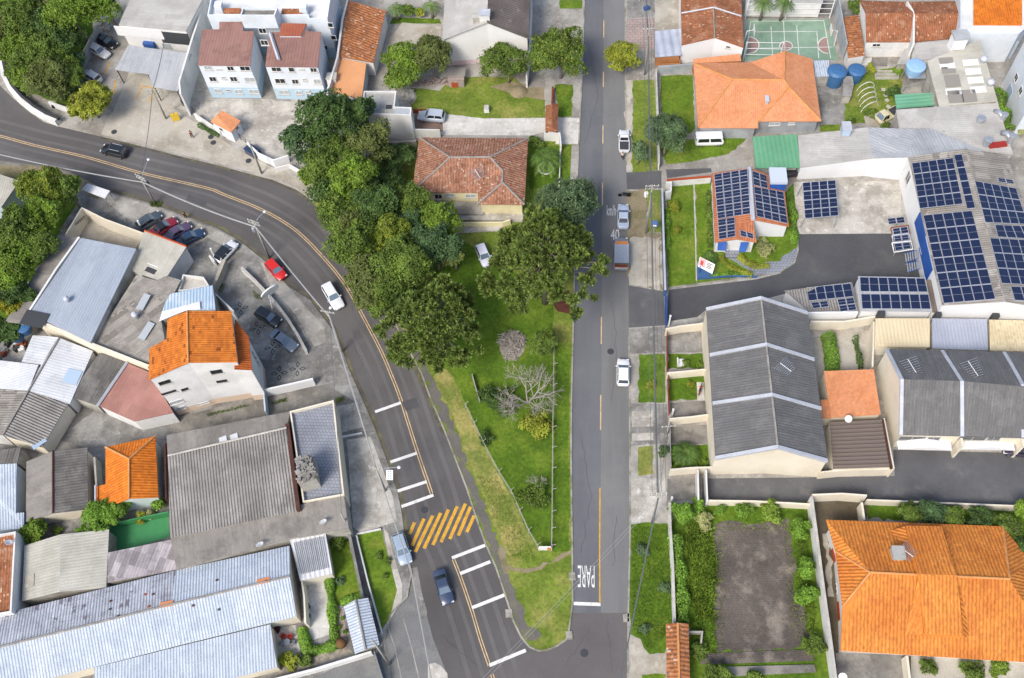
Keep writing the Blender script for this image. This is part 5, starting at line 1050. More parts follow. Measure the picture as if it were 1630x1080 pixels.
# -- upper right
RC('ridge_grey')
h = house('gabled_house', 'white gabled house with a rusty brown tile roof crossed by a white ridge strip', 'house', dict(a=(1085, 72, 4.2), b=(1138, 60, 5.4), c=(1184, 76, 4.2), d=(1178, -40, 4.2), e=(1134, -50, 5.4), f=(1083, -40, 4.2)), 'abef bcde', W['w_white_clean'], W['r_rust_dark'], ov=.1)
for a, c in (((1085, 21, 4.35), (1136, 12, 5.55)), ((1136, 12, 5.55), (1180, 26, 4.35))): b = MB(); b.tube([P(*a), P(*c)], .16, 4); b.build('ridge_cap', W['flash_white'], h)
b = MB(); b.tube([P(1136, 12, 5.5), P(1138, 60, 5.5)], .12, 4); b.build('ridge_cap', W['ridge_grey'], h); wins(h, [(1159, 75, .8, .5)], pane='pane_dark')
house('lean_to', 'orange painted lean-to roof strip against the white gable', 'lean-to', dict(a=(1104, 94, 2.9), b=(1178, 86, 2.9), c=(1180, 97, 2.6), d=(1105, 101, 2.6)), 'abcd', W['w_orange'], W['r_orange'], ov=.05)
house('carport', 'small carport with a blue and white ribbed canopy beside the gabled house', 'carport', dict(a=(1042, 50, 2.9), b=(1084, 46, 2.9), c=(1084, 88, 2.5), d=(1043, 91, 2.5)), 'abcd', W['w_orange'], W['r_stripe'], ov=.2)
sheet('yard', [(1043, 2), (1083, 0), (1083, 45), (1043, 48)], W['concrete_tan'], .112)
wall('low orange brick wall under the striped canopy', [(1049, 92), (1083, 89), (1082, 101), (1048, 103)], 1.2, W['w_orange'], .2)
wall('grey roadside wall in front of the orange hipped house', [(1048, 106), (1103, 102)], 1.8, W['w_grey'], .3)
wall('white garden wall along the mown verge', [(1044, 110), (1046, 160), (1048, 200), (1049, 260)], 1.7, W['w_white'], .2, cap=W['concrete_trim'])
RC('ridge_orange')
h = house('hipped_house', 'grey walled house with a broad salmon orange hipped roof', 'house', dict(a=(1104, 101, 3.2), b=(1195, 99.5, 3.3), c=(1249, 81.5, 5.6), d=(1293, 94, 3.4), e=(1307, 193, 3.2), f=(1207, 193.5, 3.36), g=(1207, 204, 3.02), i=(1111, 203.5, 3.0), j=(1165.5, 127, 5.6), k=(1248, 128, 5.6), l=(1255, 139, 5.25)), 'abkj bck ckled lfe aji jklfgi', W['w_grey'], W['r_orange'], ov=.4, ridge='jk ck aj ij lf le kl')
roofbox(h, 1220, 161, .45, 1.1, .5, 'concrete_trim', 'chimney', 'flash_white'); wins(h, [(1233, 197.5, 1.7, .7), (1260, 197, 1.0, .5)], pane='pane_pale')
house('green_canopy', 'green ribbed sheet canopy with rust at its edge', 'canopy', dict(a=(1198, 218, 3.1), b=(1268, 214, 3.1), c=(1275, 267, 2.8), d=(1203, 268, 2.8)), 'abcd', W['w_dirty'], W['r_green'], ov=.5)
h = house('workshop', 'long white walled workshop under pale grey sheet roofing', 'workshop', dict(a=(1270, 216, 3.3), b=(1381, 203, 4.0), c=(1457, 206, 4.8), d=(1480, 205, 4.9), e=(1566, 241, 5.5), f=(1446, 250.5, 5.5), g=(1389, 252, 4.4), i=(1274, 267, 3.0)), 'abgi bcfg cdef', W['w_white_clean'], None, roofs=[W['r_lightgrey'], W['r_metal_grey'], W['r_metal_grey']], ov=.05)
roofbox(h, 1346, 207, 1.2, 1.6, .8, 'r_blue_canopy', 'vent_box', 'flash_white')
h = house('factory_hall', 'grey sheet roofed factory hall with white skylights and two spinning vents', 'factory', dict(a=(1476, 97, 4.6), b=(1560, 64, 5.6), c=(1588, 161, 5.6), d=(1495, 169, 4.6)), 'abcd', W['w_dirty'], W['r_beige'], ov=.1)
for u, v in ((1545, 100), (1549, 114), (1553, 128), (1557, 143), (1508, 105), (1518, 146)): skylight(h, u, v, 1.3, 2.3, (u + 12, v - .8), 'sign_white')
for u, v, l in ((1506, 97, 2.1), (1510, 112, 2.1), (1516, 129, 2.2), (1521, 154, 2.2), (1542, 153, 2.2)): skylight(h, u, v, 1.3 if v not in (129, 154, 153) else 2.5, l, (u + 12, v - .8), 'r_grey_strip', 'roof_sheet')
turbine('spinning silver vent at the upper end of the factory roof', h, 1564, 99, .55); turbine('spinning silver vent at the lower end of the factory roof', h, 1575, 136, .55)
house('factory_shed', 'pale sheet roofed shed at the corner of the factory hall', 'shed', dict(a=(1454, 69, 4.0), b=(1509, 64, 4.6), c=(1514, 89, 4.6), d=(1459, 97, 4.0)), 'abcd', W['w_white'], W['r_lightgrey'], ov=.1)
h = house('factory_hall', 'grey patched factory roof with red duct stands and silver ducts', 'factory', dict(a=(1426, 175, 4.3), b=(1495, 170, 4.5), c=(1588, 162, 5.0), d=(1598, 198, 5.0), e=(1613, 246, 5.0), f=(1566, 241, 4.9), g=(1480, 205, 4.3), i=(1432, 205, 4.2)), 'abgi bcdefg', W['w_dirty'], W['r_lightgrey'], ov=.1)
for u, v, w_, l, a, mt in ((1522, 185, 4.6, 5.5, 12, 'r_beige'), (1515, 204, 1.6, 3.0, 12, 'r_grey_strip'), (1540, 211, 1.6, 3.2, 12, 'r_beige'), (1562, 183, 3.0, 3.8, 12, 'r_grey_strip')): skylight(h, u, v, w_, l, (u + 12, v - .5), mt, 'roof_sheet')
for k, (u, v) in enumerate(((1576, 197), (1588, 231))):
    p, _ = roofpt(h, u, v, .3); t = thing('exhaust_duct', p, ('silver exhaust ducts on a red stand near the green hedge', 'silver exhaust ducts on a red stand at the roof corner above the solar factory')[k], 'exhaust duct', None, .15)
    b = MB(); b.box((0, 0, -.3), 2.6, .9, .5); b.build('stand', W['redpaint'], t, local=True)
    for x, r, hh in ((-1.6, .62, 1.3), (1.9, .5, 1.6)): b = MB(); b.lathe((x, .3, -.4), [(r * .8, 0), (r * .8, hh), (r, hh), (r, hh + .3), (r * .7, hh + .35)], 16); b.build('duct', W['zinc'], t, local=True, smooth=False)
    b = MB(); b.tube([(1.9, .3, .6), (1.7, 1.4, .7), (1.3, 2.0, .2)], .42, 10); b.build('elbow', W['zinc'], t, local=True, smooth=True)
t = h; q = P(1530, 55, 7.5); m = thing('water_tower', (q.x, q.y, 0), 'square white tank tower with a grey lid rising above the factory roof', 'tank tower', None, .1); b = MB(); b.box((0, 0, 0), 2.1, 1.7, 7.2); b.build('tower_body', W['w_white_clean'], m, local=True); b = MB(); b.box((0, 0, 7.2), 2.4, 2.0, .35); b.build('lid', W['w_grey'], m, local=True); b = MB(); b.box((0, -.95, 5.4), 1.7, .6, .5); b.build('ledge', W['sign_white'], m, local=True)
house('garden_canopy', 'pale green rounded canopy in the yard behind the factory', 'canopy', dict(a=(1424, 151, 2.8), b=(1484, 148, 2.9), c=(1487, 168, 2.9), d=(1427, 173, 2.8)), 'abcd', W['w_dirty'], W['r_green_light'], ov=.6)
h = house('tiled_house', 'white walled pair house with rusty brown tiles, nearer the sports court', 'house', dict(a=(1368, 1, 3.8), b=(1443, 3, 3.8), c=(1454, 21, 5.3), d=(1453, 67, 3.5), e=(1379, 67, 3.5), f=(1378, 21, 5.3)), 'abcf fcde', W['w_white'], W['r_rust_dark'], ov=.1); wins(h, [(1395, 72, 1.3, .7)], pane='pane_dark')
RC('ridge_grey')
h = house('tiled_house', 'pair house with rusty brown tiles beside the bright orange roof', 'house', dict(a=(1446, 3, 3.8), b=(1520, 2, 3.8), c=(1527, 22, 5.3), d=(1528, 60, 3.5), e=(1456, 67, 3.5), f=(1457, 22, 5.3)), 'abcf fcde', W['w_white'], W['r_rust_dark'], ov=.1)
wall('white party wall strip between the two rusty tiled houses', [(1444.5, 3), (1455, 21), (1454.5, 70)], 5.0, W['w_white'], .3)
sheet('yard', [(1378, 80), (1432, 80), (1430, 92), (1376, 92)], W['w_stone'], .118); sheet('yard', [(1350, 92), (1390, 92), (1388, 104), (1350, 104)], W['concrete_white'], .116); sheet('yard', [(1388, 92), (1414, 90), (1412, 106), (1386, 106)], W['concrete_dark'], .1165)
house('shed', 'grey sheet lean-to running down beside the pair houses', 'shed', dict(a=(1440, 78, 2.6), b=(1452, 78, 2.6), c=(1446, 102, 2.3), d=(1428, 102, 2.3)), 'abcd', W['w_dirty'], W['r_lightgrey'], ov=.1)
house('lean_to', 'narrow rust orange lean-to roof beside the sports court wall', 'lean-to', dict(a=(1343, 28, 2.6), b=(1367, 24, 3.0), c=(1377, 88, 3.0), d=(1350, 92, 2.6)), 'abcd', W['w_white'], W['r_rust_tile'], ov=.1)
h = flat('terrace_house', 'white house with a bright orange roof set inside white parapets', 'house', [(1529, 0), (1529, 42), (1550, 54), (1622, 54), (1638, 40), (1640, -20), (1529, -20)], 6.2, W['w_bluewhite_plain'], W['r_white'], .4)
house('', '', '', dict(a=(1550, -20, 6.6), b=(1627, -20, 6.6), c=(1627, 40, 6.1), d=(1550, 39.5, 6.1)), 'abcd', W['w_white'], W['r_orange_bright'], base=5.9, ov=0, into=h)
flat('', '', '', [(1540, 55), (1618, 55), (1622, 68), (1560, 68)], 3.6, W['w_bluegrey'], W['r_orange_bright'], .15, into=h)
h = flat('white_building', 'tall pale building with dark windows at the edge beside the hedge', 'building', [(1630, 68), (1650, 150), (1800, 150), (1780, 66)], 9.0, W['w_bluewhite_plain'], W['r_white'], .4); wins(h, [(1618, 124, 1.2, 1.3), (1625, 145, 1.2, 1.3)], pane='pane_dark'); wallbox(h, 1605, 150, 2.0, 3.0, 'r_blue_canopy', 'door')
# tanks and garden things behind the orange hipped house
tank('blue plastic water tank standing next to the metal sheet roof', 1334, 110, .1, 1.5, 3.2); tank('blue plastic water tank with a domed lid beside the vegetable patch', 1365, 109, .1, 1.35, 2.5)
house('tank_shed', 'small shed with a plain pale metal sheet roof beside the water tanks', 'shed', dict(a=(1296, 97, 2.6), b=(1319, 96, 2.6), c=(1322, 121, 2.5), d=(1297, 122, 2.5)), 'abcd', W['w_dirty'], W['r_bluewhite'], ov=.15)
house('outhouse', 'small grimy concrete outhouse in front of the blue tanks', 'outhouse', dict(a=(1343, 121, 2.0), b=(1357, 122, 2.0), c=(1359, 135, 1.9), d=(1355, 154, 1.7), e=(1341, 154, 1.7)), 'abcde', W['w_dirty'], W['concrete_grey'], ov=.05)
t = thing('tunnel_frame', P(1382, 165), 'white hoops of a bare garden tunnel over the vegetable patch', 'garden frame')
for k in range(5):
    a, c = P(1364 + k * 1.6, 145 + k * 8.5, .1), P(1391 + k * 1.5, 139 + k * 7.5, .1); b = MB(); b.tube([a.lerp(c, (1 - math.cos(math.pi * i / 12)) / 2) + Vector((0, 0, 1.5 * math.sin(math.pi * i / 12))) for i in range(13)], .06, 5); b.build('hoop', W['frame_white'], t)
t = thing('tank_stand', P(1450, 150), 'white metal stand carrying a pale blue water tank', 'tank stand'); q = P(1458, 115, 3.0)
for dx, dy in ((-1.2, -1.2), (1.2, -1.2), (1.2, 1.2), (-1.2, 1.2)): b = MB(); b.tube([(q.x + dx * 1.2, q.y + dy * 1.2, 0), (q.x + dx, q.y + dy, 3.0)], .08); b.build('leg', W['zinc'], t)
b = MB(); b.box((q.x, q.y, 2.95), 2.8, 2.8, .1); b.build('deck', W['zinc'], t); b = MB(); b.tube([(q.x - 1.3, q.y - 1.3, 1), (q.x + 1.3, q.y - 1.3, 2.4)], .05); b.tube([(q.x - 1.3, q.y - 1.3, 2.4), (q.x + 1.3, q.y - 1.3, 1)], .05); b.build('brace', W['zinc'], t)
tank('pale blue open topped water tank on the white metal stand', 1459, 103, 3.05, 1.45, 1.7, 'tank_pale', 'tank_pale')
for k, (u, v) in enumerate(((1406, 143), (1410, 152), (1412, 160), (1414, 170))): b = MB(); q = P(u, v, .12); b.box((q.x, q.y, .1), .6, .6, .05, .3 * k); tag(b.build('stepping_stone', W['concrete_trim']), 'pale square stepping stone in the vegetable garden', 'paving stone', 'stepping stones in the vegetable garden')
t = thing('cold_frame', P(1410, 125), 'wooden cold frame with white rails in the vegetable garden', 'garden frame')
for dy in (-.7, 0, .7): b = MB(); q = P(1410, 122); b.box((q.x, q.y + dy, .1), 3.6, .14, .5); b.build('rail', W['concrete_trim'], t)
for dx in (-1.8, 1.8): b = MB(); b.box((q.x + dx, q.y, .1), .14, 1.6, .5); b.build('end_board', W['concrete_trim'], t)
# sports court fence and hoops
fence('tall white mesh posts round the far side of the green sports court', [(1186, 32), (1250, 30), (1320, 30)], 4.5, 'frame_white', 5, wires=4, r=.11, pr=.05); fence('white post fence at the near side of the green sports court', [(1183, 96), (1240, 97)], 4.0, 'frame_white', 5, wires=3, r=.11, pr=.05)
wall('grey wall closing the sports court beside the lean-to', [(1327, 22), (1340, 96)], 3.6, W['w_grey'], .2, top=False)
for k, (u, v, s) in enumerate(((1190, 73, 1), (1320, 73, -1))):
    q = P(u, v, .1); t = thing('basketball_hoop', (q.x, q.y, .1), ('white basketball stand at the street end of the court', 'white basketball stand at the lean-to end of the court')[k], 'basketball hoop', None, 0 if s > 0 else math.pi)
    b = MB(); b.tube([(-.8, 0, 0), (-.6, 0, 3.2), (.5, 0, 3.5)], .09); b.build('stand', W['frame_white'], t, local=True); b = MB(); b.box((.5, 0, 2.9), .06, 1.8, 1.1); b.build('backboard', W['sign_white'], t, local=True); b = MB(); b.tube([(.78 + .23 * math.cos(a * .5236), .23 * math.sin(a * .5236), 3.05) for a in range(13)], .03, 5, cap=False); b.build('rim', W['sign_orange'], t, local=True)
house('bungalow', 'white wall of a house beyond the sports court', 'house', dict(a=(1190, -40, 3.4), b=(1312, -40, 3.4), c=(1310, 4, 3.4), d=(1188, 3, 3.4)), 'abcd', W['w_white'], W['r_lightgrey'], ov=.1)
# -- solar house and yard
h = house('solar_house', 'small house whose orange tile roof is covered with solar panels', 'house', dict(a=(1133, 276, 3.2), b=(1193, 267.5, 4.6), c=(1199, 350, 4.6), d=(1172, 356, 3.9), e=(1172.5, 381, 3.6), f=(1138, 386, 3.0), g=(1225, 279, 3.7), i=(1227, 299, 3.7), j=(1249, 304, 3.1), k=(1256, 361, 3.0), l=(1204, 386, 3.0)), 'abcdef bgijkc dcle', W['w_white_clean'], W['r_solarhouse'], ov=.25)
solar(h, [(1136, 278), (1190, 269), (1195, 341), (1142, 349)], 4, 7); solar(h, [(1142, 350), (1170, 346), (1171, 377), (1144, 382)], 2, 3); solar(h, [(1197, 272), (1220, 280), (1222, 301), (1199, 295)], 2, 2); solar(h, [(1199.5, 297), (1247, 306), (1254, 357), (1204, 345)], 4, 4); solar(h, [(1177, 366), (1199, 372), (1200, 381), (1178, 376)], 2, 1)
b = MB(); b.tube([P(1193, 267.5, 4.75), P(1199, 350, 4.75)], .35, 6); b.build('ridge_cap', W['flash_white'], h)
for sx in (0, 1):
    pa = [P(u, v, z) for u, v, z in (((1143, 386, 2.9), (1157, 385, 2.9), (1156, 399, 2.2), (1142, 398, 2.2)), ((1179, 386, 2.9), (1192, 386, 2.9), (1187, 401, 2.2), (1176, 400, 2.2)))[sx]]; b = MB(); b.face(pa[::-1]); b.face([p - Vector((0, 0, .12)) for p in pa]); b.build('awning', W['w_blue'], h)
b = MB(); q = P(1166, 392, 0); b.box((q.x, q.y, 2.6), 2.3, 1.4, .1); b.build('porch_roof', W['darkgrey'], h); b = MB(); q = P(1165, 402); b.box((q.x, q.y, .1), 2.0, 1.1, .35); b.box((q.x, q.y - .8, .1), 2.0, .6, .18); b.build('step', W['patio_tile'], h)
t = thing('tank_tower', P(1240, 288), 'blue box shaped water tank tower with a pale lid beside the solar roof', 'tank tower'); q = P(1238, 282, 4.6); b = MB(); b.box((q.x, q.y - .2, 0), 2.2, 2.4, 4.6); b.build('tower_body', W['w_blue'], t); b = MB(); b.box((q.x, q.y, 4.6), 2.5, 2.8, .5); b.build('tank_lid', W['r_bluewhite'], t)
wall('white wall with red coping behind the solar house lawn', [(1061, 287), (1132, 281)], 1.6, W['w_white'], .3, cap=W['terracotta'])
wall('white corner wall of the solar house garden', [(1060, 291), (1068, 290), (1068, 304), (1060, 306)], 2.1, W['w_white'], .25)
wall('long blue roadside wall of the solar house garden', [(1054, 300), (1057, 400), (1059, 462)], 1.9, W['w_fenceblue'], .18, cap=W['flash_white'])
wall('blue sliding gate across the asphalt entrance', [(1060, 466), (1061.5, 512)], 1.7, W['w_blue'], .12, name='gate', cat='gate')
strip('lawn_edging', [(1104.5, 294), (1106.5, 360), (1108.5, 448)], .18, W['concrete_trim'], .13)
t = thing('billboard', P(1125, 428), 'tilted advertising board in pink and white on the solar house lawn', 'billboard'); q = [P(1114, 409, 2.4), P(1138, 421, 2.4), P(1134, 435, 1.4), P(1111, 423, 1.4)]
b = MB(); b.face(q[::-1]); b.face([p - Vector((0, .1, .1)) for p in q]); b.build('board', W['sign_white'], t); m_ = lambda s, tt: q[0].lerp(q[1], s).lerp(q[3].lerp(q[2], s), tt) + Vector((0, 0, .03))
b = MB(); b.face([m_(.03, .95), m_(.45, .95), m_(.45, .05), m_(.03, .05)]); b.build('picture', W['sign_pink'], t); b = MB(); b.face([m_(.12, .8), m_(.3, .8), m_(.3, .3), m_(.12, .3)]); b.v = [p + Vector((0, 0, .02)) for p in b.v]; b.build('picture', W['sign_red'], t)
b = MB()
for k in range(4): b.face([m_(.52, .28 + k * .17), m_(.9 - .08 * (k % 2), .28 + k * .17), m_(.9 - .08 * (k % 2), .19 + k * .17), m_(.52, .19 + k * .17)])
b.build('lettering', W['darkgrey'], t)
for u, v in ((1113, 436), (1134, 440)): p = P(u, v); b = MB(); b.tube([(p.x, p.y, 0), (p.x, p.y + .3, 1.5)], .08); b.build('post', W['w_blue'], t)
sheet('sign_base', [(1110, 424), (1132, 434), (1130, 443), (1110, 443)], W['w_fenceblue'], .2, .1); wall('low blue wall between the hedge and the asphalt lane', [(1110, 443), (1166, 439), (1205, 440)], .5, W['w_fenceblue'], .15)
t = thing('solar_carport', P(1305, 330), 'solar panel carport on slanting posts over the concrete yard', 'solar carport'); solar(t, None, 4, 4, pts=[P(1277, 291, 3.0), P(1330, 287, 3.0), P(1335, 344, 2.6), P(1281, 349, 2.6)])
for a, c in (((1278, 293), (1268, 312)), ((1282, 347), (1273, 363)), ((1333, 344), (1326, 364)), ((1330, 289), (1324, 306))): b = MB(); b.tube([P(c[0], c[1], 0), P(a[0], a[1], 2.7)], .07); b.build('post', W['zinc'], t)
h = house('solar_factory', 'large white and blue workshop with a roof full of dark solar panels', 'workshop', dict(a=(1446, 250, 5.5), b=(1539, 237, 7.0), c=(1604, 250, 5.6), d=(1690, 495, 5.6), e=(1600, 480, 7.0), f=(1500, 486, 5.5)), 'abef bcde', W['w_white_clean'], W['r_grey_old'], ov=.15)
solar(h, [(1451, 260), (1517, 251.5), (1533, 325.5), (1464, 333)], 5, 4); solar(h, [(1518, 247), (1531, 245.5), (1553, 332), (1539, 333.5)], 1, 4)
solar(h, [(1469, 343), (1547, 335.5), (1585, 477), (1502, 484)], 5, 6); solar(h, [(1587, 283), (1612, 287), (1615, 294), (1589, 290)], 2, 1)
solar(h, [(1551, 288), (1617, 300), (1636, 358), (1568, 355)], 5, 3); solar(h, [(1583, 358), (1637, 360), (1649, 382), (1588, 378)], 4, 1); solar(h, [(1575, 379), (1650, 383), (1672, 456), (1594, 452)], 5, 3); solar(h, [(1608, 456), (1672, 458), (1680, 482), (1615, 479)], 4, 1)
wallbox(h, 1465, 365, 4.2, 2.6, 'w_blue', 'door', .1); wallbox(h, 1474, 412, 5.6, 2.8, 'w_blue', 'door', .1); wins(h, [(1446, 283, 1.5, 2.2), (1468, 392, 1.8, 1.2)], pane='pane')
t = thing('solar_stand', P(1420, 350), 'two panel solar stand nearest the white wall of the yard', 'solar stand')
solar(t, None, 2, 1, pts=[P(1412, 348, 2.4), P(1439, 345, 2.4), P(1441, 355, 2.0), P(1414, 358, 2.0)]); b = MB(); b.tube([P(1427, 360, 0), P(1427, 352, 2.1)], .07); b.build('post', W['zinc'], t)
for k, (a, lb) in enumerate((([(1418, 363), (1446, 359), (1449, 372), (1420, 376)], 'solar stand with a rusty red frame beside the blue doors'), ([(1420, 375), (1447, 372), (1450, 383), (1422, 387)], 'plain solar stand between the red framed and the white framed ones'), ([(1420, 387), (1450, 384), (1453, 397), (1423, 402)], 'solar stand with a thick white frame beside the blue doors'))):
    t = thing('solar_stand', P(*a[3]), lb, 'solar stand'); ctr = (sum(q[0] for q in a) / 4, sum(q[1] for q in a) / 4); inn = [(ctr[0] + (x - ctr[0]) * .86, ctr[1] + (y - ctr[1]) * .8) for x, y in a]; zz = (2.5, 2.5, 2.1, 2.1)
    solar(t, None, 2, 1, pts=[P(u, v, z) for (u, v), z in zip(inn, zz)]); fr = [P(u, v, z) for (u, v), z in zip(a, zz)]; b = MB(); b.tube(fr + fr[:1], .1, 5); b.build('frame', W[('rust', 'alu', 'sign_white')[k]], t); b = MB(); b.tube([Vector((fr[0].x + .8, fr[0].y - .6, 0)), Vector((fr[0].x + .8, fr[0].y - .6, 2.2))], .07); b.build('post', W['zinc'], t)
for k, a in enumerate(([(1441, 404), (1460, 399), (1461, 412), (1443, 417)], [(1444, 420), (1463, 416), (1464, 428), (1446, 433)])):
    t = thing('solar_stand', P(*a[3]), ('bare ribbed collector stand just below the white framed solar stand', 'bare ribbed collector stand nearest the solar roofed annexe')[k], 'solar stand'); fr = [P(u, v, z) for (u, v), z in zip(a, (2.2, 2.2, 1.9, 1.9))]; b = MB(); b.tube(fr + fr[:1], .07, 5); b.build('frame', W['w_blue'], t); b = MB()
    for i in range(6): s = i / 5.0; b.tube([fr[0].lerp(fr[1], s), fr[3].lerp(fr[2], s)], .09, 5)
    b.build('collector_tube', W['zinc'], t); b = MB(); b.tube([Vector((fr[0].x + .6, fr[0].y - .5, 0)), Vector((fr[0].x + .6, fr[0].y - .5, 2.0))], .06); b.build('post', W['zinc'], t)
h = house('annexe', 'low annexe whose ribbed roof carries fourteen solar panels', 'annexe', dict(a=(1249, 463, 3.1), b=(1356, 449, 3.1), c=(1367, 495, 2.7), d=(1289, 496, 2.7)), 'abcd', W['w_white_clean'], W['r_grey_warm'], ov=.1); solar(h, [(1283, 458), (1354, 451), (1359, 473), (1287, 480)], 5, 1, cap=99); solar(h, [(1290, 482), (1317, 479), (1320, 489), (1294, 492)], 2, 1); solar(h, [(1332, 477), (1359, 474), (1364, 494), (1337, 497)], 2, 2)
wall('white parapet wall below the small solar annexe', [(1286, 498), (1366, 497)], 2.9, W['w_white_clean'], .25)
h = house('annexe', 'annexe roofed edge to edge with two long rows of solar panels', 'annexe', dict(a=(1366, 440, 3.9), b=(1473, 442, 3.9), c=(1484, 496, 3.4), d=(1371, 495, 3.4)), 'abcd', W['w_white_clean'], W['r_metal_grey'], ov=.1); solar(h, [(1368, 441), (1472, 443), (1477, 466), (1369.5, 465)], 7, 1); solar(h, [(1370, 468), (1478, 468.5), (1482, 493), (1372, 492.5)], 7, 1)
house('annexe', 'narrow brown sheet roofed strip between two solar roofs', 'annexe', dict(a=(1475, 446, 3.5), b=(1489, 446, 3.5), c=(1498, 497, 3.3), d=(1484, 497, 3.3)), 'abcd', W['w_white'], W['r_grey_brown'], ov=.05)
# cream terraces
h = house('patio_roof', 'cream ribbed metal patio roof below the solar annexe', 'patio roof', dict(a=(1394, 507, 3.0), b=(1480, 507, 3.0), c=(1480, 553, 2.7), d=(1392, 552, 2.7)), 'abcd', W['w_cream'], W['r_cream_metal'], ov=.15); roofbox(h, 1401, 503.5, .9, .7, .9, 'darkgrey')
h = house('patio_roof', 'blue grey tiled patio roof between the two cream ones', 'patio roof', dict(a=(1484, 507, 3.0), b=(1571, 508, 3.0), c=(1573, 558, 2.7), d=(1484, 555, 2.7)), 'abcd', W['w_cream'], W['r_bluegrey_tile'], ov=.15); roofbox(h, 1491, 505, .8, .6, .9, 'darkgrey')
h = house('patio_roof', 'cream tiled patio roof with dark streaks below the solar gable', 'patio roof', dict(a=(1575, 509, 3.0), b=(1700, 512, 3.0), c=(1702, 562, 2.7), d=(1576, 558, 2.7)), 'abcd', W['w_cream'], W['r_cream_tile'], ov=.15); roofbox(h, 1582, 506, .9, .7, .9, 'darkgrey')
wall('cream garden wall behind the patio roofs', [(1290, 512), (1345, 512), (1393, 504)], 2.2, W['w_cream'], .25); wall('cream side wall of the patio with climbing plants', [(1391, 512), (1390, 556), (1389, 584)], 2.0, W['w_cream'], .2)
# -- row houses
RC('ridge')
h = house('row_house', 'cream terrace of three dwellings under one dark grey roof with white dividing strips', 'row house', dict(a=(1124, 492, 5.8), b=(1211.5, 474, 8.8), c=(1286, 498, 5.8), d=(1317.5, 733, 5.8), e=(1238, 711, 9.0), f=(1138.5, 729, 5.8)), 'abef bcde', W['w_cream'], W['r_grey_row'], ov=.04, ridge='be')
for pts in (((1124, 492, 6.0), (1211.5, 474, 9.0), (1286, 498, 6.0)), ((1129.5, 565, 6.0), (1220.5, 548, 9.05), (1296.5, 572, 6.0)), ((1134, 642, 6.0), (1229, 628, 9.1), (1307.5, 650, 6.0)), ((1138.5, 729, 6.0), (1238, 711, 9.2), (1317.5, 733, 6.0))):
    b = MB(); wallrun(b, [P(*q) for q in pts], .55, 0, 0); q = [P(*x) for x in pts]; b = MB()
    for i in (0, 1):
        a, c = q[i], q[i + 1]; d = Vector((0, .22, 0)); zz = Vector((0, 0, .45)); up = Vector((0, 0, .05)); b.face([a - d + up, c - d + up, c + d + up, a + d + up]); b.face([a - d - zz, c - d - zz, c - d + up, a - d + up]); b.face([c + d - zz, a + d - zz, a + d + up, c + d + up])
    b.build('parapet', W['flash_white'], h)
antenna('television antenna on the middle dark grey row house roof', h, 1242, 578, 1258, 595, 8, .9)
for lb, px, hh in (('cream boundary wall at the far end of the row house yards', [(1060, 524), (1085, 519), (1112, 516), (1123, 514)], 1.9), ('cream wall with cut corners between the two lawns of the row houses', [(1062, 594), (1095, 591), (1125, 588)], 1.8), ('cream wall between the tarred drive and the bare concrete yard', [(1066, 667), (1100, 664), (1130, 660)], 1.9), ('cream boundary wall at the near end of the row house yards', [(1067, 748), (1100, 745), (1132, 744), (1138, 745)], 2.0)): wall(lb, px, hh, W['w_cream'], .22)
fence('brick red railing along the pavement by the upper row house yards', [(1061, 530), (1061, 595)], 1.5, 'redpaint', 2.2, wires=4, r=.06, panel='w_brickred'); fence('brick red railing along the pavement by the middle row house lawn', [(1062, 600), (1064, 662)], 1.5, 'redpaint', 2.2, wires=4, r=.06, panel='w_brickred'); fence('grey railing along the pavement by the palm garden', [(1065, 670), (1067, 748)], 1.4, 'pole_conc', 2.2, wires=4, r=.06, panel='w_grey')
for lb, px, zt in (('white gate post beside the end of the blue wall', (1064, 520), 2.9), ('white gate post at the tarred row house drive', (1069, 664), 2.3), ('white gate post at the garage lane corner', (1067, 802), 2.2)): vpost(lb, px, zt)
for lb, px in (('outer white wall of the lane gateway', [(1111, 748), (1112, 798)]), ('inner white wall of the lane gateway', [(1124, 748), (1126, 798)])): wall(lb, px, 2.2, W['w_white'], .2)
h = house('row_house', 'cream row with dark grey double sloped roofs split by white strips, facing the lane', 'row house', dict(a=(1411, 556, 5.5), b=(1500, 558, 5.5), c=(1700, 563, 5.5), d=(1700, 622, 8.4), e=(1531, 607, 8.4), f=(1435.5, 604, 8.4), g=(1434, 692.5, 4.1), i=(1532, 694.5, 4.1), j=(1700, 700, 4.1)), 'abef bcde feig edji', W['w_cream'], W['r_grey_row'], ov=.08)
for q in (((1500, 557.5), (1531.5, 606.8), (1532, 695)), ((1598.5, 560), (1628.5, 612), (1629, 697)), ((1412, 556), (1436, 604), (1434.5, 692.5))):
    pts = [P(u, v, z + .1) for (u, v), z in zip(q, (5.5, 8.4, 4.1))]; b = MB()
    for a, c in ((pts[0], pts[1]), (pts[1], pts[2])): d = Vector((.22, 0, 0)); b.face([a - d, c - d, c + d, a + d][::-1]); b.face([a + d, c + d, c + d - Vector((0, 0, .3)), a + d - Vector((0, 0, .3))]); b.face([c - d, a - d, a - d - Vector((0, 0, .3)), c - d - Vector((0, 0, .3))])
    b.build('parapet', W['flash_white'], h)
for u, lb in ((1531, 'pilaster'), (1628, 'pilaster')):
    a = P(u, 697, 4.0); b = MB(); b.box((a.x, a.y - .55, 0), .3, 1.1, 3.9); b.build('pilaster', W['w_cream'], h)
for u in (1452, 1548): wins(h, [(u, 697.5, 3.4, 1.2)], pane='pane_dark', frame='concrete_trim'); wins(h, [(u + 34, 698, 1.6, 1.0)], pane='pane', frame='concrete_trim')
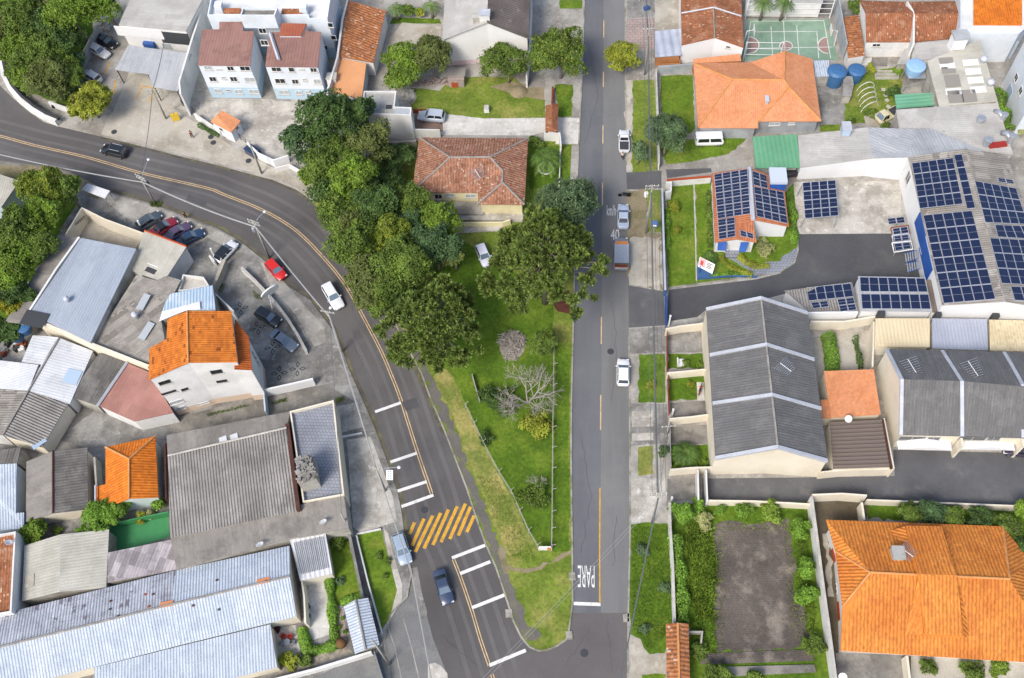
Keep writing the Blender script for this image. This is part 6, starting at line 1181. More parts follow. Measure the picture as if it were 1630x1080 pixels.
for u in (1472, 1572):
    a = P(u, 705, 2.4); b = MB(); b.face([(a.x - 3.4, a.y - .9, 2.1), (a.x, a.y - .9, 3.0), (a.x, a.y + 1.2, 3.0), (a.x - 3.4, a.y + 1.2, 2.1)]); b.face([(a.x, a.y - .9, 3.0), (a.x + 3.4, a.y - .9, 2.1), (a.x + 3.4, a.y + 1.2, 2.1), (a.x, a.y + 1.2, 3.0)]); b.face([(a.x - 3.4, a.y - .9, 2.1), (a.x + 3.4, a.y - .9, 2.1), (a.x, a.y - .9, 3.0)]); b.build('porch_canopy', W['w_white_clean'], h)
antenna('television antenna on the dark roof nearest the orange carport', h, 1445, 572, 1464, 590, 8, .9); antenna('television antenna on the dark roof at the picture edge', h, 1541, 575, 1561, 594, 8, .9)
house('garage', 'garage with a flat sloping orange tile roof between the grey row houses', 'garage', dict(a=(1311, 591, 3.2), b=(1391, 588, 3.4), c=(1402, 660, 3.1), d=(1323, 665, 2.9)), 'abcd', W['w_cream'], W['r_orange'], ov=.1)
house('lean_to', 'small orange tile lean-to squeezed beside the row house wall', 'lean-to', dict(a=(1306, 637, 2.6), b=(1319, 636, 2.6), c=(1323, 666, 2.5), d=(1308, 666, 2.5)), 'abcd', W['w_cream'], W['r_orange'], ov=.05)
mk('r_bigrib', '#8d8079', '#7b6f69', ns=.4, uv=True, pat='corr', per=.95, cell=(.95, 8), cv=.06, rough=.95, bump=1.0, stain='#5f5550', sscale=.5, samt=.6)
a = [P(1320, 672, 3.0), P(1404, 668, 3.0), P(1418, 744, 2.9), P(1326, 747, 2.9)]; t = thing('garage', P(1370, 740), 'garage with a heavily ribbed grey concrete roof beside the lane', 'garage'); b = MB(); N_ = 72
for i in range(N_):
    s0, s1 = i / N_, (i + 1) / N_; f = lambda s: .16 * (1 if math.sin(2 * math.pi * s * 12) > 0 else 0) * min(1, abs(math.sin(2 * math.pi * s * 12)) * 2.2); L0, R0, L1, R1 = a[0].lerp(a[3], s0), a[1].lerp(a[2], s0), a[0].lerp(a[3], s1), a[1].lerp(a[2], s1); b.face([L1 + Vector((0, 0, f(s1))), R1 + Vector((0, 0, f(s1))), R0 + Vector((0, 0, f(s0))), L0 + Vector((0, 0, f(s0)))])
b.build('roof', W['r_grey_brown'], t); b = MB(); b.prism([(p.x, p.y) for p in inset([a[3], a[2], a[1], a[0]], .1)], 0, 2.75); b.build('wall', W['w_cream'], t); b = MB(); wallrun(b, [P(1405, 668, 3.1), P(1419, 746, 3.1)], .25, 2.8, 3.2); b.build('gutter', W['gutter'], t)
wall('cream wall in front of the ribbed garage roof', [(1306, 752), (1345, 748), (1422, 746)], 2.2, W['w_cream'], .2); wall('cream wall beside the ribbed garage roof', [(1407, 666), (1423, 746)], 3.0, W['w_cream'], .2)
dish('white satellite dish beside the ribbed garage roof', 1351, 668, 3.4, .5, 3.6)
# -- vacant plot walls
wall('stained white wall between the vacant plot and the orange house', [(1292, 790), (1300, 850), (1309, 920), (1320, 1000), (1332, 1090)], 2.6, W['w_white'], .22, cap=W['concrete_trim']); wall('pale wall along the lane behind the vacant plot', [(1126, 797), (1200, 798), (1290, 803)], 1.7, W['w_cream'], .2); wall('cream wall at the lane corner of the orange house yard', [(1293, 788), (1340, 786), (1380, 789)], 2.4, W['w_cream'], .22); wall('cream wall along the lane behind the orange house garden', [(1380, 796), (1460, 799), (1550, 803), (1650, 807)], 1.7, W['w_cream'], .2)
wall('short cream wall between the yard and the garden of the orange house', [(1372, 800), (1376, 828)], 2.2, W['w_cream'], .25)
wall('white pavement wall along the vacant plot', [(1066, 800), (1067, 840), (1071, 900), (1074, 990)], 1.9, W['w_white'], .22, cap=W['concrete_trim'])
wall('short white stump wall beside the vacant plot gateway', [(1095, 1006), (1118, 1006), (1116, 1024)], 1.2, W['w_dirty'], .2)
RC('ridge_orange')
m = house('gatehouse_roof', 'long rust brown tiled gateway roof at the vacant plot entrance', 'gateway', dict(a=(1060, 993, 2.7), b=(1079, 992, 3.3), c=(1096, 993, 2.7), d=(1099, 1110, 2.7), e=(1082, 1110, 3.3), f=(1062, 1110, 2.7)), 'abef bcde', W['w_dirty'], W['r_rust_tile'], ov=.5, ridge='be')
h = house('hipped_house', 'white house with a very large bright orange hipped roof and two raised ridges', 'house', dict(a=(1315, 827.5, 3.4), b=(1596, 838, 3.4), c=(1640, 893, 3.4), d=(1690, 1058, 3.0), e=(1338, 1036, 3.0), f=(1341, 966, 4.6), g=(1330, 878, 3.6), i=(1385, 911.5, 6.6), j=(1607, 922, 6.6)), 'abji bcj jcd aig gif ijdef', W['w_white_clean'], W['r_orange_se'], ov=.6, ridge='ij ig if jb')
for q in ([(1443, 837, 4.9), (1499, 838, 4.9), (1523, 916, 7.2), (1462, 914, 7.2)], [(1462, 914, 7.2), (1523, 916, 7.2), (1534, 1013, 4.7), (1473, 1009, 4.7)]):
    a = [P(*x) for x in q]; b = MB(); b.face(a[::-1], 0, planeuv(a)[::-1]); lo = [p - Vector((0, 0, .9 if i in ((0, 1) if q[0][1] == 837 else (2, 3)) else .35)) for i, p in enumerate(a)]
    for i in range(4): j_ = (i + 1) % 4; b.face([lo[j_], lo[i], a[i], a[j_]], 0, [(0, 0), (.3, 0), (.3, .3), (0, .3)])
    b.build('raised_roof', W['r_orange_se'], h)
for tri in ([(1462, 920, 6.8), (1440, 1011, 3.9), (1470, 1010, 4.3)], [(1412, 846, 3.9), (1440, 838, 4.6), (1447, 862, 5.0), (1424, 864, 4.4)], [(1503, 847, 4.3), (1513, 850, 4.2), (1523, 915, 6.5), (1520, 914, 6.7)], [(1526, 925, 6.6), (1534, 1013, 4.3), (1545, 1016, 3.8)]):
    a = [P(*x) for x in tri]; b = MB(); b.face(a[::-1], 0, planeuv(a)[::-1]); b.build('raised_roof', W['r_orange_se'], h)
roofbox(h, 1427, 884, 1.3, 1.5, .9, 'w_dirty', 'chimney', 'r_slab'); antenna('television antenna beside the chimney on the bright orange roof', h, 1434, 872, 1456, 885, 10, 1.2)
wins(h, [(1331, 938, 1.3, 1.0)], pane='pane_dark'); wallbox(h, 1327, 890, 2.2, 1.8, 'terracotta', 'shutter'); wallbox(h, 1334, 975, 2.2, 1.8, 'terracotta', 'shutter')
wall('cream wall between the yards below the orange house', [(1444, 1044), (1452, 1110)], 2.0, W['w_cream'], .25); dish('white satellite dish below the orange roof eave', 1341, 1077, 2.0, .5, 4.4)
# ================================================================ BUILDINGS, left side
RC('ridge_grey')
house('white_shed', 'pale roofed building with a dark window at the picture edge beside the yellowish tree', 'building', dict(a=(-40, 270, 4.0), b=(0, 278, 4.0), c=(31, 288, 4.0), d=(2, 330, 4.0), e=(-60, 330, 4.0)), 'abcde', W['w_bluegrey'], W['r_beige'], ov=.15)
house('roadside_shelter', 'flat white sheet shelter roof standing by the curved road', 'shelter', dict(a=(139, 292, 2.7), b=(175, 304, 2.7), c=(167, 316, 2.6), d=(130, 302, 2.6)), 'abcd', W['w_dirty'], W['r_whitemetal'], nowall=True)
t = thing('shelter_posts', P(150, 318), 'thin metal posts under the white roadside shelter roof', 'posts')
for u, v in ((141, 294), (173, 305), (166, 315), (132, 302)): q = P(u, v, 2.5); b = MB(); b.tube([(q.x, q.y, 0), (q.x, q.y, 2.5)], .06); b.build('post', W['zinc'], t)
wall('cream yard wall bending round the corner above the blue grey metal roof', [(104, 374), (130, 331), (166, 349), (229, 372)], 3.0, W['w_cream'], .2)
t = thing('window_grille', P(117, 352, 0), 'dark barred window opening in the cream yard wall', 'window grille'); pa = [P(121, 357, 2.5), P(134, 344, 2.5), P(134, 349, 1.3), P(122, 362, 1.3)]; b = MB()
for i in range(5): b.tube([pa[0].lerp(pa[1], i / 4), pa[3].lerp(pa[2], i / 4)], .05, 4)
b.tube(pa + pa[:1], .06, 4); b.build('bars', W['black'], t)
h = house('warehouse', 'long warehouse with a blue grey ribbed metal roof', 'warehouse', dict(a=(129, 379, 4.6), b=(217, 396.5, 4.9), c=(144, 546, 4.9), d=(47, 499, 4.6)), 'abcd', W['w_dirty'], W['r_bluemetal'], ov=.05)
turbine('small ventilator in the middle of the blue grey metal roof', h, 109, 480, .4)
skylight(h, 55, 508, 2.4, 3.6, (70, 511), 'darkgrey', 'roof_sheet')
house('warehouse', 'narrow grey brown sheet roof running along the trees', 'warehouse', dict(a=(92, 374, 4.1), b=(126, 378, 4.2), c=(36, 511, 4.2), d=(9, 511, 4.1)), 'abcd', W['w_dirty'], W['r_grey_strip'], ov=.05)
b = MB(); wallrun(b, [P(127, 379, 4.5), P(90, 430, 4.5), P(40, 508, 4.5)], .3, 4.0, 4.75); tag(b.build('gutter_wall', W['w_white']), 'white gutter wall between the grey brown strip and the metal roof', 'wall')
h = house('workshop', 'workshop with a pale weathered roof behind the four parked cars', 'workshop', dict(a=(230, 367, 4.0), b=(297, 392.5, 4.0), c=(267, 439, 3.7), d=(250, 446.5, 3.7), e=(208, 430, 3.7)), 'abcde', W['w_white'], W['r_beige'], ov=.1)
skylight(h, 245.5, 419, 1.0, 1.8, (255, 423), 'sign_white'); skylight(h, 240, 431, .8, 1.7, (250, 435), 'darkgrey', 'roof_gap')
b = MB(); b.tube([P(230, 367, 4.1), P(297, 392.5, 4.1)], .14, 5); b.build('ridge_cap', W['terracotta'], h)
h = house('workshop', 'large old corrugated grey roof with two pale skylights, joined to the metal roofed warehouse', 'workshop', dict(a=(217, 438, 4.0), b=(250, 447, 4.0), c=(268, 440, 4.0), d=(288, 446, 4.1), e=(256, 508, 4.0), f=(262, 540, 4.0), g=(236, 578, 3.7), i=(146, 549, 3.7)), 'abcdefgi', W['w_dirty'], W['r_grey_old'], ov=.05)
skylight(h, 228, 481, 1.1, 2.6, (222, 492), 'pane_pale'); skylight(h, 233, 527, 1.1, 2.8, (226, 538), 'pane_pale'); turbine('dark round vent on the old corrugated grey roof', h, 217, 505, .45)
b = MB(); wallrun(b, [P(60, 511, 4.4), P(145, 548, 4.4), P(237, 584, 4.2)], .45, 0, [4.5, 4.5, 4.3]); tag(b.build('party_wall', W['w_cream']), 'long cream party wall below the metal roof and the old grey roof', 'wall')
flat('cream_annexe', 'small cream roof terrace framed by white parapets above the blue canopy', 'annexe', [(291, 437), (324, 441), (333, 455), (300, 462), (283, 464)], 3.6, W['w_white'], W['concrete_light'], .5)
house('blue_canopy', 'pale blue ribbed canopy above the white three storey house', 'canopy', dict(a=(271, 468, 4.6), b=(338.5, 454.5, 4.6), c=(343, 493, 4.4), d=(298, 493, 4.4), e=(254, 511, 4.3), f=(262, 484, 4.5)), 'abcdef', W['w_dirty'], W['r_blue_canopy'], ov=.2)
t = thing('white_sheet', P(280, 495), 'plain white sheet laid over the lower side of the blue canopy', 'roof sheet'); b = MB(); b.face([P(*q) for q in ((253, 512, 4.55), (258, 496, 4.6), (318, 480, 4.75), (319, 493, 4.65), (298, 494, 4.6))][::-1]); b.build('sheet', W['r_white'], t)
RC('ridge_orange')
h = house('white_house', 'tall white three storey house with a worn bright orange tile roof', 'house', dict(a=(266.5, 508, 11.75), b=(298, 495.5, 12.4), c=(368, 495.5, 10.9), d=(378, 576.5, 10.6), e=(299.7, 577.5, 12.4), f=(237, 605, 11.2), g=(237.5, 555, 11.2), i=(265, 540, 11.72)), 'abefgi bcde', W['w_stained'], W['r_orange_worn'], ov=.15, ridge='be')
house('', '', '', dict(a=(374, 508, 9.8), b=(396, 537, 9.2), c=(401, 589, 9.0), d=(373, 588, 9.6)), 'abcd', W['w_stained'], mk('r_orange_dk', '#b9602a', '#a8541f', ns=.3, uv=True, pat='tile', per=.33, row=.4, cell=(.33, .4), cv=.15, bump=.6), ov=.15, into=h)
wins(h, [(262, 609, 1.5, .8), (268.6, 625, 1.9, .5), (294, 620, .9, .6), (344.5, 592, 1.5, .9), (353, 607, 1.4, .6)], pane='pane_dark', frame='frame_dark'); wins(h, [(281, 640, 1.8, .9), (288, 650, 1.3, .8), (324, 642, 1.6, .5)], pane='pane_pale'); wins(h, [(403.5, 566, .6, 2.4), (407, 573, .6, 2.4)], pane='pane_dark')
wall('white end wall of the petal patterned car park', [(419, 621), (460, 612), (498, 603)], 2.0, W['w_white_clean'], .25); wall('low white curved wall along the petal patterned car park', [(384, 426), (405, 446), (421, 463), (439, 483), (458, 508), (474, 534), (487, 559)], 1.1, W['w_white'], .3, cap=W['concrete_trim']); wall('grey wall running down from the white house corner', [(419, 621), (422, 655)], 2.0, W['w_bluegrey'], .2)
wall('stained cream wall beside the white car with a black roof', [(357, 413), (346, 440), (333, 466)], 1.8, W['concrete_tan'], .5)
wall('white wall edge between the canopy and the car park', [(343, 468), (372, 496)], 2.4, W['w_white'], .2); wall('white low corner wall behind the parked white car', [(333, 407), (341, 416)], 1.4, W['w_white'], .25)
for lb, px, zt in (('white gate post behind the dark silver grey car', (229, 368), 2.6), ('white gate post behind the white car with a black roof', (342, 409), 2.1)): vpost(lb, px, zt)
# left lower cluster
RC('ridge_grey')
h = house('workshop', 'white sheet gable roof whose lower end turns to grey corrugated sheets', 'workshop', dict(a=(94, 538, 4.0), b=(148, 559, 3.2), c=(111, 643, 3.2), d=(45, 622, 4.0), e=(66, 580, 4.0)), 'abcde', W['w_white'], W['r_whiteold'], ov=.1)
house('', '', '', dict(a=(45, 622.5, 3.95), b=(108, 643, 3.2), c=(67, 712, 3.1), d=(4, 693, 3.9)), 'abcd', W['w_cream'], W['r_grey_warm'], ov=.1, into=h)
house('', '', '', dict(a=(-40, 560, 3.2), b=(0, 574, 3.3), c=(61, 581, 4.0), d=(45, 622, 4.0), e=(0, 619, 3.3), f=(-40, 617, 3.0)), 'abcdef', W['w_white'], W['r_whiteold'], ov=.1, into=h)
house('', '', '', dict(a=(-40, 618, 3.0), b=(0, 620, 3.3), c=(44.5, 623, 3.95), d=(3, 693, 3.9), e=(-40, 690, 3.0)), 'abcde', W['w_white'], W['r_grey_old'], ov=.1, into=h)
house('', '', '', dict(a=(52, 534, 3.3), b=(93, 537, 4.0), c=(66, 580, 4.0), d=(34, 577, 3.4)), 'abcd', W['w_white'], W['r_whiteold'], ov=.1, into=h)
skylight(h, 115, 600, 2.0, 2.2, (107, 617), 'r_blue_canopy', 'skylight'); b = MB(); b.tube([P(94, 538, 4.1), P(45, 622, 4.1), P(4, 693, 4.0)], .14, 5); b.build('ridge_cap', W['ridge_grey'], h)
skylight(h, 62, 706, 2.2, 1.2, (66, 712), 'r_blue_canopy', 'roof_sheet')
house('shed', 'dark grey flat sheet roof between the white gable and the terracotta roof', 'shed', dict(a=(158, 562, 3.3), b=(201, 576, 3.3), c=(153, 645, 3.0), d=(110, 631, 3.0)), 'abcd', W['w_dirty'], W['r_grey_dark'], ov=.1)
h = house('workshop', 'dull terracotta sheet roof at the foot of the white house', 'workshop', dict(a=(203, 578, 3.6), b=(236, 592, 3.6), c=(276, 657, 3.3), d=(214, 671, 3.2), e=(157, 646, 3.2)), 'abcde', W['w_white'], W['r_terracotta_sheet'], ov=.1)
b = MB(); b.tube([P(202, 577, 3.75), P(155, 646, 3.4)], .22, 4); b.build('flashing', W['flash_white'], h)
tank('blue round water tank in the cluttered back yard', 36, 520, 1.6, .95, 1.3); tank('darker blue water tank behind the first one in the cluttered yard', 23, 532, 1.2, .95, 1.3)
sheet('yard', [(0, 580), (30, 520), (60, 515), (50, 540), (34, 578)], W['concrete_light'], .12)
t = thing('shack', P(40, 532), 'small white boxy shack beside the blue tanks', 'shack', None, -.5); b = MB(); b.box((0, 0, 0), 2.2, 1.5, 2.0); b.build('wall', W['w_white'], t, local=True); b = MB(); b.box((0, 0, 2.0), 2.5, 1.8, .12); b.build('roof', W['r_white'], t, local=True); b = MB(); b.box((0, 0, 2.12), .5, .35, .12); b.build('hatch', W['darkgrey'], t, local=True)
for k in range(9):
    q = P(8 + (k % 4) * 10 + rnd.uniform(-2, 2), 550 + (k // 4) * 9 + rnd.uniform(-2, 2)); b = MB(); b.box((q.x, q.y, .1), rnd.uniform(.4, 1.5), rnd.uniform(.4, .9), rnd.uniform(.3, .9), rnd.uniform(0, 3)); b.box((q.x + .3, q.y + .1, .5), .5, .3, rnd.uniform(.3, .7), rnd.uniform(0, 3)); tag(b.build('scrap_pile', W[('w_dirty', 'darkgrey', 'w_white', 'rust', 'zinc')[k % 5]]), 'heap of mixed scrap in the cluttered back yard', 'scrap', 'scrap heaps in the cluttered yard')
RC('gutter')
h = house('grey_house', 'low house with a gabled roof of dark and light grey sheets', 'house', dict(a=(42, 735, 2.6), b=(84.5, 718, 3.5), c=(139, 713, 2.7), d=(140.5, 811, 2.7), e=(84.5, 817, 3.5), f=(41, 831, 2.6)), 'abef bcde', W['w_cream'], None, roofs=[W['r_grey_strip'], W['r_grey_dark']], ov=.2, ridge='be')
house('blue_roofed_house', 'house with a pale blue sheet roof at the picture edge', 'house', dict(a=(-60, 742, 3.0), b=(26.5, 738, 3.0), c=(25, 817, 3.0), d=(38, 816, 2.9), e=(38, 841, 2.8), f=(-60, 850, 2.8)), 'abcdef', W['w_bluegrey'], W['r_bluewhite'], ov=.1)
house('shed', 'small dark corrugated shed roof above the pale blue one', 'shed', dict(a=(-40, 722, 3.0), b=(33, 712, 3.1), c=(28, 737, 2.9), d=(-40, 741, 2.8)), 'abcd', W['w_dirty'], W['r_grey_dark'], ov=.1)
wall('dark timber fence between the blue roofed and the grey roofed houses', [(30, 745), (28, 815)], 1.8, W['gutter'], .15); wall('grey yard wall between the grey house and the orange house', [(150, 728), (155, 800)], 2.2, W['w_dirty'], .25); wall('brown boundary fence beside the large ribbed grey roof', [(262, 705), (264, 795)], 2.2, W['gutter'], .2)
RC('ridge_orange')
h = house('orange_house', 'small pale mint house with a hipped orange tile roof', 'house', dict(a=(168, 712, 3.1), b=(247, 694.5, 3.1), c=(252, 792, 3.0), d=(205.5, 794, 4.6), e=(153, 815, 2.2), f=(154, 775, 2.3), g=(168, 771, 2.95), i=(205.5, 731, 4.8)), 'abi bcdi aidefg', W['w_mint'], W['r_orange_bright'], ov=.3, ridge='ai bi id')
b = MB(); b.tube([P(152, 773, 2.8), P(152, 817, 2.7)], .16, 6); b.build('gutter_strip', W['flash_white'], h)
RC('ridge_grey')
h = house('warehouse', 'very large ribbed grey roof with paler flat strips on both sides', 'warehouse', dict(a=(267, 725.5, 5.2), b=(456, 681, 5.2), c=(473, 814, 4.6), d=(271, 857, 4.6)), 'abcd', W['w_dirty'], W['r_grey_warm'], ov=.05)
house('', '', '', dict(a=(265, 693, 4.4), b=(462, 655, 4.4), c=(456, 681, 4.9), d=(267, 725, 4.9)), 'abcd', W['w_dirty'], W['r_grey_strip'], ov=.03, into=h)
house('', '', '', dict(a=(272, 858, 4.3), b=(547, 786, 4.3), c=(555, 841, 3.9), d=(462, 857, 3.9), e=(281, 907, 3.9)), 'abcde', W['w_dirty'], W['r_grey_strip'], ov=.03, into=h)
for u, v in ((355, 700), (372.5, 695.5), (363, 844), (394, 837)): skylight(h, u, v, 1.0, 1.5, (u + 2, v + 8), 'r_white', 'skylight')
b = MB(); b.tube([P(267, 725.5, 5.35), P(456, 681, 5.35)], .13, 5); b.build('ridge_cap', W['concrete_trim'], h)
b = MB(); wallrun(b, [P(457, 675, 5.0), P(475, 812, 4.9)], .5, 4.2, 5.1); b.build('gutter', W['gutter'], h)
h = flat('terrace_house', 'white walled terrace paved with blue grey tiles beside the large ribbed roof', 'terrace', [(461, 655), (531, 637), (548, 788), (482, 800)], 4.6, W['w_cream'], W['patio_tile'], .55)
t = thing('debris_tower', P(490, 760), 'square concrete tower heaped with grey rubble on top, rising from the tiled terrace', 'tower'); q = [P(470, 731, 7.2), P(497, 725, 7.2), P(503, 761, 7.2), P(475, 770, 7.2)]; b = MB(); b.prism([(p.x, p.y) for p in q], 0, 7.2); b.build('tower_body', W['w_dirty'], t); b = MB(); cc = sum(q, Vector()) / 4
for k in range(90):
    s, tt = rnd.random(), rnd.random(); p = q[0].lerp(q[1], s).lerp(q[3].lerp(q[2], s), tt); b.box((p.x, p.y, 7.1 + rnd.uniform(0, .35)), rnd.uniform(.15, .7), rnd.uniform(.12, .4), rnd.uniform(.08, .3), rnd.uniform(0, 3))
b.build('rubble', W['concrete_grey'], t)
h = house('beige_house', 'low house with a pale beige sheet roof above the long blue white row', 'house', dict(a=(39, 869, 3.0), b=(96, 851, 3.7), c=(173.5, 843, 3.0), d=(169, 936, 3.0), e=(95, 942, 3.7), f=(35, 957, 3.0)), 'abef bcde', W['w_dirty'], W['r_beige'], ov=.1)
skylight(h, 47, 925, 1.6, 1.2, (55, 923), 'concrete_tan', 'roof_patch')
house('shed', 'patchwork roof of mixed grey sheets below the green floored court', 'shed', dict(a=(172, 880, 3.2), b=(273, 859, 3.4), c=(281, 907, 3.2), d=(171, 928, 3.0)), 'abcd', W['w_dirty'], W['r_patch'], ov=.1)
wall('green boundary wall at the far side of the green court', [(186, 832), (268, 815)], 1.6, W['court_vivid'], .15)
h = flat('terracotta_house', 'house at the picture edge with a brown tile roof inside white parapets', 'house', [(-40, 858), (25, 846), (18, 975), (-40, 985)], 4.6, W['w_white'], W['r_rust_dark'], .5)
wall('grey side wall beside the brown roof in white parapets', [(30, 852), (24, 968)], 2.6, W['w_grey'], .3)
# long row with blue white roofs
RC('ridge_grey')
h = house('row_house', 'long row of low dwellings under one blue white tiled roof', 'row house', dict(a=(-60, 993, 3.4), b=(0, 978.5, 3.4), c=(280.5, 908, 3.4), d=(461, 869, 3.4), e=(461, 917.5, 4.9), f=(272, 962.5, 4.9), g=(-60, 1045, 4.9), i=(-60, 1118, 3.2), j=(111, 1072, 3.2), k=(290, 1026, 3.2), l=(472, 981.5, 3.2)), 'bcfga cdef gfkji felk', W['w_cream'], None, roofs=[W['r_bluewhite_worn'], W['r_bluewhite'], W['r_bluewhite'], W['r_bluewhite']], ov=.1, ridge='gf fe')
for u, v, s in ((265, 962, 1), (419, 925, 1)): skylight(h, u, v, .8, 1.6, (u + 10, v - 2), 'r_orange', 'roof_patch')
for k in range(16):
    u, v = rnd.uniform(20, 440), 0; v = 1030 - u * .25 + rnd.uniform(-35, 38); skylight(h, u, v, .28, .32, (u + 8, v - 2), ('terracotta', 'gutter', 'darkgrey')[k % 3], 'roof_tile')
h2 = house('row_extension', 'blue white lean-to roofs along the near side of the long row', 'lean-to', dict(a=(150, 1063, 3.0), b=(290, 1028, 3.0), c=(430, 994, 3.0), d=(441, 1062, 2.6), e=(330, 1090, 2.5), f=(300, 1118, 2.4), g=(150, 1118, 2.4)), 'abcdefg', W['w_cream'], W['r_bluewhite'], ov=.1)
wall('cream gable end wall beside the patio of the long row', [(477, 905), (484, 950), (486, 992)], 2.6, W['w_cream'], .2)
house('white_canopy', 'white slatted canopy roof at the end of the long blue white row', 'canopy', dict(a=(461, 859, 3.2), b=(517.5, 846.5, 3.2), c=(529, 913, 3.0), d=(478, 925, 3.0)), 'abcd', W['w_cream'], W['r_whitemetal'], ov=.15)
t = thing('canopy_slats', P(495, 885), 'dark gaps and bars along the white slatted canopy', 'slats'); a = [P(465, 861, 3.32), P(515, 850, 3.32), P(525, 910, 3.12), P(480, 921, 3.12)]; b = MB()
for i in range(16): s = (i + .5) / 16; b.tube([a[0].lerp(a[1], s).lerp(a[3].lerp(a[2], s), .06), a[0].lerp(a[1], s).lerp(a[3].lerp(a[2], s), .9)], .05, 4)
b.build('bars', W['w_grey'], t)
house('gatehouse_roof', 'pale blue white tiled gateway roof on the corner of the old tarred drive', 'gateway', dict(a=(547, 965.5, 2.7), b=(566, 955, 3.2), c=(586, 952, 2.7), d=(604, 1026, 2.7), e=(582, 1034, 3.2), f=(565, 1041, 2.7)), 'abef bcde', W['w_dirty'], W['r_bluewhite'], ov=.4, ridge='be')
wall('grey concrete wall between the patio garden and the narrow passage', [(555, 847), (566, 900), (577, 952)], 1.6, W['concrete_grey'], .35); wall('thin white wall along the wedge of corner lawn', [(567, 852), (585, 925), (608, 1008)], .7, W['w_white'], .18); wall('white edge wall at the top of the corner lawn', [(568, 850), (606, 842)], .4, W['w_white'], .18)
wall('long white front wall below the patio hedge', [(405, 1090), (500, 1066), (591, 1038)], 1.4, W['w_white'], .3); wall('grey metal gate beside the tiled gateway', [(595, 1036), (612, 1090)], 1.7, W['steel'], .12, name='gate', cat='gate')
wall('rough wall between the tiled terrace and the pavement', [(533, 652), (538, 690), (549, 760), (552, 840)], 1.2, W['w_dirty'], .3); wall('white kerb wall across the pavement', [(540, 698), (577, 691)], .4, W['w_white'], .2, top=False); wall('cream terrace wall with an orange pot at its corner', [(463, 668), (529, 651)], 3.9, W['w_cream'], .2)
dish('white satellite dish on the grey strip above the slatted canopy', 516, 833, 4.6, .5, 2.2); dish('white satellite dish where the grey strip meets the long row', 415, 869, 4.6, .5, 2.0); dish('white satellite dish above the brown roof at the picture edge', 15, 866, 5.0, .5, 1.0)
# guard house and yard walls of the flats
RC('ridge_orange')
h = house('guardhouse', 'tiny white gatehouse with an orange tiled gable roof at the flats entrance', 'gatehouse', dict(a=(335, 194, 2.7), b=(354, 176, 3.5), c=(383, 193, 2.7), d=(368, 211, 2.7), e=(345, 183, 3.45)), 'abe bcde aed', W['w_bluewhite_plain'], W['r_orange'], ov=.15); wins(h, [(377, 204, .7, .6), (352, 206, .9, .8)], pane='pane_dark')
wall('white wall with a clipped hedge left of the guardhouse', [(309, 181), (350, 208)], 1.4, W['w_white'], .25); fence('dark railings beside the guardhouse', [(374, 216), (394, 231)], 1.6, 'darkgrey', 2, wires=4, r=.05); wall('white boundary wall of the flats towards the trees', [(393, 227), (411, 244), (435, 255), (458, 248)], 1.7, W['w_white_clean'], .25); fence('dark gate railings left of the white hedge wall', [(292, 170), (310, 181)], 1.6, 'darkgrey', 2, wires=4, r=.05); wall('low white wall end under the trees', [(437, 268), (460, 262), (485, 276)], 1.0, W['w_white'], .25)
wall('grey wall closing the little car park beside the trees', [(155, 40), (140, 68), (126, 92), (119, 128), (124, 140)], 2.4, W['w_grey'], .2, cap=W['concrete_trim'])
t = thing('wall_sign', P(134, 80), 'white sign with yellow writing on the grey car park wall', 'sign'); pa = [P(129, 87, 2.9), P(142, 62, 2.9), P(147, 66, 1.0), P(134, 92, 1.0)]; b = MB(); b.face(pa); b.face([p + Vector((-.06, 0, 0)) for p in pa][::-1]); b.build('board', W['sign_white'], t); b = MB()
for k in range(4):
    f = lambda s, tt: pa[0].lerp(pa[1], s).lerp(pa[3].lerp(pa[2], s), tt) + Vector((.04, -.02, .02)); y = .2 + k * .17; b.face([f(.12 + .05 * k, y), f(.88, y), f(.88, y + .09), f(.12 + .05 * k, y + .09)])
b.build('lettering', W['sign_yellow'], t)
RW = [(2, 60), (1, 95), (6, 118), (16, 138), (31, 155), (50, 170), (70, 182), (90, 190)]
b = MB(); wallrun(b, [P(u, v, 1.3) for u, v in RW], 1.0, 0, 1.3); t = thing('retaining_wall', P(30, 160), 'curved white retaining wall with a dark top band along the road bend', 'wall'); b.build('wall_body', W['w_white'], t); b = MB(); wallrun(b, [P(u, v, 1.45) + Vector((.25, .25, 0)) for u, v in RW], .45, 1.0, 1.5); b.build('coping', W['darkgrey'], t)
wall('white wall stub behind the pavement below the trees', [(77, 162), (112, 174)], 1.2, W['w_white'], .3); sheet('pavement', [(8, 108), (20, 132), (60, 160), (105, 180), (92, 190), (60, 178), (22, 148), (8, 128)], W['concrete_grey'], .12)
# park fence and sign
fence('white concrete post fence along the straight street side of the park', [(882, 556), (880, 687), (879, 820), (878, 874)], 1.5, 'pole_conc', 2.9, wires=2, r=.08, lean=.55, pr=.06); fence('concrete post fence along the curved road side of the park', [(742, 650), (770, 709), (795, 756), (814, 786), (842, 849), (856, 873)], 1.4, 'pole_conc', 3.2, wires=2, r=.07, lean=.45, pr=.035)
t = thing('name_board', P(867, 876), 'low white board with an orange end at the tip of the fenced park', 'sign board'); pa = [P(857, 872, 1.3), P(878, 872, 1.3)]; b = MB(); wallrun(b, pa, .15, .4, 1.6); b.build('board', W['sign_white'], t); b = MB(); q = [p + Vector((0, -.09, 0)) for p in pa]; b.face([Vector((q[0].lerp(q[1], s).x, q[0].lerp(q[1], s).y, z)) for s, z in ((.68, .5), (.97, .5), (.97, 1.5), (.68, 1.5))]); b.build('panel_stripe', W['sign_orange'], t)
for p in pa: b = MB(); b.box((p.x, p.y, 0), .14, .14, 1.6); b.build('post', W['pole_conc'], t)
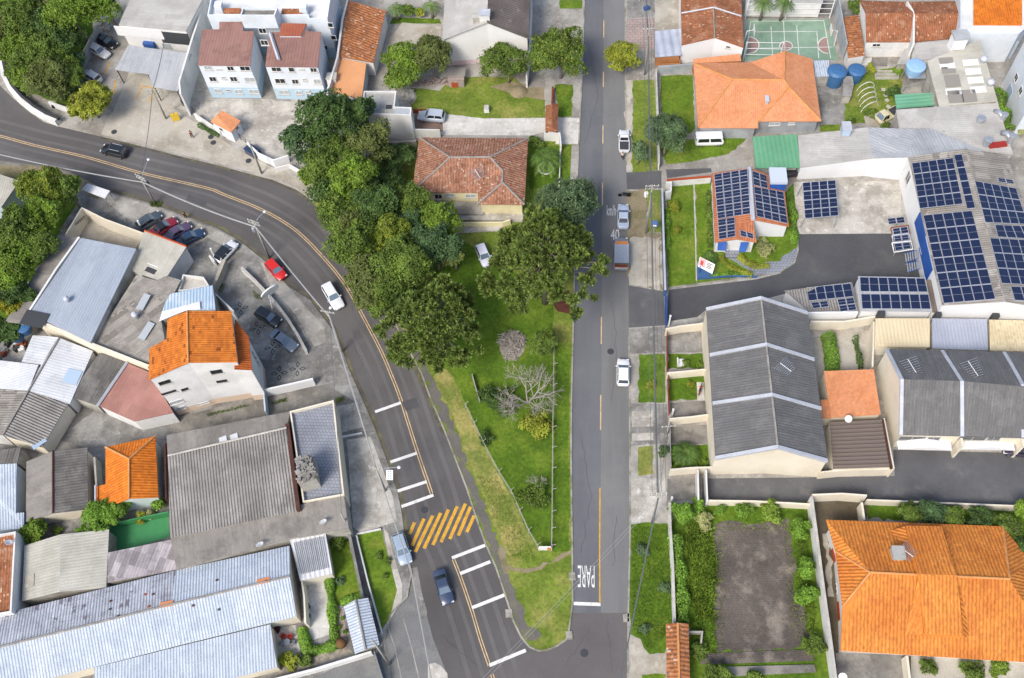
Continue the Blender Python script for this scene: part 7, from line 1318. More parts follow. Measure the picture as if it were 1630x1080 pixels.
wall('short bare wire fence post line inside the park', [(752, 600), (757, 618), (764, 642)], .9, W['pole_conc'], .12, top=False, name='stick_fence', cat='fence')
# ================================================================ TREES AND PLANTS
T = lambda lb, u, v, r, h, leaf, **k: tree(k.pop('name', 'broadleaf_tree'), lb, u, v, r, h, leaf, **k)
GW = 'trees of the wood above the road bend'
for lb, u, v, r, h, lf in (('bright green tree at the top left corner of the wood', 30, 28, 42, 9, 'lf_mid'), ('large bright crown at the top of the wood by the car park', 112, 20, 46, 11, 'lf_bright'), ('fresh green tree over the wall at the top of the car park', 165, 2, 34, 10, 'lf_bright'), ('pale feathery tree in the middle of the wood', 58, 85, 44, 9, 'lf_mid'), ('light green tree leaning over the white retaining wall', 22, 82, 30, 7, 'lf_bright'), ('olive tree at the lower end of the wood', 78, 122, 38, 8, 'lf_olive'), ('small bright tree behind the white curved wall', 48, 122, 26, 6, 'lf_bright'), ('dark tree in the shade beside the car park wall', 103, 66, 34, 8, 'lf_dark'), ('slim green tree squeezed behind the car park wall end', 116, 122, 20, 6, 'lf_mid'), ('bluish tree under the wall sign', 116, 98, 18, 5, 'lf_blueg'), ('dark tree filling the gap in the wood', 70, 45, 36, 8, 'lf_dark'), ('olive tree behind the top left corner tree', 68, 8, 34, 8, 'lf_olive'), ('mid green tree low against the car park wall', 92, 98, 30, 7, 'lf_mid'), ('leafy tree on the left edge of the wood', 8, 50, 30, 8, 'lf_olive'), ('low dark tree at the foot of the wood', 104, 146, 20, 4, 'lf_dark'), ('small tree behind the bend of the white retaining wall', 30, 108, 26, 5, 'lf_mid')):
    T(lb, u, v, r, h, lf, n=2600, group=GW)
T('round yellowish green street tree between the car park and the road', 141, 160, 35, 6, 'lf_lime', n=3200, leafsz=.55)
for lb, u, v, r, h, lf in (('yellowish tree beside the white roadside shelter', 66, 300, 43, 8, 'lf_yellow'), ('green tree next to the shelter, right of the yellowish one', 106, 300, 26, 7, 'lf_mid'), ('bright green tree below the yellowish tree', 60, 345, 34, 8, 'lf_bright'), ('large green tree at the left edge above the grey strip roof', 25, 365, 44, 9, 'lf_mid'), ('dense green tree beside the upper grey strip roof', 56, 400, 36, 8, 'lf_mid'), ('broad tree at the left picture edge in the row of trees', 18, 425, 42, 9, 'lf_bright'), ('dark green tree at the lower end of the left tree row', 26, 462, 32, 7, 'lf_dark'), ('yellow flowering tree at the left picture edge', 4, 478, 30, 6, 'lf_flower'), ('dark bush like tree in the back yard corner', 5, 525, 24, 4, 'lf_dark')):
    T(lb, u, v, r, h, lf, n=2900, group='trees along the grey strip roof')
GC = 'trees on the wedge between the roads'
for lb, u, v, r, h, lf, n in (('tall dark tree over the flats yard, topmost of the clump', 512, 190, 55, 13, 'lf_dark', 4200), ('dark tree overlapping the terracotta terrace roof', 560, 178, 38, 11, 'lf_dark', 2800), ('dark tree over the white boundary wall', 478, 228, 36, 10, 'lf_blueg', 2500), ('olive tree with bare twigs beside the white flat roofed house', 590, 226, 42, 10, 'lf_olive', 3000), ('mid green tree in the upper clump over the pavement', 522, 255, 46, 10, 'lf_mid', 3000), ('bright crowned tree in the middle of the upper clump', 565, 278, 46, 11, 'lf_bright', 3400), ('dark small tree in the shaded garden beside the hipped house', 630, 250, 34, 5, 'lf_dark', 1800), ('tree overhanging the curved road at the bend', 540, 340, 40, 9, 'lf_mid', 3000), ('large dark tree in the centre of the clump', 600, 322, 46, 10, 'lf_dark', 3400), ('green tree touching the left end of the hipped house', 652, 318, 34, 9, 'lf_mid', 2800), ('green tree leaning over the road below the bend', 562, 390, 42, 9, 'lf_mid', 3000), ('bright green tree in front of the cream house porch', 690, 352, 42, 8, 'lf_bright', 3000), ('tree with a yellow flowering top in the clump', 622, 372, 34, 9, 'lf_yellow', 2600), ('olive yellow tree above the parked white station wagon', 585, 440, 46, 9, 'lf_olive', 3400), ('large round dark green tree above the lower araucaria', 640, 420, 56, 10, 'lf_mid', 4600), ('bluish dark tree beside the shaded lawn', 692, 390, 42, 9, 'lf_blueg', 3200), ('brownish olive tree at the edge of the shaded lawn', 722, 400, 26, 7, 'lf_olive', 1600), ('tree above the road edge below the clump', 612, 468, 36, 8, 'lf_mid', 2200), ('dark filler tree between the dark and the bright crowns', 528, 300, 40, 8, 'lf_dark', 2400), ('small dark tree under the olive one beside the hipped house', 618, 290, 34, 6, 'lf_dark', 2000), ('bluish tree in the hollow beside the bright porch tree', 655, 365, 36, 8, 'lf_blueg', 2400), ('olive tree on the road side under the clump centre', 560, 355, 38, 8, 'lf_olive', 2600), ('bright small tree at the pavement edge of the upper clump', 500, 282, 26, 6, 'lf_bright', 1500), ('dark tree filling the lower end of the clump', 640, 470, 34, 7, 'lf_dark', 2200)):
    T(lb, u, v, r, h, lf, n=n, group=GC)
araucaria('araucaria with drooping olive tufts beside the road curve', 690, 510, 92, 12, 5, 160)
araucaria('huge araucaria with pale radiating branches in front of the cream house', 866, 408, 110, 15, 9, 230)
T('dense rounded grey green tree behind the huge araucaria', 886, 336, 72, 11, 'lf_grey', n=6000, leafsz=.42)
T('small shrubby tree at the upper end of the white fence', 866, 545, 24, 4, 'lf_mid', n=1500, leafsz=.45)
bush('low dark green bush beneath the dead tree', 790, 638, 32, 2.0, 'lf_dark', 1500); bush('bright yellow green bush at the foot of the dead tree', 850, 672, 29, 2.4, 'lf_lime', 1800); bush('loose green bush near the tip of the park', 848, 792, 28, 2.0, 'lf_mid', 1300); bush('small round green bush beside the park fence corner', 772, 697, 14, 1.4, 'lf_dark', 600); bush('white flowering shrub under the lower araucaria', 738, 523, 13, 1.3, 'lf_pale', 400)
def deadtree(label, foot, h, r0, seed, lean):
    r = random.Random(seed); p = P(*foot); t = thing('dead_tree', (p.x, p.y, 0), label, 'tree'); mb = MB()
    def grow(a, d, l, rad, k):
        e = a + d * l + Vector((r.gauss(0, .08), r.gauss(0, .08), 0)) * l; mb.tube([a, a.lerp(e, .5) + Vector((r.gauss(0, .05), r.gauss(0, .05), .03)) * l, e], [rad, rad * .8, rad * .6], 5)
        if k == 0: return
        for i in range(r.choice((3, 4, 4))):
            dd = (d + Vector((r.gauss(0, .65), r.gauss(0, .65), r.gauss(.05, .35)))).normalized(); grow(a.lerp(e, r.uniform(.5, 1)), dd, l * r.uniform(.55, .85), rad * .58, k - 1)
    for d in lean: grow(Vector((0, 0, 0)), Vector(d).normalized(), h * .42, r0, 4)
    mb.build('trunk', MATS['bark_pale'], t, local=True); return t
deadtree('bare pale dead tree spreading its branches over the park lawn', (840, 642), 6.4, .12, 4, ((-.15, 1.0, .7), (-.95, .25, .6), (.6, .5, .7), (-.5, -.5, .7), (.2, -.2, .9)))
deadtree('little bare twiggy tree in the bush near the park tip', (858, 778), 2.2, .06, 8, ((.1, .3, .9), (-.3, .2, .8)))
mb = MB(); q0 = P(815, 552); r = random.Random(3)
for i in range(420):
    a, rr = r.uniform(0, 6.28), 1.9 * math.sqrt(r.random()); z = .1 + (1 - (rr / 2.4) ** 2) * 1.1 * r.random(); c = Vector((q0.x + rr * math.cos(a) * (.8 + .3 * math.sin(3 * a)), q0.y + rr * math.sin(a) * 1.25, z)); d = Vector((r.gauss(0, 1), r.gauss(0, 1), r.gauss(0, .35))).normalized() * r.uniform(.3, .9); mb.tube([c - d, c + d], r.uniform(.02, .06), 4)
tag(mb.build('brush_pile', MATS['bark_pale']), 'pale heap of cut branches on the lawn above the dead tree', 'brush pile', None, 'thing')
sheet('dirt_patch', ringpx((815, 553), 20, 19)[:-1], MATS['concrete_tan'], .0885)
# top gardens and street trees
T('broad bright tree in the garden left of the white gable', 638, 102, 44, 7, 'lf_bright', n=3800); T('grey green tree touching the white gable wall', 688, 88, 34, 8, 'lf_olive', n=2800); T('yellow green tree with ragged edge in front of the white gable', 808, 98, 44, 7, 'lf_mid', n=3200); T('large street tree with yellow tips beside the straight street', 893, 80, 55, 9, 'lf_yellowtip', n=5800); T('small lime yellow street tree on the right side of the straight street', 991, 88, 29, 5, 'lf_lime', n=2200, leafsz=.42)
T('grey green tree over the verge beside the white camper van', 1062, 210, 38, 8, 'lf_grey', n=3600, leafsz=.42); T('thin grey branch tree hanging over the white pickup', 1018, 238, 17, 5, 'lf_grey', n=700, leafsz=.45)
bush('round bright bush in the top yard', 648, 17, 16, 2.4, 'lf_bright', 1000); bush('yellow bush beside the round bright one in the top yard', 668, 22, 10, 2.0, 'lf_lime', 600); palm('small palm at the left of the top yard', 630, 12, 3.0, 18, 11, seed=3); palm('small palm at the right of the top yard', 686, 8, 3.0, 18, 11, seed=4)
palm('palm with arching fronds in a white ring planter', 869, 252, 2.6, 33, 14, seed=6); b = MB(); q = P(869, 270); b.tube([q + Vector((1.15 * math.cos(a * .2618), 1.15 * math.sin(a * .2618), .3)) for a in range(25)], .14, 6, cap=False); tag(b.build('ring_planter', MATS['frame_white']), 'white ring planter round the foot of the palm', 'planter'); bush('white flowering bush behind the palm', 852, 226, 15, 2.0, 'lf_mid', 800)
palm('tall palm beyond the sports court, left one', 1216, 4, 4.0, 20, 12, seed=14); palm('tall palm beyond the sports court, right one', 1249, 4, 4.0, 20, 12, seed=15); T('tree at the top between the court and the tiled houses', 1362, 8, 15, 4, 'lf_mid', n=700)
# right gardens
bush('round yellow shrub on the solar house lawn, upper one', 1073, 330, 13, 1.5, 'lf_lime', 900, .25); bush('small yellow shrub on the solar house lawn, lower one', 1077, 368, 9, 1.2, 'lf_lime', 600, .22); hedge('thin yellow green hedge inside the blue roadside wall', [(1063, 330), (1063, 395)], 1.0, .9, 'lf_hedge', 800); hedge('green hedge along the left wall of the solar house', [(1129, 302), (1131, 345), (1133, 390)], 1.2, .9, 'lf_mid', 1300)
hedge('yellow green hedge along the concrete yard edge', [(1256, 305), (1264, 340), (1266, 385)], 1.3, .9, 'lf_hedge', 1800); hedge('clipped yellow hedge curving round the flower bed', [(1178, 404), (1188, 415), (1205, 421), (1225, 420)], 1.1, .7, 'lf_lime', 1300, .2); hedge('clipped yellow hedge beside the entrance path', [(1148, 405), (1158, 418), (1175, 428), (1198, 436)], 1.1, .7, 'lf_lime', 1300, .2); hedge('short yellow hedge behind the low blue wall', [(1134, 436), (1165, 434), (1195, 437)], 1.0, .6, 'lf_hedge', 900, .2)
bush('pale cream shrub in front of the solar house', 1215, 394, 20, 1.9, 'lf_pale', 1500, .28); palm('spiky rosette palm by the advertising board', 1132, 408, .5, 17, 22, 'lf_palm', 22, 'rosette_plant')
hedge('tall lime hedge between the factory and the pale building', [(1592, 132), (1597, 160), (1604, 185), (1612, 200)], 2.6, 2.2, 'lf_hedge', 2600); bush('round pale bush at the picture edge beside the pale building', 1626, 206, 12, 1.6, 'lf_pale', 500)
bush('dark bush in the vegetable garden', 1424, 147, 14, 1.8, 'lf_dark', 700); bush('yellowish bush at the top of the vegetable garden', 1385, 110, 11, 1.4, 'lf_lime', 500); bush('bright bush beside the cold frame', 1428, 112, 11, 1.4, 'lf_bright', 500); bush('round bush at the corner of the vegetable garden', 1354, 190, 9, 1.2, 'lf_mid', 400); bush('bush beneath the bare tunnel hoops', 1385, 178, 13, 1.0, 'lf_mid', 500); bush('green bush beside the pale yellow truck', 1410, 200, 9, 1.0, 'lf_mid', 350)
hedge('dense green climber hedge on the patio', [(1322, 526), (1328, 555), (1329, 586)], 2.2, 2.0, 'lf_hedge', 1900); hedge('sparse climbers on the cream patio side wall', [(1364, 532), (1370, 560), (1374, 582)], .7, 1.6, 'lf_dark', 500)
palm('fan palm in the row house garden', 1092, 721, 1.6, 27, 26, 'lf_palm', 31); bush('dark round bush on the pavement by the palm garden', 1057, 717, 11, 1.6, 'lf_dark', 700); bush('leafy plants below the fan palm', 1120, 738, 13, .9, 'lf_bright', 600); bush('lime shrub on the dark pavement lawn', 1036, 613, 9, .9, 'lf_lime', 450, .22); bush('yellow flowered plant on the middle row house lawn', 1098, 612, 7, .9, 'lf_lime', 350, .2); bush('round bush beside a white seat on the upper row house lawn', 1092, 579, 8, 1.0, 'lf_mid', 400, .22); bush('leafy plants at the end of the upper row house lawn', 1113, 581, 9, .8, 'lf_bright', 400, .22)
b = MB(); q = P(1083, 580); b.box((q.x, q.y, .1), 1.0, 1.1, .45); b.box((q.x - .45, q.y, .5), .15, 1.1, .5); tag(b.build('garden_bench', MATS['sign_white']), 'white garden seat on the upper row house lawn', 'bench')
for lb, u, v, r, h, lf in (('bright tree at the lane corner of the vacant plot', 1086, 816, 25, 3.5, 'lf_hedge'), ('green tree next to the lane gateway of the vacant plot', 1112, 806, 16, 3, 'lf_hedge'), ('bright shrub in the middle of the vacant plot lane wall', 1186, 813, 17, 2.4, 'lf_hedge'), ('small bright shrub by the vacant plot lane wall', 1147, 812, 12, 2, 'lf_hedge'), ('olive shrub at the top edge of the vacant plot paving', 1226, 814, 26, 2.4, 'lf_tall'), ('pale grey green shrub at the upper left of the vacant plot', 1119, 828, 18, 2, 'lf_pale'), ('bright round shrub against the stained wall, top one', 1272, 840, 19, 2.4, 'lf_hedge'), ('bright bushy shrub against the stained wall, upper of the joined pair', 1283, 905, 21, 2.8, 'lf_hedge'), ('bright bushy shrub against the stained wall, lower of the joined pair', 1285, 945, 22, 2.8, 'lf_hedge'), ('dull green shrub against the stained wall, bottom one', 1298, 1028, 22, 2.6, 'lf_mid'), ('green shrub beside the broken stump wall', 1115, 1034, 16, 1.6, 'lf_mid'), ('broad shrub below the steps of the vacant plot', 1150, 1076, 30, 2.2, 'lf_mid'), ('small bush below the steps, nearer the stained wall', 1205, 1080, 16, 1.6, 'lf_mid')):
    bush(lb, u, v, r, h, lf, int(r * r * 3.6), .3)
hedge('bright shrub row inside the white pavement wall', [(1077, 850), (1081, 890), (1086, 930), (1089, 985)], 2.0, 2.0, 'lf_hedge', 2600)
tufts('tall_grass', 'tall yellow green grass in the vacant plot', [[(1092, 838), (1130, 845), (1140, 900), (1136, 985), (1108, 990), (1096, 930)]], 5200, .8, 'lf_tall', .05); tufts('tall_grass', 'rough grass round the edges of the vacant plot', [[(1100, 985), (1140, 980), (1140, 1040), (1105, 1050)], [(1262, 850), (1285, 850), (1300, 1000), (1285, 1010), (1270, 900)]], 1800, .5, 'lf_mid', .05)
tufts('weeds', 'rough grass on the wide pavement lawn', [[(1006, 838), (1064, 838), (1070, 1000), (1034, 1038), (1006, 1000)]], 5200, .28, 'lf_mid', .05)
bush('grey green shrub on the wide pavement lawn, upper one', 1022, 875, 15, .9, 'lf_grey', 600, .25); bush('grey green shrub on the wide pavement lawn beside the white wall', 1058, 936, 12, .8, 'lf_grey', 450, .25); bush('low plant on the wide pavement lawn, lowest one', 1026, 1000, 11, .6, 'lf_grey', 350, .22)
for lb, u, v, r, lf in (('garden tree behind the bright orange roof, leftmost one', 1446, 815, 20, 'lf_mid'), ('bluish garden tree behind the bright orange roof', 1485, 818, 22, 'lf_blueg'), ('light green garden tree behind the bright orange roof', 1520, 822, 20, 'lf_mid'), ('dark garden tree behind the right end of the bright orange roof', 1560, 828, 22, 'lf_dark'), ('garden tree at the roof corner near the picture edge', 1602, 838, 26, 'lf_mid'), ('tall garden tree by the lane at the picture edge', 1626, 808, 16, 'lf_bright'), ('dark garden tree at the right end of the bright orange roof', 1626, 872, 20, 'lf_dark')):
    T(lb, u, v, r, 3.6, lf, n=1300, leafsz=.42)
bush('shrub below the orange eave, left one', 1478, 1062, 16, 1.6, 'lf_mid', 800); bush('large shrub below the orange eave', 1550, 1072, 26, 2.0, 'lf_mid', 1500); bush('bright shrub below the orange eave near the picture edge', 1592, 1064, 18, 1.8, 'lf_bright', 900)
# left gardens
T('bright feathery tree beside the beige roof', 53, 846, 21, 3.5, 'lf_bright', n=1500, leafsz=.4); T('leafy tree overlapping the beige roof', 150, 826, 32, 4, 'lf_hedge', n=2000, leafsz=.4); T('leafy tree in front of the mint wall', 182, 814, 24, 4, 'lf_hedge', n=1600, leafsz=.4); bush('yellow shrub beside the green court', 224, 824, 12, 1.5, 'lf_lime', 600); bush('pale flowering shrub beside the green court', 240, 820, 10, 1.2, 'lf_pale', 400); bush('bright shrub at the corner of the ribbed grey roof', 254, 803, 14, 1.8, 'lf_hedge', 700); bush('small shrub in the back yard of the grey house', 92, 845, 9, 1.2, 'lf_mid', 350)
bush('dark round shrub at the top of the patio garden', 538, 860, 17, 1.8, 'lf_mid', 900); hedge('bright hedge on the garden side of the white patio', [(522, 915), (526, 960), (531, 1020)], 1.3, 1.2, 'lf_hedge', 2200); hedge('bright hedge along the front edge of the white patio', [(492, 1034), (515, 1030), (534, 1022)], 1.5, 1.1, 'lf_hedge', 1700); hedge('bright hedge between the two patios', [(478, 998), (484, 1020), (486, 1040)], 1.4, 1.2, 'lf_hedge', 1600); bush('yellow shrub in front of the small patio', 460, 1048, 18, 1.6, 'lf_lime', 1100); bush('green shrub in front of the white patio', 486, 1052, 14, 1.5, 'lf_mid', 800); bush('dark magenta shrub by the small patio', 441, 1001, 7, 1.0, 'lf_red', 300, .22); hedge('short clipped hedge in the patio garden', [(541, 958), (574, 944)], 1.3, .8, 'lf_hedge', 700); bush('grey green plant in the patio garden', 542, 927, 10, .7, 'lf_grey', 350, .25); hedge('clipped hedge on the white wall beside the guardhouse', [(315, 195), (347, 212)], .9, 1.0, 'lf_dark', 800, .22)
for k, (u, v) in enumerate(((537, 975), (545, 986), (540, 998.5), (547.5, 1006))): bush('clipped green ball on the paved strip beside the gateway', u, v, 4.2, .75, 'lf_hedge', 260, .16, 'topiary_ball', 'topiary', group='clipped balls beside the gateway')
for lb, u, v, r, h in (('shrub on the corner lawn, upper one', 602, 885, 8, .7), ('shrub on the corner lawn beside its kerb', 619, 892, 7, .7), ('shrub on the corner lawn, lower one', 613, 918, 7, .6)): bush(lb, u, v, r, h, 'lf_mid', 260, .22)
tufts('weeds', 'weeds round the foot of the pole above the parked cars', [[(240, 322), (258, 322), (256, 332), (240, 330)]], 260, .35, 'lf_mid'); tufts('weeds', 'weeds in the wall corner of the narrow lane', [[(432, 642), (456, 634), (457, 640), (434, 646)], [(532, 635), (548, 632), (548, 640), (534, 643)], [(330, 660), (395, 645), (395, 648), (330, 664)]], 900, .3, 'lf_bright'); tufts('weeds', 'weeds beside the low curved car park wall', [[(402, 463), (415, 470), (418, 478), (405, 476)], [(345, 455), (358, 452), (355, 468), (346, 466)]], 500, .25, 'lf_mid')
tufts('verge_grass', 'rough yellowish grass on the verge of the curved road', [[(696, 610), (730, 690), (715, 650)], [(725, 685), (800, 860), (782, 820), (755, 756)], [(790, 760), (855, 895), (815, 890), (760, 760)]], 3800, .18, 'lf_tall', .05)
# ================================================================ VEHICLES
car('parked_car', 'white car parked on the shaded lawn beside the huge araucaria', 'hatch', '#e6e8f2', 770, 407, (778, 426), .1)
car('parked_car', 'black car at the top of the small car park beside the warehouse', 'sedan', '#25282b', 169, 66, (186, 75), .1)
car('parked_car', 'white station wagon between the black car and the white roof railed car', 'wagon', '#e8e9ea', 158, 82, (174, 91), .1)
car('parked_car', 'white car with roof rails nearest the round street tree', 'suv', '#eceeef', 146, 123, (130, 114), .1, k=.9, extra=rack)
car('moving_car', 'black off-road car driving on the curved road', 'suv', '#24272a', 182, 241, (163, 236.5), 0, extra=rack)
car('parked_car', 'dark silver grey car, leftmost of the four parked behind the pale workshop', 'hatch', '#4b565e', 237, 352, (255, 340), .1, k=1.05)
car('parked_car', 'dark red car with a black roof among the four parked cars', 'sedan', '#8e1f30', 261, 362, (279, 350), .1, roofcol='#22262b')
car('parked_car', 'purple car among the four parked behind the pale workshop', 'sedan', '#5f4a68', 284, 369, (301, 358), .1, k=.95)
car('parked_car', 'dark blue car, rightmost of the four parked cars', 'sedan', '#2a4160', 304, 378, (322, 369), .1, k=.95)
car('parked_car', 'white car with a black roof at the cream wall end', 'hatch', '#eef0f4', 360, 401, (374, 386), .1, roofcol='#1d2126', k=1.05)
car('parked_car', 'red car parked on the pavement beside the curved road', 'hatch', '#d8261f', 439, 430, (452, 444), .1)
car('moving_car', 'white station wagon driving down the curved road', 'wagon', '#eef0f1', 530, 472, (540, 489), 0, k=1.08)
car('parked_car', 'black car in the petal patterned car park', 'hatch', '#20242b', 427, 505, (446, 516), .1, k=1.05)
car('parked_car', 'blue grey car in the petal patterned car park', 'sedan', '#7b8794', 452, 543, (470, 555), .1)
car('parked_car', 'silver blue car parked beside the yellow hatching', 'hatch', '#9fb0c2', 640, 874, (648, 900), .05, k=1.05)
car('moving_car', 'dark blue car driving below the yellow hatching', 'sedan', '#3d4a63', 706, 935, (715, 965), 0)
car('parked_car', 'silver car on the paved place beside the white flat roofed house', 'suv', '#bac4d0', 687, 186, (668, 184.5), .1, extra=rack)
car('parked_pickup', 'white pickup truck at the top of the straight street', 'pickup', '#eceef0', 993.5, 225, (993.5, 205), 0, cat='pickup', extra=bed)
car('parked_car', 'silver car parked beside the speed lettering on the straight street', 'sedan', '#b9c4d6', 992, 345, (992.2, 320), 0, k=1.02)
car('parked_pickup', 'pickup truck with a silver canopy, orange front and open rear', 'pickup', '#8d9094', 989, 404, (989.2, 378), 0, cat='pickup', extra=canopybed, k=1.28)
car('parked_car', 'white hatchback parked alone on the straight street', 'hatch', '#f2f3f4', 992, 593, (992.2, 570), 0, k=1.05)
car('camper_van', 'white camper van with a row of side windows on the lawn', 'van', '#f2f3f4', 1129, 224, (1148, 223.5), .1, cat='van')
car('parked_car', 'dark car half out of sight under the row house front at the picture edge', 'sedan', '#3a3448', 1624, 717, (1606, 715), .1)
car('small_truck', 'pale yellow light truck with an open bed in the back yard', 'minitruck', '#d9cfa6', 1414, 184, (1402, 190), .1, cat='truck', extra=bed)
car('parked_car', 'dark car tucked under the edge of the green sheet canopy', 'hatch', '#2b2426', 1262, 274, (1280, 272), .1)
motorbike('black motorcycle standing across the edge of the straight street', 994, 310, (978, 309)); motorbike('black and red motorcycle on the slab in the row house garden', 1115, 619, (1118, 607), 'redpaint', .1)
t = thing('dumpster', P(404, 246), 'dark blue rubbish container beside the white wall of the flats', 'container', None, -.6); b = MB(); b.prism([(-1.1, -.7), (1.1, -.7), (1.2, .7), (-1.2, .7)], .2, 1.2); b.build('bin_body', paintmat('#26364e'), t, local=True); b = MB(); b.box((0, 0, 1.2), 2.4, 1.5, .1); b.build('lid', paintmat('#2d405c'), t, local=True)
for x in (-.9, .9):
    for y in (-.5, .5): b = MB(); b.lathe((x, y, 0), [(.1, 0), (.1, .2)], 8); b.build('caster', MATS['tyre'], t, local=True)
person('person in a red shirt walking on the driveway of the flats', 307, 220, (297, 215), 'cl_red', 'cl_dark', .1); person('person in pale clothes standing behind the white pickup', 990.5, 254, (990, 244), 'cl_white', 'cl_dark', 0); person('person in dark clothes walking past the four parked cars', 296.5, 348, (304, 355), 'cl_brown', 'cl_dark', .1)
mb = MB(); mb.lathe(tuple(P(87, 171, .1)), [(.3, 0), (.42, .2), (.36, .55), (.12, .8), (.05, .9)], 10); tag(mb.build('rubbish_bag', MATS['black'], smooth=True), 'black rubbish bag against the white wall stub', 'bag')
# ================================================================ POLES AND LINES
pole('b', 'utility pole with a dark transformer above the four parked cars', (247.5, 325), (223.5, 279), lamp=(236, 254), xarm=((220, 280), (240, 290), 2), tr=(.4, .2, 'darkgrey')); pole('c', 'utility pole with a lamp beside the red car', (429, 411), (401, 351.5), lamp=(421, 337), xarm=((395, 362), (412, 368), 2), tr=(-.4, 0, 'zinc')); pole('d', 'utility pole on the pavement below the white station wagon', (546, 560), (517, 497), lamp=(526, 490), xarm=((510, 495), (526, 498))); pole('e', 'utility pole with a lamp reaching towards the white road bars', (613.5, 782), (597.5, 744), lamp=(635, 744), xarm=((590, 742), (606, 746), 2)); pole('a', 'leaning looking pole at the edge of the flats driveway', (417, 277), (393, 226)); pole('w', 'utility pole at the corner of the grey metal awning', (265, 190), (248, 140), xarm=((244, 142), (256, 140), 2))
pole('t', 'concrete pole with a white transformer beside the silver parked car', (1028.5, 372), (1034, 294), xarm=((1024, 294), (1046, 293), 2), tr=(-.7, 0, 'sign_white')); pole('u', 'concrete pole on the pavement at the lane of the row houses', (1038, 833), (1039.5, 782), xarm=((1034, 790), (1046, 790), 2)); pole('s', 'concrete pole behind the lime yellow street tree', (1026, 120), (1024, 44), xarm=((1018, 46), (1032, 45))); pole('v', 'pole at the gateway on the corner of the old tarred drive', (620, 1058), (587, 1016)); pole('r', 'short pole at the terrace corner above the corner lawn', (558, 846), (541, 820)); pole('m', 'low pole at the railing between the row house yards', (1062, 690), (1057, 676), xarm=((1052, 676), (1062, 675)))
PO = POLES; far = lambda u, v, z=9.0: P(u, v, z)
up = Vector((0, 0, -.3)); lo = Vector((0, 0, -1.6))
WL = [('grey cable bundle over the curved road towards the picture edge', far(-60, 232), PO['b'] + lo, .1, .6), ('thick grey cable bundle between the transformer pole and the lamp pole', PO['b'] + lo, PO['c'] + lo, .12, .7), ('pale cable bundle beside the red car', PO['c'] + lo, PO['d'] + lo, .1, .5), ('cable bundle along the lower pavement', PO['d'] + lo, PO['e'] + lo, .1, .5), ('cable bundle from the road bars to the old tarred drive', PO['e'] + lo, far(655, 912, 6), .09, .4), ('lower end of the cable bundle along the old tarred drive', far(655, 912, 6), far(690, 1100, 6), .09, .3), ('cable from the awning corner pole over the curved road', PO['w'] + up, PO['b'] + up, .05, .6), ('cable from the awning corner pole to the top of the picture', far(262, 60, 8), PO['w'] + up, .05, .4)]
for lb, a, c, r, s in WL: wire(lb, a, c, r, s, mat='cable_light' if r > .08 else 'cable')
for lb, a, c, o in (('power lines over the right pavement, top stretch', far(1022, -60, 9.5), PO['s'] + up, 0), ('power lines over the verge between the lime tree and the transformer', PO['s'] + up, PO['t'] + up, 0), ('power lines over the right pavement beside the blue wall and row houses', PO['t'] + up, PO['u'] + up, 0)):
    wire(lb, a, c, .03, .7, bundle=4, spread=.55)
for lb, a, c in (('thick grey cable over the top right pavement', far(1026, -60, 7.5), PO['s'] + lo), ('thick grey cable over the mown verge', PO['s'] + lo, PO['t'] + lo), ('thick grey cable over the pavement by the blue wall', PO['t'] + lo, PO['u'] + lo), ('thick grey cable hanging over the wide pavement lawn', PO['u'] + lo, far(985, 1095, 6.5))): wire(lb, a, c, .09, .8, mat='cable')
wire('pair of thin cables crossing the straight street and the park tip', PO['u'] + lo, far(762, 1090, 7.5), .02, .8, bundle=2, spread=.35, mat='cable_light')
wire('thin cable to the terrace corner pole', PO['d'] + lo, PO['r'] + up, .03, .4); wire('service cable from the row house pole over the asphalt', PO['u'] + lo, PO['m'] + up, .025, .3)
# street name plate and oval sign
q = PO['e']; t = thing('street_sign', (q.x + .6, q.y, q.z - 2.4), 'white street sign with blue marks on the lamp pole by the road bars', 'sign', None, .0); b = MB(); b.box((.7, -.2, -1.0), .85, .08, 1.3, 0, 0, Matrix.Translation((.9, -.2, .4)) @ Matrix.Rotation(-.9, 4, 'X') @ Matrix.Translation((0, 0, -.65))); b.build('board', MATS['sign_white'], t, local=True)
b = MB()
for k in range(10): b.box((0, 0, 0), .18, .1, .12, 0, 0, Matrix.Translation((.9, -.2, .4)) @ Matrix.Rotation(-.9, 4, 'X') @ Matrix.Translation(((k % 2) * .26 - .13, 0, -.55 + (k // 2) * .24)))
b.build('lettering', MATS['sign_blue'], t, local=True)
f = P(434, 496); t = thing('oval_sign', (f.x, f.y, 0), 'large white oval sign on a bent post in the petal patterned car park', 'sign'); h_ = P(429, 473, 3.0); b = MB(); b.tube([(f.x, f.y, 0), (h_.x, h_.y, 2.6), (h_.x, h_.y, 3.4)], .12, 8); b.build('post', MATS['sign_white'], t)
c_ = P(429.6, 464, 4.0); ax = P(441, 456, 4.0) - P(418, 472, 4.0); ax.normalize(); nr = Vector((-ax.y, ax.x, 0)); b = MB(); R1 = [c_ + ax * 1.5 * math.cos(a * .2618) + Vector((0, 0, 1.1 * math.sin(a * .2618))) - nr * .25 * math.sin(a * .2618) for a in range(24)]; b.face([p + nr * .12 for p in R1]); b.face([p - nr * .12 for p in R1][::-1])
for i in range(24): j = (i + 1) % 24; b.face([R1[i] - nr * .12, R1[j] - nr * .12, R1[j] + nr * .12, R1[i] + nr * .12])
b.build('board', MATS['sign_white'], t)
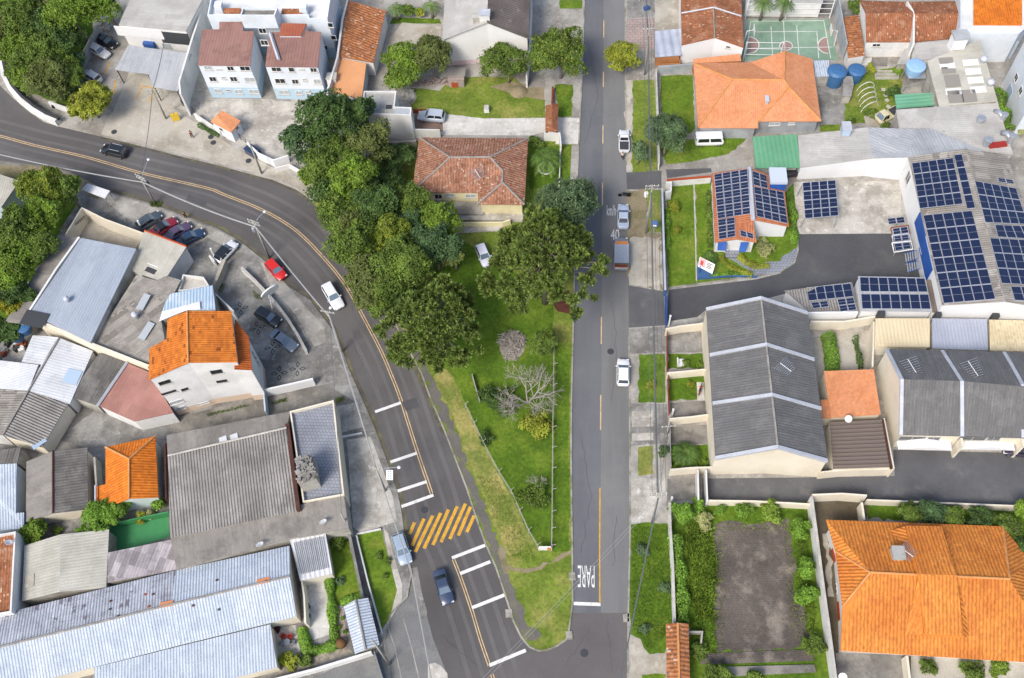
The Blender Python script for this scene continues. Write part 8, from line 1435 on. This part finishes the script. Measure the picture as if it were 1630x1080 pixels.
sg = P(262, 172, 3.0); t = thing('yellow_sign', (sg.x, sg.y, 0), 'yellow sign box on the wall at the end of the metal awning', 'sign', None, .3); b = MB(); b.box((1.0, -.4, .2), 1.2, .3, 1.5); b.build('board', MATS['sign_yellow'], t, local=True); b = MB(); b.tube([(1.0, -.4, 0), (1.0, -.4, 1.8)], .06); b.build('post', MATS['darkgrey'], t, local=True)
q = P(1042.5, 357, 2.4); t = thing('blue_sign', (q.x, q.y, 0), 'small square blue road sign beside the blue wall', 'road sign', None, 0); b = MB(); b.tube([(0, 0, 0), (0, 0, 2.2)], .05); b.build('post', MATS['zinc'], t, local=True); b = MB(); b.box((0, -.05, 1.7), .8, .06, .9, 0, 0, Matrix.Translation((0, -.05, 1.8)) @ Matrix.Rotation(-.7, 4, 'X')); b.build('board', MATS['sign_blue'], t, local=True); b = MB(); b.box((0, 0, 0), .45, .03, .2, 0, 0, Matrix.Translation((0, -.12, 2.0)) @ Matrix.Rotation(-.7, 4, 'X')); b.build('symbol', MATS['sign_white'], t, local=True)
# petal pattern on the car park floor
PM = plain('petal_line', '#3b3a39', .9, .1)
for u, v, a0 in ((383, 492, .3), (410, 523, .35), (434, 554, .2), (445, 595, .15), (474, 588, .1)):
    q = P(u, v); mb = MB()
    for k in range(4):
        a = a0 + k * math.pi / 2; d = Vector((math.cos(a), math.sin(a), 0)); s = Vector((-d.y, d.x, 0)); pts = [q + d * .25, q + d * .75 + s * .24, q + d * 1.15, q + d * .75 - s * .24, q + d * .25]
        for i in range(4): ribbon3([pts[i], pts[i + 1]], .1, .112, mb)
    tag(mb.build('floor_pattern', PM), None, None, None, 'structure')
# patio furniture
def chair(lb, u, v, mat, rz, z0=.11):
    q = P(u, v, .5); t = thing('patio_chair', (q.x, q.y, z0), lb, 'chair', 'chairs on the patios', rz); b = MB(); b.lathe((0, 0, .36), [(.28, 0), (.33, .04), (.3, .09)], 14); b.build('seat', MATS[mat], t, local=True, smooth=True); b = MB()
    pts = [Vector((.34 * math.cos(a * .26), .34 * math.sin(a * .26), .78)) for a in range(-7, 8)]; b.tube(pts, .06, 5)
    for p in pts[::2]: b.tube([p, Vector((p.x * .9, p.y * .9, .42))], .04, 4)
    b.build('backrest', MATS[mat], t, local=True)
    for x, y in ((.2, .2), (-.2, .2), (-.2, -.2), (.2, -.2)): b = MB(); b.tube([(x, y, .38), (x * 1.2, y * 1.2, 0)], .03, 5); b.build('leg', MATS['darkgrey'], t, local=True)
chair('upper dark armchair on the large white patio', 490, 967, 'darkgrey', 2.9); chair('lower dark armchair on the large white patio', 490.5, 980.5, 'darkgrey', 3.3); chair('left red chair on the small patio', 451, 1014, 'redpaint', 1.6); chair('right red chair on the small patio', 462, 1014.5, 'redpaint', 1.5); chair('left grey chair on the small patio', 448.5, 1025, 'steel', -1.9); chair('right grey chair on the small patio', 466, 1023, 'steel', -1.2)
q = P(457, 1023, .6); t = thing('patio_table', (q.x, q.y, .11), 'small round grey table between the chairs on the small patio', 'table'); b = MB(); b.lathe((0, 0, .68), [(.42, 0), (.42, .04)], 18); b.build('tabletop', MATS['steel'], t, local=True); b = MB(); b.tube([(0, 0, 0), (0, 0, .68)], .05); b.build('leg', MATS['darkgrey'], t, local=True)
b = MB(); q = P(544, 1026); b.lathe((q.x, q.y, .11), [(.5, 0), (.62, .1), (.6, .75), (.1, .95)], 10); tag(b.build('barrel', MATS['wood'], smooth=True), 'brown barrel like tub beside the tiled gateway', 'tub')
b = MB(); q = P(1083, 17, .6); b.lathe((q.x - 0, q.y, .1), [(.3, 0), (.5, .6)], 10); b = MB(); q = P(1029, 16); b.box((q.x, q.y, .1), .9, .7, .5, .4); b.box((q.x + .1, q.y, .6), .5, .5, .25, .9); tag(b.build('blue_sack', MATS['blue_tarp']), 'crumpled blue sack on the pavement at the top', 'sack')
for k, (u, v) in enumerate(((636, 977), (), ()) [:0]): pass
for lb, u, v in (('concrete drain cover on the kerb of the park tip, straight street side', 911, 918), ('concrete drain cover at the rounded kerb of the park', 906, 1012), ('concrete drain cover at the lower right kerb', 997, 984), ('concrete drain cover beside the road bars', 810, 977)):
    b = MB(); q = P(u, v); b.box((q.x, q.y, 0), .8, 1.0, .15, .1); b.box((q.x, q.y, .15), .6, .12, .03, .1); tag(b.build('drain_cover', MATS['kerb']), lb, 'drain cover')
t = thing('white_box', P(775, 178), 'small white box standing on the garden lawn', 'box'); b = MB(); q = P(775, 178); b.box((q.x, q.y, .1), .8, .8, .9); b.build('box_body', MATS['sign_white'], t); b = MB(); b.box((q.x, q.y, 1.0), .7, .9, .1); b.build('lid', MATS['concrete_trim'], t)
q = P(826, 147); b = MB(); b.lathe((q.x, q.y, .1), [(1.5, 0), (1.2, .25), (.6, .5), (.1, .6)], 14); tag(b.build('sand_heap', MATS['dirt']), 'heap of pale sand at the edge of the garden lawn', 'sand heap')
b = MB(); r = random.Random(9)
b.lathe(tuple(P(643, 156, .0)), [(2.2, .05), (1.8, .4), (.8, .6), (.1, .65)], 12)
for i in range(60): q = P(643 + r.uniform(-13, 13), 156 + r.uniform(-10, 10)); b.box((q.x, q.y, .1 + r.random() * .5), r.uniform(.2, .8), r.uniform(.15, .4), r.uniform(.1, .4), r.uniform(0, 3))
tag(b.build('rubble_heap', MATS['w_dirty']), 'heap of broken masonry beside the flat roofed house', 'rubble')
b = MB()
b.prism([(p.x, p.y) for p in (P(655, 128), P(715, 128), P(715, 137), P(655, 137))], 0, .3)
for i in range(60): q = P(685 + r.uniform(-30, 30), 132 + r.uniform(-5, 5)); b.box((q.x, q.y, .1 + r.random() * .3), r.uniform(.2, .7), r.uniform(.15, .4), r.uniform(.1, .5), r.uniform(0, 3))
tag(b.build('rubble_heap', MATS['slabs_pink']), 'row of broken tiles and stones beneath the garden trees', 'rubble')
b = MB()
b.lathe(tuple(P(165, 38, .0)), [(2.0, .05), (1.6, .5), (.6, .8), (.1, .85)], 12)
for i in range(26): q = P(165 + r.gauss(0, 6), 38 + r.gauss(0, 9)); b.box((q.x, q.y, .1 + r.random() * .4), r.uniform(.4, 1.3), r.uniform(.3, .8), r.uniform(.2, .8), r.uniform(0, 3))
tag(b.build('rubble_heap', MATS['concrete_light']), 'heap of pale rubble behind the black parked car', 'rubble')

# wear on the roads
R_ = random.Random(21)
def crack(px, w_=.05, z=.03):
    pts = [P(u, v) for u, v in px]; o = []
    for i in range(len(pts) - 1):
        for k in range(8): o.append(pts[i].lerp(pts[i + 1], k / 8) + Vector((R_.gauss(0, .12), R_.gauss(0, .12), 0)))
    m = MB(); ribbon3(o + pts[-1:], w_, z, m); tag(m.build('road_crack', MATS['asphalt_patch']), None, None, None, 'structure')
for px in ([(934, 60), (952, 150), (930, 230)], [(975, 480), (981, 560), (973, 640)], [(928, 700), (940, 790), (925, 880)], [(980, 820), (975, 900)], [(700, 1010), (760, 1060)], [(560, 540), (600, 620)], [(330, 330), (420, 385)], [(120, 268), (240, 312)], [(940, 1000), (900, 1060)], [(965, 985), (975, 1070)], [(1150, 480), (1250, 450)], [(1160, 778), (1290, 782)], [(1430, 740), (1560, 760)]): crack(px)
for q in ([(640, 640), (662, 633), (668, 648), (646, 655)], [(300, 310), (330, 322), (326, 330), (296, 318)]): sheet('road_patch', q, MATS['asphalt_patch'], .0285)
strip('gutter', [(513, 330), (548, 370), (585, 424), (617, 484), (651, 552), (686, 631), (711, 689)][::-1], .5, MATS['gutter_dirt'], .021, off=.45); strip('gutter', RR_L[5:14], .4, MATS['gutter_dirt'], .0275, off=-.25); strip('gutter', RR_R[5:12], .35, MATS['gutter_dirt'], .0275, off=.22); strip('gutter', LR_IN[3:20], .5, MATS['gutter_dirt'], .021, off=.3); strip('gutter', LR_OUT[6:14], .4, MATS['gutter_dirt'], .021, off=-.3)
for lb, u, v in (('round manhole cover on the straight street beside the dashes', 972, 560), ('round manhole cover on the curved road near the hatching', 676, 812), ('round manhole cover on the flats driveway, upper one', 336, 219), ('manhole cover on the flats driveway, lower one', 340, 228), ('round manhole cover by the warehouse driveway kerb', 182, 211), ('round manhole cover at the street junction', 930, 1040), ('manhole cover on the pavement beside the rubbish container', 396, 257)):
    q = P(u, v); m = MB(); z = .03 if u > 600 else .115; m.lathe((q.x, q.y, z - .03), [(.48, 0), (.48, .035), (.4, .04), (.1, .04)], 16); tag(m.build('manhole_cover', MATS['darkgrey']), lb, 'manhole cover')
tufts('lawn_grass', 'uneven longer grass over the fenced park lawn', [[(730, 600), (878, 560), (878, 700), (775, 700)], [(778, 705), (878, 700), (876, 870), (850, 862)]], 7000, .14, 'lf_mid', .05); tufts('lawn_grass', 'rough grass along the kerb of the straight street', [[(886, 600), (905, 600), (904, 860), (884, 870)], [(815, 915), (905, 890), (900, 1005), (850, 1020)]], 4200, .12, 'lf_tall', .05)
tufts('weeds', 'weeds creeping over the edges of the vacant plot paving', [[(1130, 840), (1150, 840), (1150, 1030), (1134, 1030)], [(1246, 840), (1268, 840), (1290, 1020), (1262, 1020)], [(1140, 830), (1255, 826), (1255, 846), (1140, 846)]], 1500, .35, 'lf_tall', .05)
